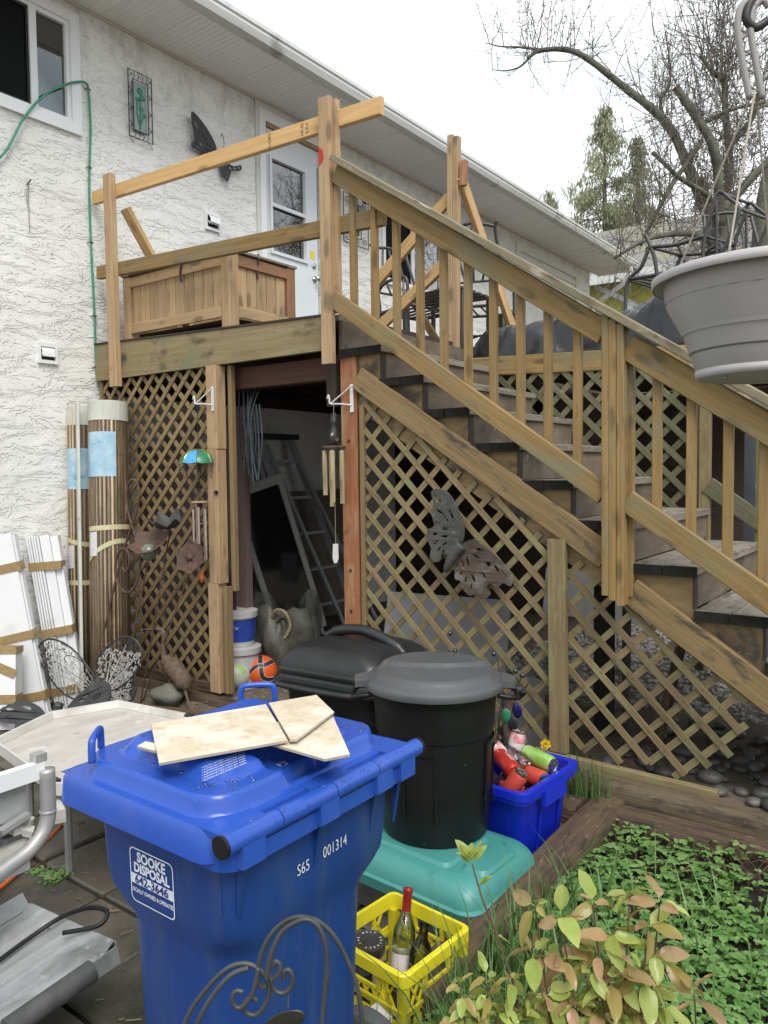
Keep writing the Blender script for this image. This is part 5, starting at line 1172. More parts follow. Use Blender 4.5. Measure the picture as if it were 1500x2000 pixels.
# rusty butterfly on the lattice
rb = thing('rusty_butterfly', 'rusty cast metal butterfly hung on the stair lattice', 'garden ornament', (3.25, -.05, 1.15))
org = (3.255, -.060, 1.13)
Wl = [(-.01, -.02), (.045, .05), (.05, .13), (.02, .21), (-.03, .29), (-.09, .315), (-.135, .30), (-.125, .24), (-.14, .18), (-.125, .115), (-.165, .10), (-.175, .05), (-.15, .0), (-.155, -.05), (-.12, -.075), (-.09, -.06), (-.085, -.03), (-.05, -.03)]
Hl = [ell(-.095, .265, .026, .010, -.9), ell(-.02, .18, .032, .010, -1.2), ell(-.09, .195, .026, .008, -.5), ell(-.055, .165, .032, .008, -1.0), ell(-.105, .135, .020, .009, -.2), ell(-.06, .105, .020, .011, 0), ell(-.125, .075, .018, .008, .2), ell(-.12, .03, .020, .008, .7), ell(-.065, .065, .024, .007, .1), ell(-.10, -.005, .02, .007, 1.0), ell(-.065, .025, .018, .007, .5), ell(-.075, -.02, .018, .006, 1.2)]
link('wing', wing(Wl, org, (1, 0, 0), (0, 0, 1), .012, Hl, .2), rust_bf, rb)
Wr = [(.03, .02), (.09, .045), (.16, .03), (.24, -.02), (.31, -.075), (.345, -.13), (.335, -.165), (.29, -.155), (.25, -.185), (.215, -.16), (.19, -.19), (.215, -.215), (.18, -.245), (.13, -.225), (.09, -.235), (.045, -.20), (.03, -.165), (.0, -.155), (.0, -.11), (.03, -.05)]
Hr_ = [ell(.15, .005, .024, .009, -.1), ell(.125, -.03, .022, .007, -.5), ell(.20, -.065, .016, .014, 0), ell(.075, -.06, .030, .009, -1.3), ell(.045, -.075, .022, .007, -1.4), ell(.25, -.085, .024, .010, -.9), ell(.30, -.105, .03, .007, -.6), ell(.175, -.125, .022, .008, -.8), ell(.11, -.145, .028, .010, -1.1), ell(.035, -.125, .014, .009, .8), ell(.065, -.155, .02, .008, 1.2), ell(.10, -.19, .02, .007, 1.4)]
link('wing', wing(Wr, org, (1, 0, 0), (0, 0, 1), .012, Hr_, .2), rust_bf2, rb)
bd = MB(); pts = [(3.30, -.075, 1.155), (3.265, -.08, 1.115), (3.235, -.08, 1.07), (3.20, -.075, 1.01)]
bd.tube(cat(pts, 6), [.032, .034, .03, .033, .029, .032, .028, .031, .027, .030, .026, .028, .024, .026, .022, .022, .018, .014, .010], 12); bd.build('body', rust_bf, rb, smooth=True)
MB().tube(cat([(3.30, -.09, 1.165), (3.315, -.10, 1.25), (3.29, -.10, 1.29), (3.255, -.10, 1.275), (3.262, -.10, 1.255)], 6), .0035, 5).tube(cat([(3.31, -.09, 1.16), (3.37, -.10, 1.185), (3.42, -.10, 1.175), (3.43, -.10, 1.135), (3.405, -.10, 1.13)], 6), .0035, 5).build('antenna', metal_grey, rb, smooth=True)

# ------------------------------------------------------------------ wheeled blue cart
bn = thing('wheeled_cart', 'large blue wheeled recycling cart with white printing in the foreground', 'cart', (4.0, -2.25, -.15))
def sec(z, x0, x1, y0, y1, r): return rrect(x0, x1, y0, y1, r, z, 7)
rings = []
for (z, ix, iy, r_) in ((-.13, .085, .085, .10), (.0, .075, .08, .11), (.30, .058, .065, .115), (.46, .050, .055, .118), (.535, .046, .050, .12), (.560, .040, .040, .11), (.590, .026, .022, .075), (.615, .018, .014, .050), (.66, .012, .010, .042), (.76, .004, .004, .042), (.80, .0, .0, .042)):
    rings.append(sec(z, 3.785+ix, 4.245-ix*.35, -2.525+iy*.35, -1.985-iy, r_))
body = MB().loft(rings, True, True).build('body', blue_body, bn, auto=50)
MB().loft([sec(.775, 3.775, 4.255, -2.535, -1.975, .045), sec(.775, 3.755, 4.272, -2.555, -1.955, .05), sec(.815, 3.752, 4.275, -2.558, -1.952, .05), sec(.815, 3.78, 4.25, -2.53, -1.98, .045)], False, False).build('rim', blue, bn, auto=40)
# lid: skirt and shaped top as height field
LX0, LX1, LY0, LY1 = 3.700, 4.262, -2.575, -1.935
MB().loft([sec(.792, LX0, LX1-.02, LY0, LY1, .045), sec(.845, LX0+.004, LX1-.02, LY0+.004, LY1-.004, .045), sec(.857, LX0+.012, LX1-.024, LY0+.012, LY1-.012, .04)], False, False).build('lid_skirt', blue, bn, auto=60)
def sstep(a, b, x): t = min(1, max(0, (x-a)/(b-a))); return t*t*(3-2*t)
def rbox(x, y, x0, x1, y0, y1, r):
    dx = max(x0+r-x, x-(x1-r), 0); dy = max(y0+r-y, y-(y1-r), 0)
    return r-math.hypot(dx, dy) if (dx > 0 or dy > 0) else min(x-x0, x1-x, y-y0, y1-y, r)
def lidz(x, y):
    z = .856
    d = rbox(x, y, LX0+.035, LX1-.045, LY0+.035, LY1-.035, .085)
    z += .040*sstep(.0, .012, d)
    d2 = rbox(x, y, LX0+.085, LX1-.085, LY0+.095, LY1-.095, .06)
    z += .032*sstep(0, .040, d2)
    # two wedge panels on the hinge side with a valley between them
    yc = (LY0+LY1)/2; v = abs(y-yc)
    cut = sstep(LX1-.27, LX1-.13, x)*sstep(.080+.10*(LX1-x), .050+.10*(LX1-x), v)
    z -= .058*cut*sstep(0, .02, d)
    z -= .020*sstep(LX1-.22, LX1-.07, x)*(1-cut)*sstep(0, .03, d2)
    return z
NXL, NYL = 110, 120
P = [[V((LX0+.012+(LX1-.024-LX0-.012)*i/(NXL-1), LY0+.012+(LY1-LY0-.024)*j/(NYL-1), 0)) for i in range(NXL)] for j in range(NYL)]
for row in P:
    for p in row: p.z = lidz(p.x, p.y)
MB().grid(P).build('lid_top', blue, bn, smooth=True)
hx, hz = 4.268, .838
for (a, b) in ((LY0+.012, LY0+.155), (LY0+.157, LY0+.325), (LY0+.327, LY0+.475), (LY0+.477, LY1+.02)):
    MB().tube([(hx, a, hz), (hx, b-.001, hz)], .021, 20).build('hinge_bar', blue, bn, auto=50)
MB().tube([(hx, LY0+.004, hz), (hx, LY0+.0115, hz)], .0225, 20).build('end_cap', black_pl, bn, auto=50)
MB().tube([(hx, LY1+.0205, hz), (hx, LY1+.026, hz)], .0225, 20).build('end_cap', black_pl, bn, auto=50)
for y in (LY0+.075, LY0+.30, LY0+.50, LY1-.045):
    MB().b2((hx-.035, y-.03, hz-.055), (hx+.019, y+.03, hz-.004)).build('hinge_clip', blue, bn)
    MB().prism([(4.240, y-.006, .78), (4.262, y-.006, .78), (4.240, y-.006, .66)], (0, .012, 0)).build('gusset', blue_body, bn)
MB().b2((LX1-.07, LY0+.012, .848), (hx, LY0+.13, .858)).build('hinge_arm', blue, bn)
MB().b2((LX1-.07, LY0+.27, .846), (hx, LY0+.40, .857)).build('hinge_arm', blue, bn)
MB().b2((LX1-.07, LY1-.10, .846), (hx, LY1-.012, .857)).build('hinge_arm', blue, bn)
for (hx0, hy0, dx, dy) in ((3.775, -1.995, .707, .707), (3.770, -2.505, .707, -.707)):
    c0 = V((hx0, hy0, lidz(hx0, hy0)-.006)); dv = V((dx, dy, 0))
    MB().tube(cat([c0-dv*.048, c0-dv*.046+V((0, 0, .036)), c0-dv*.034+V((0, 0, .050)), c0+dv*.034+V((0, 0, .050)), c0+dv*.046+V((0, 0, .036)), c0+dv*.048], 5), .0085, 8).build('lid_handle', blue, bn, smooth=True)
MB().lathe([(.022, 0), (.020, .003), (.012, .005)], (3.90, -2.42, .925), 16).build('vent_boss', blue, bn)
# raised corner seam below rim
MB().b2((4.205, -2.524, .66), (4.213, -2.513, .78)).build('corner_seam', blue_body, bn)
# rows of fine moulded print on the lid
for k in range(6): text('CAUTION DO NOT PLACE HOT ASHES', .0085, frame((4.10, -2.43-.009*k+.02, lidz(4.10, -2.42)+.0012), (.0, 1, 0), (-1, 0, 0)) @ Matrix.Translation((0, -.011*k, 0)), print_white, bn, align='CENTER', sx=.8)
text('F3', .03, frame((4.13, -2.26, lidz(4.13, -2.26)+.0012), (.2, 1, 0), (-1, .2, 0)), print_white, bn)
# printed sign on the side facing the patio
sy = -2.5235
def sidep(z): return -2.525+.35*np.interp(z, [.535, .56, .59, .615, .66, .76, .80], [.050, .040, .022, .014, .010, .004, 0])
fm = lambda x, z: frame((x, sidep(z)-.0015, z), (1, 0, 0), (0, 0, 1))
sg = MB(); o_ = rrect(3.915, 4.065, .600, .725, .014, 0, 5); i_ = rrect(3.918, 4.062, .603, .722, .012, 0, 5)
def sgn(p): return V((p.x, sidep(p.y)-.0015, p.y))
sg.loft([[sgn(p) for p in o_], [sgn(p) for p in i_]], False, False).build('sign_border', print_white, bn)
text('SOOKE', .030, fm(3.99, .705), print_white, bn, .0012, sx=1.0)
text('DISPOSAL', .0285, fm(3.99, .680), print_white, bn, .0012, sx=.98)
gz_ = MB(); gz_.grid([[sgn(V((3.918, z, 0))), sgn(V((4.062, z, 0)))] for z in (.643, .650, .658, .6655)]); gz_.build('sign_band', print_white, bn)
text('642-3646', .027, frame((3.99, sidep(.655)-.0030, .6545), (1, 0, 0), (0, 0, 1)), blue_body, bn, .0005, sx=1.12)
text('LOCALLY OWNED & OPERATED', .0128, fm(3.99, .628), print_white, bn, .0003, sx=.80)
for (b, y, z) in (('S65', -2.318, .685), ('001314', -2.212, .690)):
    text(b, .036, frame((4.2445, y, z), (0, 1, .0), (0, 0, 1)), print_white, bn, -.0002, sx=.78)
# wheels
for y in (-2.50, -1.98):
    wl = MB().lathe([(.06, -.03), (.115, -.032), (.132, -.022), (.135, 0), (.132, .022), (.115, .032), (.06, .03)], (4.15, y, -.012), 32, Euler((R(90), 0, 0)).to_matrix()).build('wheel', tyre_m, bn, auto=50)
    MB().lathe([(.02, -.036), (.058, -.034), (.058, .034), (.02, .036)], (4.15, y, -.012), 20, Euler((R(90), 0, 0)).to_matrix()).build('hub', black_pl, wl, auto=40)
# rain drops on the lid
dp = MB(); rg = random.Random(11)
for k in range(260):
    x, y = rg.uniform(LX0+.06, LX1-.05), rg.uniform(LY0+.06, LY1-.05)
    if rg.random() < .55: x = rg.uniform(LX1-.2, LX1-.06)
    s_ = .004; n_ = V((-(lidz(x+s_, y)-lidz(x-s_, y))/(2*s_), -(lidz(x, y+s_)-lidz(x, y-s_))/(2*s_), 1)).normalized()
    if n_.z < .8: continue
    r_ = rg.uniform(.0022, .0075)*rg.uniform(.6, 1); dp.ball((x, y, lidz(x, y)+.0004), r_, 8, (1, rg.uniform(.7, 1), .38))
for k in range(60):
    a = rg.uniform(.2, 2.2); y = rg.uniform(LY0+.02, LY1); dp.ball((hx+.021*math.cos(a), y, hz+.021*math.sin(a)), rg.uniform(.0014, .003), 6, (.8, 1, .8))
stuff(dp.build('rain_drops', water_m, bn, smooth=True))

def tile(name, pts, z, th, label, tiltx=0., tilty=0.):
    c = V((sum(p[0] for p in pts)/len(pts), sum(p[1] for p in pts)/len(pts), z)); f_ = lambda p: V((p[0], p[1], z+(p[0]-c.x)*tiltx+(p[1]-c.y)*tilty))
    t_ = thing(name, label, 'tile', c, 'vinyl tile offcuts on the blue cart')
    top = [f_(p)+V((0, 0, th)) for p in pts]; bot = [f_(p) for p in pts]
    MB().loft([bot, [p-V((0, 0, .0006)) for p in top]]).build('core', vinyl_edge, t_)
    MB().loft([[p-V((0, 0, .0005)) for p in top], top]).build('printed_face', vinyl, t_)
ZT = .928
tile('vinyl_plank', [(3.93, -2.115), (3.82, -2.39), (4.05, -2.54), (4.168, -2.282)], ZT+.008, .006, 'long cream vinyl plank lying across the blue cart lid', .0, -.01)
tile('vinyl_plank', [(3.936, -2.110), (4.172, -2.278), (4.184, -2.268), (4.125, -2.07), (3.99, -1.985)], ZT+.009, .006, 'angled cream vinyl offcut butted against the long plank', .0, .0)
tile('vinyl_plank', [(4.10, -2.30), (4.285, -2.29), (4.31, -2.235), (4.11, -2.06), (4.02, -2.14)], ZT-.004, .006, 'pointed cream vinyl offcut underneath the other two tiles', -.03, .0)
tile('vinyl_plank', [(3.905, -2.49), (3.895, -2.46), (3.96, -2.45), (3.965, -2.485)], ZT+.001, .006, 'small vinyl sliver poking out left of the long plank')

# ------------------------------------------------------------------ round can on tote
cn = thing('round_trash_can', 'round black plastic trash can with grey lid standing on the teal tote', 'trash can', (3.70, -.97, .119))
c = (3.705, -.965, .1195)
prof = [(.205, 0), (.212, .012), (.222, .22), (.228, .40), (.233, .405), (.236, .43), (.243, .52), (.250, .59), (.258, .60), (.258, .612)]
MB().lathe(prof, c, 56, capt=False).build('can_body', black_pl, cn, auto=35)
for k in range(4):
    a = .3+k*math.pi/2
    for s_ in (-.28, .28):
        q = a+s_; MB().tube([(c[0]+.2235*math.cos(q), c[1]+.2235*math.sin(q), c[2]+.10), (c[0]+.232*math.cos(q), c[1]+.232*math.sin(q), c[2]+.385)], .005, 5).build('moulded_rib', black_pl, cn)
    P = [[V((c[0]+(.2205+.017*z/.45)*math.cos(a+t), c[1]+(.2205+.017*z/.45)*math.sin(a+t), c[2]+z)) for z in (.36, .385)] for t in np.linspace(-.28, .28, 8)]
    MB().grid(P).build('moulded_band', black_pl, cn, smooth=True)
P = []; nr, na = 26, 80
view = math.atan2(-3.516+.965, 5.366-3.705)
for i in range(nr):
    r_ = .279*i/(nr-1); row = []
    for k in range(na+1):
        a = 2*math.pi*(k % na)/na; x, y = r_*math.cos(a), r_*math.sin(a)
        # dome with one curved step across it
        vx = x*math.cos(view)+y*math.sin(view); vy = -x*math.sin(view)+y*math.cos(view)
        z = .612+.024*sstep(.252, .222, r_)+.012*(1-(r_/.28)**2)-.012*sstep(.262, .279, r_)
        arc = -.055-.9*(vy**2)*1.0+.0
        z += .014*sstep(.004, -.004, vx-(.03-1.5*vy*vy))*sstep(.225, .215, r_)
        row.append(V((c[0]+x, c[1]+y, c[2]+z)))
    P.append(row)
MB().grid(P).build('lid', black_lid, cn, smooth=True)
MB().lathe([(.279, .600), (.283, .588), (.280, .575), (.270, .575), (.262, .590)], c, 64, capb=False, capt=False).build('lid_lip', black_lid, cn, auto=60)
for k, a in enumerate((view-1.45, view+1.45)):
    d = V((math.cos(a), math.sin(a), 0)); t_ = V((-math.sin(a), math.cos(a), 0)); c0 = V(c)
    MB().prism([c0+d*.262-t_*.07+V((0, 0, .590)), c0+d*.318-t_*.05+V((0, 0, .582)), c0+d*.318+t_*.05+V((0, 0, .582)), c0+d*.262+t_*.07+V((0, 0, .590))], (0, 0, .024)).build('lid_tab', black_lid, cn)
    MB().tube(cat([c0+d*.25-t_*.075+V((0, 0, .56)), c0+d*.31-t_*.065+V((0, 0, .55)), c0+d*.325+V((0, 0, .535)), c0+d*.31+t_*.065+V((0, 0, .55)), c0+d*.25+t_*.075+V((0, 0, .56))], 5), .010, 6).build('side_handle', black_pl, cn, smooth=True)
tt = thing('storage_tote', 'grey storage tote with teal lid under the round trash can', 'tote', (3.75, -1.1, -.15))
Mt = Matrix.Translation(V((3.715, -1.055, -.15))) @ Matrix.Rotation(R(-3), 4, 'Z')
def ts(z, i, r_=.07): return rrect(-.385+i, .385-i, -.25+i, .25-i, r_, z, 6)
MB().loft([ts(.0, .07, .05), ts(.19, .030, .06)], True, False).build('tub', tote_grey, tt, auto=40, mtx=Mt)
MB().loft([ts(.135, .022), ts(.135, .004), ts(.178, -.004), ts(.186, .006), ts(.205, .010), ts(.232, .022), ts(.252, .040), ts(.262, .062), ts(.264, .085), ts(.256, .095), ts(.256, .13)], False, True).build('lid', teal, tt, auto=28, mtx=Mt)
for s_ in (-1, 1):
    MB().loft([rrect(s_*.295-.055, s_*.295+.055, -.12, .12, .03, .256, 4), rrect(s_*.295-.045, s_*.295+.045, -.11, .11, .03, .270, 4)], False, True).build('lid_latch_pad', teal, tt, auto=28, mtx=Mt)
MB().loft([rrect(-.21, .21, -.15, .15, .03, .256, 4), rrect(-.20, .20, -.14, .14, .03, .268, 4)], False, True).build('lid_panel', teal, tt, auto=28, mtx=Mt)

# ------------------------------------------------------------------ rectangular black bin behind
rbn = thing('black_storage_bin', 'squat black wet plastic bin with domed lid beside the reddish post', 'bin', (2.85, -.45, -.1))
Mb = Matrix.Translation(V((2.86, -.42, -.12))) @ Matrix.Rotation(R(4), 4, 'Z')
def bs_(z, i, r_=.06): return rrect(-.31+i, .31-i, -.29+i, .29-i, r_, z, 6)
MB().loft([bs_(0, .07), bs_(.55, .035), bs_(.60, .03)], True, False).build('bin_body', black_pl, rbn, auto=40, mtx=Mb)
MB().loft([bs_(.585, .02), bs_(.585, -.012), bs_(.60, -.02), bs_(.618, -.018), bs_(.625, .0), bs_(.640, .004), bs_(.650, -.004), bs_(.668, -.004), bs_(.678, .008), bs_(.70, .010), bs_(.735, .022, .08), bs_(.765, .055, .09), bs_(.785, .11, .10), bs_(.795, .17, .10)], False, True).build('lid', black_wet, rbn, auto=40, mtx=Mb)
P = []
for i in range(15):
    t = i/14; x = -.13+.38*t; hgt = .055*math.sin(math.pi*t)**.6; ww = .045
    P.append([Mb @ V((x, y, .70+.085*sstep(.0, .5, 1-abs(t-.4))*1.0+hgt*max(0, 1-(y/ww)**2))) for y in np.linspace(-ww, ww, 9)])
MB().tube(cat([Mb @ V(p) for p in ((-.20, .02, .785), (-.12, .02, .82), (.02, .02, .838), (.14, .02, .815), (.24, .02, .775), (.29, .02, .735))], 5), [.02]*4+[.028]*18+[.024]*3+[.018], 10).build('lid_handle', black_wet, rbn, smooth=True)
MB().tube(cat([Mb @ V(p) for p in ((-.26, -.300, .60), (-.24, -.335, .60), (-.1, -.345, .60), (.1, -.345, .60), (.2, -.335, .60), (.24, -.300, .60))], 5), .016, 8).build('front_bail', black_wet, rbn, smooth=True)
MB().tube(cat([Mb @ V(p) for p in ((.312, -.2, .60), (.345, -.18, .59), (.352, 0, .59), (.345, .18, .59), (.312, .2, .60))], 5), .016, 8).build('side_bail', black_wet, rbn, smooth=True)
for x in (-.15, .0, .15): MB().box((0, 0, 0), (.012, .008, .5)).build('moulded_rib', black_pl, rbn, mtx=Mb @ Matrix.Translation((x, -.243, .29)) @ Matrix.Rotation(R(-3.5), 4, 'X'))

# ------------------------------------------------------------------ recycling box with cans
rc = thing('recycling_box', 'open blue recycling box full of drink cans between can and timber', 'box', (3.88, -.62, -.15))
Mr = Matrix.Translation(V((3.885, -.60, -.15))) @ Matrix.Rotation(R(-4), 4, 'Z')
def qs(z, i, r_=.04): return rrect(-.15+i, .15-i, -.215+i, .215-i, r_, z, 5)
MB().loft([qs(.0, .045), qs(.36, .012), qs(.375, .004), qs(.375, -.016), qs(.395, -.016), qs(.395, -.024), qs(.425, -.024), qs(.43, -.016), qs(.425, .006), qs(.36, .016), qs(.02, .05)], True, True).build('box_shell', blue_box, rc, auto=30, mtx=Mr)
MB().b2((.158, -.08, .33), (.178, .10, .398)).build('grip', blue_box, rc, mtx=Mr)
for x in (-.07, .07): MB().prism([(x, -.155, .0), (x+.012, -.155, .0), (x+.012, -.196, .34), (x, -.196, .34)], (0, -.008, 0)).build('rib', blue_box, rc, mtx=Mr)
MB().prism([(.108, -.06, .02), (.108, -.05, .02), (.142, -.05, .33), (.142, -.06, .33)], (.008, 0, 0)).prism([(.108, .10, .02), (.108, .11, .02), (.142, .11, .33), (.142, .10, .33)], (.008, 0, 0)).build('rib', blue_box, rc, mtx=Mr)
def can(p, d, mt, label, name='drink_can', h=.122, r=.033, band=None, txt=None):
    d = V(d).normalized(); x = d.orthogonal().normalized(); M = Mr @ Matrix.Translation(V(p)+V((0, 0, .028))) @ Matrix.Scale(1.08, 4) @ d.to_track_quat('Z', 'Y').to_matrix().to_4x4()
    t_ = thing(name, label, 'can', (M @ V((0, 0, 0))), 'drink cans in the blue box')
    MB().lathe([(r*.80, -h/2), (r*.98, -h/2+.008), (r, -h/2+.014), (r, h/2-.016), (r*.82, h/2-.003)], (0, 0, 0), 24, capt=False).build('can_wall', mt, t_, auto=50, mtx=M)
    MB().lathe([(r*.83, h/2-.004), (r*.84, h/2), (r*.79, h/2), (r*.76, h/2-.004), (.001, h/2-.004)], (0, 0, 0), 24, capb=False).build('can_end', chrome, t_, auto=50, mtx=M)
    MB().lathe([(.001, -h/2+.006), (r*.6, -h/2+.004), (r*.74, -h/2), (r*.80, -h/2+.001)], (0, 0, 0), 24, capb=False, capt=False).build('can_base', chrome, t_, auto=50, mtx=M)
    MB().box((r*.28, 0, h/2-.002), (r*.6, r*.42, .002)).build('pull_tab', chrome, t_, mtx=M)
    MB().lathe([(.001, 0), (r*.24, 0), (r*.24, .0006), (.001, .0006)], (-r*.42, 0, h/2-.0038), 12).build('mouth', ink, t_, mtx=M)
    if band: MB().lathe([(r+.0005, band[0]), (r+.0005, band[1])], (0, 0, 0), 24, capb=False, capt=False).build('print_band', band[2], t_, smooth=True, mtx=M)
    if txt:
        # lettering wrapped round the wall
        cu = text(txt, .030, Matrix.Identity(4), paper, t_); me = cu.data
        for v in me.vertices:
            a = v.co.y/(r)+txt_a[0]; v.co = ((r+.0008)*math.cos(a), (r+.0008)*math.sin(a), v.co.x)
        cu.matrix_basis = M
    return t_
txt_a = [0.]
can((-.085, .13, .435), (.1, .15, .9), can_pink, 'red and white can standing at the back of the blue box', band=(-.04, .02, paper))
can((.055, .085, .425), (.95, -.25, -.05), can_green, 'tall bright green can lying across the blue box', h=.155)
txt_a[0] = 1.9
can((-.035, -.035, .42), (-.75, .45, .15), can_red, 'red can lying in the middle of the blue box', txt='bubly', h=.14)
can((.075, .015, .375), (.9, -.4, .1), can_coral, 'coral can half under the green one', h=.13)
can((-.085, -.135, .395), (-.35, -.55, .60), can_dark, 'dark can with open silver top at the near corner of the box')
can((.055, -.125, .38), (.5, .15, .85), can_coral, 'coral can with its base up near the box rim')
can((-.10, .03, .42), (-.3, -.3, .5), can_pink, 'pink patterned can at the left of the blue box')
tag(MB().tube(cat([Mr @ V(p) for p in ((-.14, .10, .45), (-.10, .08, .452), (-.04, .05, .448), (.02, .03, .44), (.035, .025, .437))], 5), [.012]*3+[.030]*5+[.034]*7+[.03]*5+[.012], 14).build('plastic_bottle', clear_w, smooth=True), 'crushed clear pinkish plastic bottle among the cans', 'bottle')
for k in range(7): can((random.uniform(-.09, .09), random.uniform(-.13, .13), .30+.01*k), (random.uniform(-1, 1), random.uniform(-1, 1), .1), [can_red, can_dark, can_pink, can_coral][k % 4], 'can buried deeper in the blue box')

# ------------------------------------------------------------------ yellow crate with bottles
ck = thing('milk_crate', 'yellow plastic milk crate full of bottles in front of the teal tote', 'crate', (3.98, -1.62, -.15))
Mc = Matrix.Translation(V((3.985, -1.615, -.145))) @ Matrix.Rotation(R(-5), 4, 'Z')
hw, hh = .160, .25
for s_, ax in ((-1, 0), (1, 0), (-1, 1), (1, 1)):
    mb = MB(); A = (lambda u, z, t: (s_*(hw-t), u, z)) if ax == 0 else (lambda u, z, t: (u, s_*(hw-t), z))
    wd = hw-.016 if ax else hw-.028
    def slab(u0, u1, z0, z1, t0=.002, t1=.011, rot=0.):
        p, q = A(u0, z0, t0), A(u1, z1, t1); mb.b2(p, q)
    slab(-wd, wd, .115, .128); slab(-wd, wd, .0, .014)
    # handle slot
    for u in (-.055, .055): slab(u-.006, u+.006, .165, .205)
    slab(-.055, .055, .158, .167)
    # diagonal bars above, boxed panel below
    def bar(u0, z0, u1, z1, w=.007):
        n_ = V((-(z1-z0), u1-u0)).normalized()*w/2 if False else None
        L_ = math.hypot(u1-u0, z1-z0); nx_, nz_ = -(z1-z0)/L_*w/2, (u1-u0)/L_*w/2
        poly = [A(u0+nx_, z0+nz_, .003), A(u1+nx_, z1+nz_, .003), A(u1-nx_, z1-nz_, .003), A(u0-nx_, z0-nz_, .003)]
        e = V(A(0, 0, .009))-V(A(0, 0, .003)); mb.prism(poly, e)
    for k in range(-2, 9):
        u = -wd+k*.036
        for sg_ in (1, -1):
            a, b = u, u+sg_*.050
            if sg_ < 0: a, b = u+.05, u
            z0_, z1_ = .125, .21
            # clip against the panel ends and keep the hand slot open
            if min(a, b) < -wd or max(a, b) > wd: continue
            if max(a, b) > -.045 and min(a, b) < .045: bar(a, .125, a+(b-a)*.42, .16); continue
            bar(a, z0_, b, z1_)
    for u in (-.09, -.03, .03, .09): slab(u-.004, u+.004, .014, .115, .003, .010)
    slab(-wd+.02, wd-.02, .035, .095, .006, .009)
    mb.build('side_wall', yellow, ck, mtx=Mc)
MB().loft([rrect(-hw+.003, hw-.003, -hw+.003, hw-.003, .022, .205, 4), rrect(-hw-.006, hw+.006, -hw-.006, hw+.006, .026, .210, 4), rrect(-hw-.006, hw+.006, -hw-.006, hw+.006, .026, .246, 4), rrect(-hw-.002, hw+.002, -hw-.002, hw+.002, .024, hh, 4), rrect(-hw+.010, hw-.010, -hw+.010, hw-.010, .018, hh, 4), rrect(-hw+.012, hw-.012, -hw+.012, hw-.012, .018, .205, 4)], False, False).build('rim', yellow_cl, ck, auto=40, mtx=Mc)
for sx_ in (-1, 1):
    for sy_ in (-1, 1):
        MB().loft([rrect(sx_*(hw-.017)-.0165, sx_*(hw-.017)+.0165, sy_*(hw-.017)-.0165, sy_*(hw-.017)+.0165, .010, z, 3) for z in (.0, .205)]).build('corner_post', yellow, ck, auto=40, mtx=Mc)
for z in (.06, .13): MB().loft([rrect(-hw-.003, hw+.003, -hw-.003, hw+.003, .024, z, 4), rrect(-hw-.003, hw+.003, -hw-.003, hw+.003, .024, z+.008, 4), rrect(-hw+.004, hw-.004, -hw+.004, hw-.004, .020, z+.008, 4), rrect(-hw+.004, hw-.004, -hw+.004, hw-.004, .020, z, 4)], False, False).build('band', yellow, ck, mtx=Mc)
MB().b2((-hw+.02, -hw+.02, .004), (hw-.02, hw-.02, .012)).build('floor', yellow, ck, mtx=Mc)
def vessel(p, d, prof, mt, name, label, catg, parts=(), n=24):
    d = V(d).normalized(); M = Mc @ Matrix.Translation(V(p)) @ d.to_track_quat('Z', 'Y').to_matrix().to_4x4()
    t_ = thing(name, label, catg, M @ V((0, 0, 0)))
    MB().lathe(prof, (0, 0, 0), n, capt=False).build('glass_body', mt, t_, smooth=True, mtx=M)
    for nm_, pf, m_ in parts: MB().lathe(pf, (0, 0, 0), n, capb=False).build(nm_, m_, t_, auto=40, mtx=M)
    return t_, M
vessel((-.015, .02, .02), (-.12, .30, .95), [(.034, 0), (.037, .006), (.037, .175), (.034, .195), (.022, .225), (.0145, .245), (.0135, .30)], bottle_g, 'wine_bottle', 'clear wine bottle with red foil cap standing in the yellow crate', 'bottle',
       (('label', [(.0376, .045), (.0376, .125)], mat('label_pink', (.72, .64, .62), (.62, .58, .60), rough=.6, scale=14.)), ('foil_cap', [(.0150, .245), (.0152, .30), (.0165, .303), (.0165, .312), (.015, .315), (.001, .315)], red_cap)))
vessel((.04, .03, .02), (.05, .15, .95), [(.034, 0), (.036, .006), (.036, .15), (.030, .175), (.016, .20), (.014, .24)], bottle_g, 'glass_bottle', 'pale green glass bottle behind the wine bottle', 'bottle')
tj, Mj = vessel((-.105, -.035, .03), (.10, -.02, .9), [(.046, 0), (.048, .01), (.048, .13), (.044, .145), (.044, .15)], tan_pl, 'lidded_jar', 'jar with black embossed lid in the yellow crate', 'jar', (('jar_lid', [(.050, .135), (.052, .138), (.052, .168), (.049, .172), (.044, .170), (.001, .169)], jar_dark),))
for k, ch in enumerate('MALT EXTRACT JAR '): text(ch, .010, Mj @ Matrix.Rotation(-2*math.pi*k/17, 4, 'Z') @ Matrix.Translation((0, .036, .1725)), paper, tj, .0002)
vessel((-.07, -.105, .02), (.05, .0, .9), [(.036, 0), (.038, .008), (.038, .10), (.034, .115)], clear, 'glass_jar', 'small jar with dark ribbed cap at the near corner of the crate', 'jar', (('cap', [(.036, .105), (.038, .108), (.038, .13), (.001, .132)], jar_dark),))
vessel((.03, -.08, .02), (.3, -.6, .5), [(.036, 0), (.038, .008), (.038, .10), (.034, .115)], clear, 'glass_jar', 'glass jar with white cap lying at the front of the crate', 'jar', (('cap', [(.036, .105), (.037, .108), (.037, .13), (.001, .132)], hook_w),))
vessel((.095, -.02, .03), (.9, -.2, .35), [(.038, 0), (.040, .008), (.040, .12), (.030, .14)], clear, 'glass_jar', 'clear jar lying against the right wall of the crate', 'jar', (('cap', [(.031, .13), (.032, .132), (.032, .15), (.001, .152)], hook_w),))

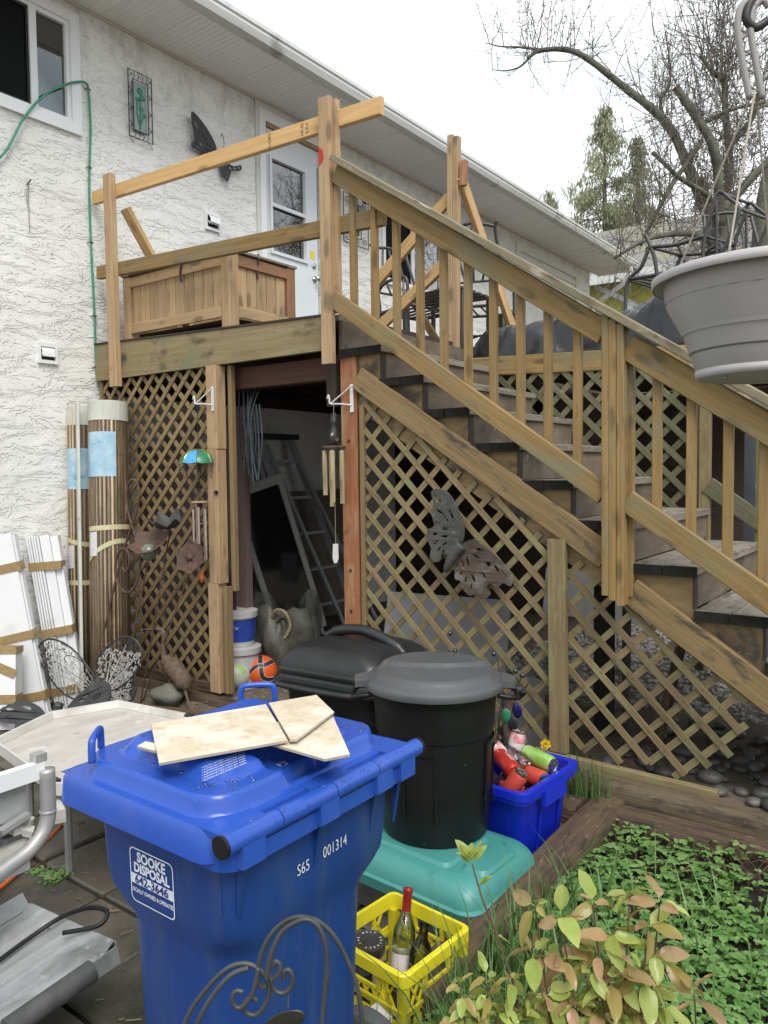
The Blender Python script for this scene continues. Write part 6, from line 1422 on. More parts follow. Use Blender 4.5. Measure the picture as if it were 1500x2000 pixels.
# ------------------------------------------------------------------ saw, tray and metal pan at the left
ty = thing('saw_table_tray', 'dusty white angular saw tray with raised rim lying on legs by the cart', 'tray', (2.2, -1.5, -.15))
tp_ = [(1.86, -1.82), (1.68, -1.43), (1.80, -1.12), (2.30, -1.08), (2.96, -1.34), (3.02, -1.72), (2.60, -1.95)]
zt = .315; cc = V((2.3, -1.5, 0))
def off(k, z): return [V((cc.x+(p[0]-cc.x)*k, cc.y+(p[1]-cc.y)*k, z+(p[0]-2.3)*.02)) for p in tp_]
MB().loft([off(.955, zt-.012), off(.955, zt)]).build('tray_floor', saw_dust, ty)
MB().loft([off(.956, zt-.012), off(1.0, zt-.012), off(1.0, zt+.036), off(.975, zt+.036), off(.956, zt+.001)], False, False).build('tray_rim', saw_white, ty)
for (x, y) in ((2.36, -1.105), (2.575, -1.93)): MB().box((x, y, zt+.041), (.035, .03, .012)).build('slot', ink, ty)
for (x, y) in ((1.9, -1.3), (1.95, -1.7), (2.8, -1.4), (2.35, -1.75)): MB().tube([(x, y, zt-.012), (x, y, -.15)], .018, 8).build('leg', tube_grey, ty)
MB().box((2.62, -1.96, .26), (.14, .05, .05), Euler((0, 0, R(-20))).to_matrix()).build('corner_bracket', saw_white, ty)
sw = thing('tile_saw', 'dusty tile saw with grey tube frame at the left edge', 'saw', (2.8, -2.4, -.15))
MB().b2((2.80, -3.0, .515), (2.90, -2.155, .545)).build('guide_rail', white_pvc, sw)
MB().b2((2.875, -3.0, .545), (2.90, -2.150, .572)).build('guide_lip', white_pvc, sw)
MB().b2((2.86, -2.18, .572), (2.90, -2.14, .60)).build('end_stop', tube_grey, sw)
MB().b2((2.845, -3.0, .395), (2.865, -2.20, .514)).build('side_panel', galv, sw)
MB().b2((2.55, -3.0, .36), (2.84, -2.25, .50)).build('motor_bed', saw_white, sw)
MB().tube(cat([(2.905, -2.145, .545), (2.905, -2.145, .46), (2.905, -2.15, .37), (2.905, -2.185, .315), (2.905, -2.26, .275), (2.905, -2.45, .24), (2.905, -3.0, .20)], 6), .026, 16).build('frame_tube', tube_grey, sw, smooth=True)
MB().lathe([(.0265, -.004), (.0285, -.002), (.0285, .004), (.0265, .006)], (2.905, -2.147, .40), 16).build('collar', tube_grey, sw)
MB().b2((2.70, -3.0, .21), (2.875, -2.20, .33)).build('water_pan', saw_white, sw)
MB().b2((2.69, -3.0, .331), (2.885, -2.19, .348)).build('pan_edge', rubber, sw)
for k, p in enumerate(((2.86, -2.24, .36), (2.88, -2.215, .352), (2.84, -2.27, .356), (2.87, -2.20, .365))): MB().box(p, (.05, .03, .025), Euler((.3*k, .4*k, k)).to_matrix()).build('tile_chip', saw_dust, sw)
P = [[V((2.885+.012*math.sin(3*t), -2.30+.10*t, .385+.022*abs(q)-.02*t)) for q in np.linspace(-1, 1, 5)] for t in np.linspace(0, 1, 6)]
MB().box((2.89, -2.255, .395), (.03, .10, .016), Euler((R(14), 0, 0)).to_matrix()).build('clamp_lever', tube_grey, sw)
for y, z in ((-2.4, .45), (-2.6, .45)): MB().tube([(2.865, y, z), (2.872, y, z)], .008, 8).build('bolt', metal_grey, sw)
for (x, y) in ((2.6, -2.3), (2.6, -2.9), (2.85, -2.32), (2.85, -2.9)): MB().tube([(x, y, .21), (x, y, -.15)], .018, 8).build('leg', tube_grey, sw)
o = MB().tube(cat([(1.95, -1.55, -.142), (2.09, -1.76, -.142), (2.18, -1.87, -.142), (2.28, -2.05, -.142), (2.45, -2.5, -.142), (2.6, -3.0, -.142)], 6), .009, 8).build('extension_cord', orange_cord, smooth=True); tag(o, 'orange extension cord on the pavers below the saw', 'cord')
o = MB().box((2.12, -1.82, -.13), (.05, .035, .03), Euler((0, .3, .6)).to_matrix()).build('tile_scrap', hook_w); tag(o, 'small white scrap lying by the orange cord', 'scrap')
mp2 = thing('metal_pan', 'battered galvanised ribbed metal pan lying on the pavers by the cart', 'pan', (3.0, -2.35, -.15))
Mp = Matrix.Translation(V((2.74, -2.13, -.005))) @ Matrix.Rotation(R(-3), 4, 'Z') @ Matrix.Rotation(R(-8), 4, 'Y') @ Matrix.Rotation(R(8), 4, 'X')
W_, H_ = .56, .62
P = []
for j in range(40):
    v = j/39; row = []
    for i in range(60):
        u = i/59; x = W_*u; z = .0
        for q in (.12, .26, .40, .54, .68, .82): z += .006*math.exp(-((u-q)/.012)**2)*sstep(0, .08, v)*sstep(1, .9, v)
        z += .004*math.sin(9*u+5*v)*math.sin(4*v)+.003*math.sin(17*u*v)
        z += .10*sstep(.88, 1.0, v)**2+.02*sstep(.06, 0, v)
        row.append(V((x, -H_*v, z)))
    P.append(row)
MB().grid(P).build('ribbed_sheet', galv, mp2, smooth=True, mtx=Mp)
MB().prism([(-.004, .0, .0), (-.07, .01, .035), (-.075, -H_*.9, .03), (-.004, -H_, .0)], (0, 0, .004)).build('side_flange', galv, mp2, mtx=Mp)
MB().b2((-.0, .001, -.05), (W_, .006, .016)).build('rear_flange', galv, mp2, mtx=Mp)
MB().b2((W_+.002, -H_, -.05), (W_+.008, .0, .004)).build('right_flange', galv, mp2, mtx=Mp)
MB().tube([Mp @ V((W_+.035, -.10, .0)), Mp @ V((W_+.04, -.36, .004))], .032, 14).build('rubber_grip', rubber, mp2, auto=50)
MB().tube([Mp @ V((W_+.036, -.36, .0)), Mp @ V((W_+.05, -.75, .0))], .020, 12).build('handle_bar', tube_grey, mp2, auto=50)
for k in range(7): MB().lathe([(.006, 0), (.005, .003), (.001, .004)], (Mp @ V((.05+.085*k, -.045, .004))), 8).build('rivet', galv, mp2)
rg = random.Random(4); rb_ = MB()
for k in range(40): rb_.box(Mp @ V((rg.uniform(-.06, .35), -H_-rg.uniform(-.03, .07), rg.uniform(.05, .10))), (rg.uniform(.01, .035), rg.uniform(.01, .03), rg.uniform(.008, .02)), Euler((rg.uniform(0, 3), rg.uniform(0, 3), 0)).to_matrix())
stuff(rb_.build('mortar_crumbs', saw_white, mp2))
MB().tube([Mp @ V((-.08, -H_-.02, .06)), Mp @ V((W_, -H_-.04, .10))], .014, 8).build('front_bead', tube_grey, mp2, smooth=True)
cp = [(.36, -.06, .035), (.44, .02, .03), (.43, .06, .05), (.36, .04, .06), (.27, -.01, .04), (.235, -.10, .022), (.26, -.25, .02), (.31, -.36, .02), (.32, -.44, .022), (.28, -.50, .03), (.20, -.52, .04), (.08, -.56, .06), (-.05, -.60, .09)]
o = MB().tube(cat([Mp @ V(p) for p in cp], 6), .0075, 8).build('power_cable', black_pl, smooth=True); tag(o, 'thin black power cable looping over the metal pan', 'cable')
# wrought iron scroll holder right in front of the cart
so_ = thing('scroll_holder', 'black wrought iron double scroll holder in front of the blue cart', 'garden ornament', (4.5, -2.66, -.15))
IR = [('stem', [(4.30, -2.80, -.12), (4.335, -2.765, .40), (4.352, -2.75, 0.571), (4.367, -2.734, 0.647), (4.39, -2.714, 0.692), (4.416, -2.692, 0.726), (4.439, -2.674, 0.736), (4.46, -2.66, 0.728), (4.472, -2.652, 0.708), (4.474, -2.651, 0.687), (4.468, -2.658, 0.664), (4.457, -2.667, 0.652), (4.445, -2.676, 0.657), (4.443, -2.676, 0.672), (4.451, -2.669, 0.681), (4.459, -2.664, 0.675)]),
 ('stem', [(4.34, -2.80, -.12), (4.365, -2.765, .40), (4.383, -2.752, 0.586), (4.397, -2.737, 0.652), (4.413, -2.721, 0.693), (4.438, -2.701, 0.73), (4.461, -2.683, 0.742)]),
 ('curl', [(4.474, -2.673, 0.742), (4.47, -2.678, 0.713), (4.464, -2.684, 0.693), (4.452, -2.693, 0.678), (4.444, -2.699, 0.681), (4.441, -2.701, 0.695), (4.446, -2.696, 0.705), (4.455, -2.69, 0.703)]),
 ('stem', [(4.46, -2.659, 0.731), (4.464, -2.655, 0.755), (4.475, -2.644, 0.784), (4.495, -2.628, 0.806), (4.515, -2.613, 0.812), (4.539, -2.595, 0.802), (4.56, -2.582, 0.777), (4.578, -2.571, 0.736), (4.591, -2.564, 0.694), (4.599, -2.562, 0.635), (4.603, -2.563, 0.568), (4.61, -2.565, .3), (4.61, -2.565, -.12)]),
 ('stem', [(4.492, -2.673, 0.728), (4.496, -2.668, 0.765), (4.508, -2.656, 0.802), (4.526, -2.642, 0.82), (4.542, -2.629, 0.825), (4.557, -2.619, 0.813), (4.567, -2.614, 0.78), (4.569, -2.615, 0.739), (4.566, -2.62, 0.69), (4.564, -2.628, 0.592), (4.56, -2.63, .3), (4.56, -2.63, -.12)]),
 ('curl', [(4.46, -2.66, 0.725), (4.46, -2.661, 0.708), (4.465, -2.658, 0.697), (4.471, -2.653, 0.7)]),
 ('curl', [(4.474, -2.65, 0.717), (4.481, -2.646, 0.694), (4.493, -2.638, 0.687), (4.503, -2.629, 0.697), (4.505, -2.627, 0.714), (4.5, -2.63, 0.725), (4.494, -2.635, 0.722), (4.493, -2.636, 0.71)]),
 ('curl', [(4.491, -2.662, 0.721), (4.501, -2.654, 0.734), (4.501, -2.652, 0.746), (4.496, -2.656, 0.752), (4.492, -2.66, 0.742)])]
for nm_, pts in IR: MB().tube(cat(pts, 6), .0042 if nm_ == 'stem' else .0040, 8).build(nm_, metal_grey, so_, smooth=True)
MB().tube([(4.500, -2.632, .690), (4.500, -2.633, .663)], .0012, 4).build('hanging_wire', rust, so_)
Mo = frame((4.497, -2.640, .640), (.80, .60, .40), (-.35, -.2, .9))
MB().lathe([(.001, -.001), (.026, -.001), (.0275, 0), (.026, .001), (.001, .001)], (0, 0, 0), 28).build('oval_plate', mat('plate_dark', (.05, .052, .04), (.03, .032, .025), rough=.4, metal=.5, scale=20.), so_, mtx=Mo @ Matrix.Diagonal((1.35, .62, 1, 1)))

# ------------------------------------------------------------------ hanging basket
hb_ = thing('hanging_basket', 'taupe plastic hanging basket with ridged sides at the right edge', 'hanging basket', (5.115, -2.185, 1.68))
bc_ = (5.120, -2.190, 1.682); rg = random.Random(2)
pr = [(.084, .004), (.097, 0), (.100, .012)]
for k in range(5):
    a = k/5; r0 = .100+.052*a; z0 = .014+.138*a; pr += [(r0+.0015, z0), (r0+.0085, z0+.024), (r0+.0065, z0+.0262)]
pr += [(.154, .150), (.166, .146), (.1685, .150), (.1685, .158), (.163, .160), (.152, .158), (.148, .12), (.10, .03)]
MB().lathe(pr, bc_, 72, capt=True).build('bowl', pot_m, hb_, auto=25)
MB().lathe([(.1675, .146), (.1695, .149), (.1695, .158), (.164, .1605)], bc_, 72, capb=False, capt=False).build('rim', pot_rim, hb_, smooth=True)
MB().lathe([(.0965, .001), (.101, .001), (.1025, .013), (.099, .0135)], bc_, 72, capb=False, capt=False).build('base_ring', pot_rim, hb_, smooth=True)
MB().lathe([(.001, .125), (.149, .120)], bc_, 30, capb=False, capt=False).build('soil', soil, hb_)
top = V((5.098, -2.178, 2.125))
for a in (2.9, 4.6, .6, 1.7):
    q = V(bc_)+V((.160*math.cos(a), .160*math.sin(a), .156)); MB().tube([q+V((0, 0, -.012)), q+V((.004*math.cos(a), .004*math.sin(a), .006)), top+V((.006*math.cos(a), .006*math.sin(a), 0))], .0016, 6).build('hanger_cord', string_m, hb_)
    MB().ball(q+V((.003*math.cos(a), .003*math.sin(a), .0)), .006, 8).build('knot', string_m, hb_)
hk = [(0, 0, -.01), (-.010, -.007, .05), (-.016, -.012, .095), (-.013, -.010, .125), (-.002, -.002, .138), (.006, .004, .128)]
for s_ in (-1, 1):
    MB().tube(cat([top+V(p)+_r*.010*s_ for p in hk], 6), .0055, 6).build('hanger_strap', pot_m, hb_, smooth=True)
for k in range(9):
    z = .01+.014*k; b0 = top+V((-.012*min(1, z/.06), -.009*min(1, z/.06), z)); MB().tube([b0-_r*.010, b0+_r*.010+V((0, 0, .012*(1 if k % 2 else -1)))], .002, 4).build('strap_web', pot_m, hb_)
for k in range(26):
    a = rg.uniform(0, 6.28); r0 = rg.uniform(.02, .13); p = V(bc_)+V((r0*math.cos(a), r0*math.sin(a), .12)); d = V((rg.uniform(-.6, .6), rg.uniform(-.6, .6), rg.uniform(.4, 1))).normalized()*rg.uniform(.06, .12)
    MB().tube(cat([p, p+d*.6, p+d+V((0, 0, -.03))], 4), [.0010]*4+[.0008]*4+[.0004], 4).build('dry_blade', leaf_dry, hb_)
MB().ball((5.075, -2.245, 1.681), .0035, 8, (1, 1, 1.25)).build('water_drop', water_m, hb_, smooth=True)
sh_ = thing('shepherd_hook', 'black iron hook arm holding the hanging basket', 'hook', (5.75, -1.65, -.1))
MB().tube(cat([(5.75, -1.72, -.15), (5.75, -1.72, 1.6), (5.72, -1.74, 2.25), (5.50, -1.89, 2.48), (5.25, -2.07, 2.40), (5.125, -2.16, 2.30), (5.092, -2.184, 2.262), (5.085, -2.19, 2.235), (5.096, -2.180, 2.222), (5.112, -2.170, 2.232)], 7), .0065, 8).build('iron_rod', metal_blk, sh_, smooth=True)

# ------------------------------------------------------------------ plants
def leaf_mesh(L_, W_, curl=.2, fold=.25, n=8, twist=0.):
    P = []
    for i in range(n+1):
        t = i/n; q = max(0, (t-.13)/.87); w = W_*.5*(math.sin(math.pi*min(1, q**.80)) if q > 0 else 0)**.62+.0007; z = -curl*L_*t*t+.02*L_*math.sin(9*t)
        tw_ = twist*t; row = []
        for y in (-1, -.5, 0, .5, 1):
            yy, zz = y*w, fold*abs(y)*w+.06*w*math.sin(14*t+3*y); row.append(V((L_*t, yy*math.cos(tw_)-zz*math.sin(tw_), z+yy*math.sin(tw_)+zz*math.cos(tw_))))
        P.append(row)
    return MB().grid(P).mesh('leaf', True)
LM = [leaf_mesh(.056, .026, .15, .3), leaf_mesh(.060, .024, .45, .2, twist=.5), leaf_mesh(.052, .022, -.2, .55), leaf_mesh(.042, .021, .25, .35, twist=-.5), leaf_mesh(.034, .014, .0, .7), leaf_mesh(.066, .027, .35, .3, twist=.3), leaf_mesh(.050, .025, .7, .2)]
LMM = {}
def put_leaf(parent, p, d, k, mt, sc=1., roll=0.):
    key = (k, mt.name)
    if key not in LMM: me = LM[k].copy(); me.materials.append(mt); LMM[key] = me
    x = V(d).normalized(); y = V((0, 0, 1)).cross(x); y = y.normalized() if y.length > .05 else V((1, 0, 0)); z = x.cross(y)
    M = Matrix(((x.x, y.x, z.x, 0), (x.y, y.y, z.y, 0), (x.z, y.z, z.z, 0), (0, 0, 0, 1))); M.translation = V(p)
    return link('leaf', LMM[key], mt, parent, M @ Matrix.Rotation(roll, 4, 'X') @ Matrix.Scale(sc, 4))
rg = random.Random(21)
def shrub_branch(t_, pts, whorls, mts, drops, r=.003, n=6, sc=1., up=.4, droop=1.):
    cv = cat(pts, 6); MB().tube(cv, [r*(1-.6*i/len(cv)) for i in range(len(cv))], 6).build('stem', stem_m, t_, smooth=True)
    for h in whorls:
        i = min(len(cv)-1, int(h*(len(cv)-1))); p = cv[i]; ax = (cv[min(i+1, len(cv)-1)]-cv[max(0, i-1)]).normalized(); x = ax.orthogonal().normalized(); y = ax.cross(x); a0 = rg.uniform(0, 6)
        nn = n if h > .8 else max(3, n-2)
        for k in range(nn):
            a = a0+2*math.pi*k/nn+rg.uniform(-.3, .3); e = rg.uniform(.1, .9) if h > .9 else rg.uniform(-.2, .5)
            d = (x*math.cos(a)+y*math.sin(a)+ax*e*up*2).normalized(); mt = rg.choice(mts); s_ = rg.uniform(.75, 1.25)*sc
            put_leaf(t_, p+d*.002+V((0, 0, -.004*k % .01)), d+V((0, 0, rg.uniform(-.9, .35)*droop)), rg.randrange(7), mt, s_, rg.uniform(-.9, .9))
            if rg.random() < .5: drops.ball(p+d*rg.uniform(.01, .035)*s_+V((0, 0, .0015)), rg.uniform(.0009, .0017), 6)
G3 = [shrub_g, shrub_g, shrub_g, shrub_y, shrub_p]; PP = [shrub_p, shrub_p, shrub_y, shrub_g, shrub_g]
sb = thing('leafy_shrub', 'young shrub with pink and lime green wet leaves in the foreground', 'shrub', (4.9, -2.25, -.1)); dr_ = MB()
base = V((4.92, -2.26, -.08))
W3 = (.78, .90, 1.)
for (tip, ms, nn, sc_) in (((4.795, -2.325, .785), PP, 4, 1.0), ((4.83, -2.30, .765), PP, 4, 1.05), ((4.875, -2.265, .79), PP, 4, 1.0), ((4.925, -2.225, .805), G3, 5, .95), ((4.965, -2.19, .785), PP, 4, 1.15), ((4.90, -2.25, .735), G3, 5, 1.0), ((4.95, -2.21, .745), G3, 5, 1.),
                           ((4.79, -2.325, .70), PP, 4, 1.05), ((4.83, -2.30, .69), G3, 5, .9), ((4.87, -2.28, .675), G3, 5, .95), ((4.91, -2.25, .67), G3, 5, 1.0), ((4.95, -2.225, .665), PP, 4, 1.15), ((4.81, -2.32, .63), PP, 4, 1.), ((4.85, -2.29, .61), G3, 6, .9), ((4.89, -2.27, .60), G3, 6, .9), ((4.93, -2.245, .60), G3, 5, 1.), ((4.97, -2.20, .61), PP, 4, 1.1), ((4.82, -2.31, .57), G3, 6, .9), ((4.87, -2.285, .555), G3, 6, .9), ((4.92, -2.25, .55), PP, 5, 1.)):
    tip = V(tip); mid = base.lerp(tip, .55)+V((rg.uniform(-.03, .03), rg.uniform(-.03, .03), .02))
    shrub_branch(sb, [base, mid, tip], W3, ms, dr_, .0030, nn+1, sc_*.93)
stuff(dr_.build('rain_drops', water_m, sb, smooth=True))
sb2 = thing('budding_twig', 'single upright reddish twig with fresh lime buds before the teal tote', 'shrub', (4.75, -2.35, -.1)); dr_ = MB()
shrub_branch(sb2, [(4.80, -2.36, -.08), (4.775, -2.345, .55), (4.745, -2.35, .70), (4.715, -2.365, .79), (4.697, -2.372, .855)], (1.,), [shrub_g], dr_, .0030, 9, .62, 1.5, 0.)
put_leaf(sb2, (4.708, -2.368, .815), (.7, .5, .6), 4, shrub_g, .9); put_leaf(sb2, (4.708, -2.368, .813), (.6, .3, .9), 4, shrub_g, .8); put_leaf(sb2, (4.735, -2.355, .73), (.6, .5, -.3), 3, shrub_g, .7)
stuff(dr_.build('rain_drops', water_m, sb2, smooth=True))
sb3 = thing('lime_shrub', 'low lime green seedling shrub at the bottom edge before the crate', 'shrub', (4.72, -2.45, -.1)); dr_ = MB()
for (tip) in ((4.70, -2.42, .665), (4.735, -2.385, .665), (4.765, -2.36, .66), (4.72, -2.40, .62), (4.75, -2.38, .61), (4.69, -2.43, .60), (4.785, -2.345, .63), (4.775, -2.36, .59), (4.73, -2.41, .58)):
    tip = V(tip); shrub_branch(sb3, [(4.74, -2.40, -.08), tip.lerp(V((4.74, -2.40, .2)), .35), tip], (.7, .8, .9, 1.), [shrub_g, shrub_g, shrub_y], dr_, .0024, 5, .62)
stuff(dr_.build('rain_drops', water_m, sb3, smooth=True))
sb4 = thing('pink_leaf_sprig', 'small pink leaved sprig over the groundcover at lower right', 'shrub', (5.02, -2.1, -.1)); dr_ = MB()
shrub_branch(sb4, [(5.03, -2.12, -.08), (5.02, -2.13, .4), (5.01, -2.135, .615)], (.97, 1.), [shrub_p, shrub_p, shrub_y], dr_, .0028, 4, 1.15); stuff(dr_.build('rain_drops', water_m, sb4, smooth=True))

# groundcover: small three-part leaves in rosettes, one mass
def gzbed(x, y): return -.085+.02*math.sin(x*7+y*3)+max(0, (y+.55))*.25
g = np.random.default_rng(5); N_ = 15000
xs = g.uniform(4.16, 6.3, N_); ys = g.uniform(-3.6, -.30, N_)
dens = np.sin(xs*5.1+1)*np.sin(ys*4.3)+.6*np.sin(xs*11+ys*9)+g.uniform(-.4, 1.6, N_)
keep = (dens > -.45) & ~((np.hypot(xs-5.37, ys+3.52) < .7)); xs, ys = xs[keep], ys[keep]
vs, fs = [], []
for x, y in zip(xs, ys):
    z = gzbed(x, y)+g.uniform(.012, .075); a0 = g.uniform(0, 6.28); L0 = g.uniform(.010, .024)+.020*g.random()**3; tz = g.uniform(-.15, .35); nl = 3 if g.random() < .6 else 5
    for k in range(nl):
        a = a0+(k-(nl-1)/2)*(1.15 if nl == 3 else .85); ca, sa = math.cos(a), math.sin(a); L_ = L0*g.uniform(.8, 1.1); w = L_*.36; b = len(vs)
        vs += [(x, y, z), (x+ca*L_*.45-sa*w, y+sa*L_*.45+ca*w, z+tz*L_*.5+.25*w), (x+ca*L_*.5, y+sa*L_*.5, z+tz*L_*.55), (x+ca*L_*.45+sa*w, y+sa*L_*.45-ca*w, z+tz*L_*.5+.25*w), (x+ca*L_*.82-sa*w*.75, y+sa*L_*.82+ca*w*.75, z+tz*L_*.7), (x+ca*L_, y+sa*L_, z+tz*L_*.6-.1*L_), (x+ca*L_*.82+sa*w*.75, y+sa*L_*.82-ca*w*.75, z+tz*L_*.7)]
        fs += [(b, b+2, b+1), (b, b+3, b+2), (b+1, b+2, b+5, b+4), (b+2, b+3, b+6, b+5)]
me = bpy.data.meshes.new('groundcover'); me.from_pydata(vs, [], fs); me.shade_smooth(); o = link('groundcover', me, leaf_gc); stuff(o); o['label'] = 'low green leafy groundcover spread over the garden bed'; o['category'] = 'groundcover'
# grass blades
def grass(n, fx, fz, h0, h1, w, seed, lean=.5):
    g = np.random.default_rng(seed); vs, fs = [], []
    for _ in range(n):
        x, y = fx(g); z = fz(x, y)-.01; a = g.uniform(0, 6.28); h = g.uniform(h0, h1); ln = g.uniform(.1, 1)*lean*h; ww = w*g.uniform(.6, 1.2); b = len(vs); px_, py_ = -math.sin(a)*ww, math.cos(a)*ww
        for i in range(5):
            t = i/4; q = 1-t**1.6; vs += [(x+math.cos(a)*ln*t*t-px_*q, y+math.sin(a)*ln*t*t-py_*q, z+h*(t-.25*t*t*lean)), (x+math.cos(a)*ln*t*t+px_*q, y+math.sin(a)*ln*t*t+py_*q, z+h*(t-.25*t*t*lean))]
        fs += [(b+2*i, b+2*i+1, b+2*i+3, b+2*i+2) for i in range(4)]
    me = bpy.data.meshes.new('grass'); me.from_pydata(vs, [], fs); me.shade_smooth(); return me
o = link('grass_tuft', grass(420, lambda g: (g.normal(4.36, .10), g.normal(-1.55, .30)), gzbed, .16, .40, .0062, 1, .65), leaf_gr); stuff(o); tag(o, 'long green grass along the timber before the teal tote', 'grass')
o = link('grass_tuft', grass(760, lambda g: (g.uniform(4.2, 5.4), g.uniform(-2.6, -.5)), gzbed, .08, .30, .0042, 2, .8), leaf_gr); stuff(o); tag(o, 'scattered grass blades among the groundcover', 'grass')
o = link('grass_tuft', grass(60, lambda g: (g.normal(4.02, .05), g.normal(-.20, .03)), lambda x, y: .04, .12, .30, .004, 3, .3), leaf_gr); stuff(o); tag(o, 'green shoots of grass behind the blue recycling box', 'grass')
o = link('grass_tuft', grass(240, lambda g: (g.normal(4.40, .12), g.normal(-1.95, .15)), gzbed, .12, .42, .0028, 6, .5), leaf_gr); stuff(o); tag(o, 'fine grass tuft growing beside the yellow crate', 'grass')
o = link('dry_grass', grass(200, lambda g: (g.normal(4.42, .12), g.normal(-1.9, .2)), gzbed, .12, .36, .0011, 4, .8), leaf_dry); stuff(o); tag(o, 'dry straw grass stalks by the yellow crate', 'grass')
df = thing('daffodil', 'single small yellow daffodil against the lattice post', 'flower', (3.90, -.33, .05))
MB().tube(cat([(3.90, -.30, .0), (3.895, -.33, .2), (3.90, -.35, .305)], 4), .003, 5).build('stem', leaf_gr, df)
petals((3.90, -.355, .31), .026, 6, (.5, -.8, .15), df, daff, .15, .42)
MB().lathe([(.005, 0), (.007, .008), (.010, .016)], (3.90, -.356, .31), 12, V((.5, -.8, .15)).to_track_quat('Z', 'Y').to_matrix(), capt=False).build('trumpet', daff, df, smooth=True)

# ------------------------------------------------------------------ loose stone and litter
o = link('gravel', stones(5200, (2.45, 5.2, 1.2, 4.3), lambda x, y: gz(x, y)-.004, .010, .026, .6, 3), gravel_m); stuff(o); tag(o, 'pale gravel strewn under the stairs and side deck', 'gravel')
o = link('gravel', stones(1500, (.3, 3.6, -.42, .5), lambda x, y: gz(x, y)-.006, .006, .016, .6, 5), stone_m); stuff(o); tag(o, 'small stones in the dirt below the deck opening', 'gravel')
pm = [bmesh.new() for _ in range(4)]; pmesh = []
for k, b in enumerate(pm):
    bmesh.ops.create_icosphere(b, subdivisions=2, radius=1)
    for v in b.verts: v.co *= 1+.10*math.sin(2.3*v.co.x+k)+.08*math.sin(3.1*v.co.y+2*k)
    me = bpy.data.meshes.new('river_rock'); b.to_mesh(me); b.free(); me.shade_smooth(); me.materials.append(pebble_m); pmesh.append(me)
rg = random.Random(9); pts = []
for k in range(400):
    x, y = rg.uniform(4.0, 5.2), rg.uniform(.02, 1.0); r_ = rg.uniform(.014, .034)+.030*rg.random()**2
    if all(math.hypot(x-a, y-b) > .8*(r_+c) for a, b, c in pts): pts.append((x, y, r_))
for x, y, r_ in pts[:120]:
    o = link('river_rock', pmesh[rg.randrange(4)], pebble_m, None, Matrix.Translation(V((x, y, gz(x, y)+r_*.4))) @ Matrix.Rotation(rg.uniform(0, 6), 4, 'Z') @ Matrix.Diagonal((r_*1.15, r_*.9, r_*.62, 1)))
    tag(o, 'smooth dark wet river rock under the foot of the stairs', 'rock', 'dark river rocks under the stairs')
rg = random.Random(31); lt = MB()
for k in range(700):
    x, y = rg.uniform(1.6, 3.7), rg.uniform(-3, -.5)
    if rg.random() < .4: x, y = rg.gauss(2.05, .10), rg.gauss(-1.25, .07)
    a = rg.uniform(0, 6.28); L_ = rg.uniform(.01, .05); lt.tube([(x, y, -.143), (x+L_*math.cos(a), y+L_*math.sin(a), -.142+rg.uniform(0, .006))], rg.uniform(.0012, .003), 4)
o = lt.build('litter', mat('litter_m', (.16, .10, .06), (.26, .20, .13), rough=.8, scale=20.)); stuff(o); tag(o, 'scattered twigs and bark crumbs on the pavers', 'litter')
lt = MB()
for k in range(300):
    x, y = rg.uniform(4.1, 5.3), rg.uniform(-.45, -.22); a = rg.uniform(0, 6.28); L_ = rg.uniform(.03, .12); z = gzbed(x, y)+.02
    lt.tube([(x, y, z), (x+L_*.5*math.cos(a), y+L_*.5*math.sin(a), z+rg.uniform(.0, .05)), (x+L_*math.cos(a), y+L_*math.sin(a), z+rg.uniform(-.01, .02))], rg.uniform(.0015, .003), 4)
o = lt.build('dead_stems', mat('mulch_m', (.10, .05, .032), (.05, .03, .02), rough=.8, scale=20.)); stuff(o); tag(o, 'reddish brown dead stems and mulch along the bed edge', 'mulch')
moss = MB()
for k in range(140):
    t = rg.random(); x, y = (rg.uniform(2.2, 2.4), rg.gauss(-1.83, .02)) if t < .5 else (rg.gauss(2.33, .03), rg.gauss(-1.80, .03)); moss.ball((x, y, -.15), rg.uniform(.004, .010), 6, (1, 1, .5))
o = moss.build('moss', leaf_gc); stuff(o); tag(o, 'tiny green weeds growing in a paver joint', 'weed')

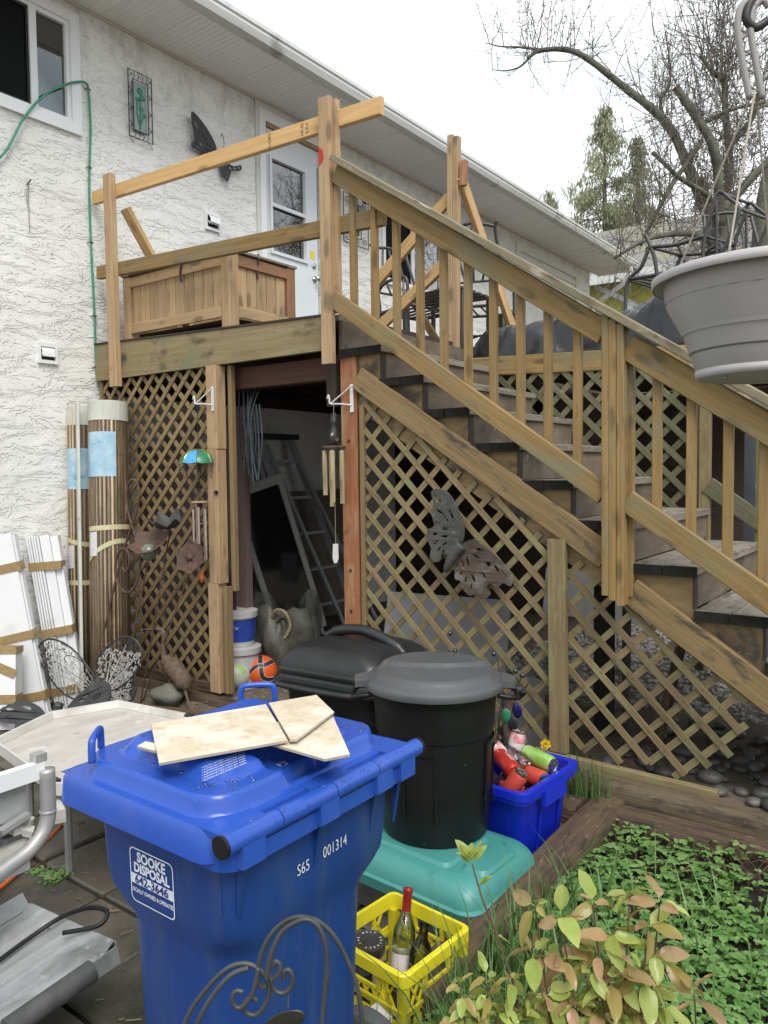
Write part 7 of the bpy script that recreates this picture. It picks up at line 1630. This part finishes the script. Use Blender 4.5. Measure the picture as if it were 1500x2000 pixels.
# ------------------------------------------------------------------ apple tree
at_ = thing('apple_tree', 'bare mossy apple tree with a long arching limb behind the deck', 'tree', (3.05, 6.1, 0))
LIMB = {
 'trunk': ([(3.1, 6.1, -.1), (3.06, 6.08, 1.5), (3.05, 6.11, 3.17), (3.04, 6.15, 3.88), (3.08, 6.22, 4.6)], .17, .12),
 'a': ([(3.05, 6.18, 4.1), (2.75, 6.0, 5.02), (2.52, 5.87, 5.56), (2.12, 5.61, 5.98), (1.68, 5.3, 6.38), (1.35, 5.05, 6.42), (1.21, 4.94, 6.32)], .066, .016),
 'a1': ([(1.35, 5.05, 6.42), (1.13, 4.90, 6.46), (0.95, 4.76, 6.47), (0.80, 4.66, 6.52)], .016, .004),
 'a2': ([(1.23, 4.96, 6.34), (1.14, 4.90, 6.24), (1.02, 4.80, 6.19), (0.88, 4.69, 6.20)], .014, .004),
 'b': ([(3.10, 6.0, 4.3), (3.09, 5.8, 5.03), (2.92, 5.66, 5.43), (2.73, 5.55, 5.77)], .054, .042),
 'c': ([(3.08, 6.3, 4.5), (3.05, 6.62, 5.19), (3.0, 6.62, 5.75), (2.98, 6.63, 6.25)], .052, .032),
 'd': ([(3.08, 6.1, 4.45), (3.01, 5.75, 4.6), (2.78, 5.49, 4.77), (2.57, 5.25, 5.02)], .034, .020),
 'e': ([(3.09, 6.25, 4.55), (3.3, 6.67, 5.0), (3.54, 6.86, 5.27), (3.9, 7.1, 5.6)], .06, .03),
 'f': ([(2.95, 5.75, 5.2), (2.71, 5.45, 4.67), (2.58, 5.33, 4.36), (2.45, 5.22, 4.02)], .03, .016),
 'g': ([(3.05, 6.12, 4.1), (2.94, 5.5, 4.12), (2.63, 4.98, 4.01), (2.33, 4.74, 3.8)], .045, .014),
 'h': ([(2.98, 6.62, 6.2), (2.89, 6.45, 6.25), (2.78, 6.3, 6.42)], .04, .02),
 'i': ([(2.92, 5.75, 5.38), (3.19, 6.1, 5.61), (3.47, 6.59, 5.79)], .03, .015),
 'j': ([(2.52, 5.87, 5.56), (2.46, 5.85, 5.8), (2.55, 5.93, 6.09), (2.49, 5.92, 6.63)], .022, .008),
 'k': ([(3.04, 6.62, 5.4), (3.25, 6.9, 5.8), (3.3, 7.0, 6.3)], .04, .02)}
rg = random.Random(17); tw = MB(); knob = MB()
def twig(p, d, L_, r, lvl):
    n = 5; pts = [p]; d = d.normalized()
    for i in range(n):
        d = (d+V((rg.gauss(0, .10), rg.gauss(0, .10), rg.gauss(.05, .08)))).normalized(); pts.append(pts[-1]+d*L_/n)
    tw.tube(pts, [r*(1-.72*i/n) for i in range(n+1)], 3, False)
    for i in range(int(L_*7)):
        k = rg.randrange(1, n); q = pts[k].lerp(pts[k+1], rg.random()); s_ = V((rg.gauss(0, 1), rg.gauss(0, 1), rg.gauss(.4, .6))).normalized()*rg.uniform(.015, .05); tw.tube([q, q+s_], [r*.7, r*.55], 3, False)
    if lvl > 0:
        for _ in range(rg.randrange(2, 5)):
            k = rg.randrange(1, n); s_ = V((rg.gauss(0, 1), rg.gauss(0, 1), rg.gauss(.25, .7))).normalized(); twig(pts[k], (d*.6+s_*.8), L_*rg.uniform(.35, .65), r*.6, lvl-1)
for nm_, (pts, r0, r1) in LIMB.items():
    cv = cat(pts, 7); n = len(cv); rr = [(r0+(r1-r0)*i/(n-1))*rg.uniform(.92, 1.08) for i in range(n)]
    MB().tube(cv, rr, 10).build('trunk' if nm_ == 'trunk' else 'limb', bark, at_, smooth=True)
    if nm_ == 'trunk': continue
    Ln = sum((cv[i+1]-cv[i]).length for i in range(n-1)); thick = r0 > .02
    for _ in range(int(Ln*(26 if thick else 9))):
        t = rg.random(); i = min(n-2, int(t*(n-1))); p = cv[i].lerp(cv[i+1], rg.random())
        up_ = rg.random()
        if up_ < .42: twig(p, V((rg.gauss(0, .25), rg.gauss(0, .25), 1)), rg.uniform(.45, 1.25), .0062, 1)
        elif up_ < .75: twig(p, V((rg.gauss(0, 1), rg.gauss(0, 1), rg.gauss(.1, .5))), rg.uniform(.3, .8), .0052, 1)
        else: twig(p, V((rg.gauss(0, .8), rg.gauss(0, .8), -.7)), rg.uniform(.3, .75), .0052, 1)
    for _ in range(int(Ln*22)):
        i = rg.randrange(n); d = V((rg.gauss(0, 1), rg.gauss(0, 1), rg.gauss(0, 1))).normalized(); knob.ball(cv[i]+d*rr[i]*.9, rr[i]*rg.uniform(.12, .3), 5)
c0 = V((2.95, 6.2, 5.0))
for _ in range(100):
    p = c0+V((rg.gauss(.15, .5), rg.gauss(0, .5), rg.gauss(.2, .55))); twig(p, V((rg.gauss(0, 1), rg.gauss(0, 1), rg.gauss(.5, .7))), rg.uniform(.4, 1.0), .0052, 1)
for _ in range(46): twig(V((2.98, 6.6, 6.2))+V((rg.gauss(0, .12), rg.gauss(0, .12), rg.gauss(0, .1))), V((rg.gauss(0, .45), rg.gauss(0, .45), 1)), rg.uniform(.8, 1.7), .008, 1)
stuff(tw.build('twigs', twig_m, at_)); stuff(knob.build('bark_knobs', bark, at_, smooth=True))
MB().lathe([(.001, 0), (.052, 0), (.054, .006), (.001, .008)], (2.728, 5.547, 5.773), 14, V((-.45, -.26, .8)).to_track_quat('Z', 'Y').to_matrix()).build('saw_cut', mat('cut_wood', (.55, .28, .10), rough=.7), at_)
t2 = thing('bare_tree', 'second bare tree trunk beyond the apple tree at right', 'tree', (3.1, 8.1, 0)); tw = MB()
cv = cat([(3.0, 8.0, -.1), (3.1, 8.04, 3.44), (3.1, 8.1, 4.41), (3.15, 8.2, 5.31), (3.33, 8.39, 6.14), (3.5, 8.6, 7.0)], 6)
MB().tube(cv, [.15-.11*i/len(cv) for i in range(len(cv))], 10).build('trunk', bark, t2, smooth=True)
for _ in range(170):
    i = rg.randrange(9, len(cv)); twig(cv[i]+V((rg.gauss(-.3, .7), rg.gauss(0, .7), rg.gauss(0, .5))), V((rg.gauss(0, 1), rg.gauss(0, 1), rg.gauss(.3, .7))), rg.uniform(.5, 1.1), .007, 1)
stuff(tw.build('twigs', twig_m, t2))

# ------------------------------------------------------------------ conifers behind
def conifer(base, h, r0, zlow, mt, label, seed, n=5200, droop=.5, gap=.35):
    t_ = thing('conifer_tree', label, 'tree', base, 'conifers beyond the house'); g = np.random.default_rng(seed); bx, by, bz = base
    MB().tube([(bx, by, bz), (bx+.1, by, bz+h*.5), (bx, by, bz+h)], [h*.016, h*.010, .02], 8).build('trunk', bark, t_)
    vs, fs = [], []; br = MB(); nb = int(h*17)
    for k in range(nb):
        t = g.uniform(0, 1)**.9; z = bz+zlow+(h-zlow)*t; R_ = r0*(1-t)**1.0*g.uniform(.35, 1.2)+.05; a = g.uniform(0, 6.28)
        tip = V((bx+R_*math.cos(a), by+R_*math.sin(a), z-droop*R_*g.uniform(.2, .7))); st_ = V((bx, by, z)); mid = st_.lerp(tip, .5)+V((0, 0, .06*R_))
        br.tube([st_, mid, tip], [.022*(1-t)+.008, .012, .004], 3, False)
        m_ = int(n/nb*(R_/r0+.35)*1.6)
        for _ in range(m_):
            s_ = g.uniform(.15, 1)**.7; p = st_.lerp(mid, s_*2) if s_ < .5 else mid.lerp(tip, s_*2-1)
            if math.sin(a*7+z*3.1) < -1+gap*2*g.random(): continue
            w = g.uniform(.010, .026); L_ = g.uniform(.07, .22); b = g.uniform(0, 6.28); dx, dy = math.cos(b), math.sin(b); sp = g.normal(0, .11, 3)
            x, y, zz = p.x+sp[0], p.y+sp[1], p.z+sp[2]*.8; i0 = len(vs); ox, oy = dx*L_*.45, dy*L_*.45
            vs += [(x-dy*w*.3, y+dx*w*.3, zz), (x+dy*w*.3, y-dx*w*.3, zz), (x+ox*.6+dy*w, y+oy*.6-dx*w, zz-L_*.45), (x+ox*.6-dy*w, y+oy*.6+dx*w, zz-L_*.5), (x+ox, y+oy, zz-L_)]
            fs += [(i0, i0+1, i0+2, i0+3), (i0+3, i0+2, i0+4)]
    me = bpy.data.meshes.new('crown'); me.from_pydata(vs, [], fs); stuff(link('crown', me, mt, t_)); stuff(br.build('branches', twig_m, t_))
conifer((-4.55, 22.4, 0), 13.8, 4.2, 5.5, conif, 'tall thin green conifer rising behind the roof end', 1, 30000, .7, .66)
conifer((-3.6, 22.9, 0), 12.6, 3.2, 6, conif, 'slightly shorter conifer right beside the tall one', 2, 17000, .7, .66)
conifer((-6.1, 21.5, 0), 11.0, 2.2, 6, conif, 'low conifer half hidden by the roof edge', 3, 14000, .6, .5)
conifer((-1.9, 24.5, 0), 11.5, 2.6, 5, conif2, 'brownish thin conifer behind the apple tree crown', 4, 14000, .6, .55)
conifer((.6, 25.5, 0), 11.2, 2.8, 5, conif2, 'sparse brown-green conifer behind the yellow house', 5, 14000, .6, .55)
conifer((3.2, 27, 0), 11.6, 3.0, 5, conif2, 'rightmost sparse conifer behind the apple tree', 6, 14000, .6, .55)
# brush hanging over the neighbour's roof
t_ = thing('brush_thicket', 'leafless brush between the two houses', 'shrub', (-.2, 12.5, 0)); tw = MB()
for _ in range(260): twig(V((rg.uniform(-1.7, 2.6), rg.uniform(11.4, 12.6), rg.uniform(3.0, 6.1))), V((rg.gauss(0, .8), rg.gauss(0, .3), rg.gauss(-.1, .9))), rg.uniform(.6, 1.5), .008, 1)
stuff(tw.build('twigs', twig_m, t_))
# neighbour's house
nh = thing('neighbour_house', 'yellow house with grey mossy roof beyond the side deck', 'house', (1, 17, 0))
MB().b2((-4.0, 15.0, -.2), (6.5, 22, 6.05)).build('wall', yellow_wall, nh)
MB().prism([(-4.5, 14.5, 6.12), (7.0, 14.5, 5.85), (7.0, 18.5, 8.0), (-4.5, 18.5, 8.3)], (0, 0, .12)).build('roof', roof_far, nh)
MB().prism([(-4.5, 14.45, 5.98), (7.0, 14.45, 5.71), (7.0, 14.45, 5.96), (-4.5, 14.45, 6.23)], (0, .05, 0)).build('gutter', gutter_m, nh)
MB().b2((-1.15, 14.94, 3.0), (-.95, 14.99, 5.5)).build('corner_board', white_pvc, nh)
MB().b2((.8, 14.95, 4.2), (2.0, 14.99, 5.4)).build('window', dark_glass, nh)
board('trim', (-1.9, 14.93, 6.0), (-.7, 14.93, 5.3), .12, .05, paint_trim, nh)
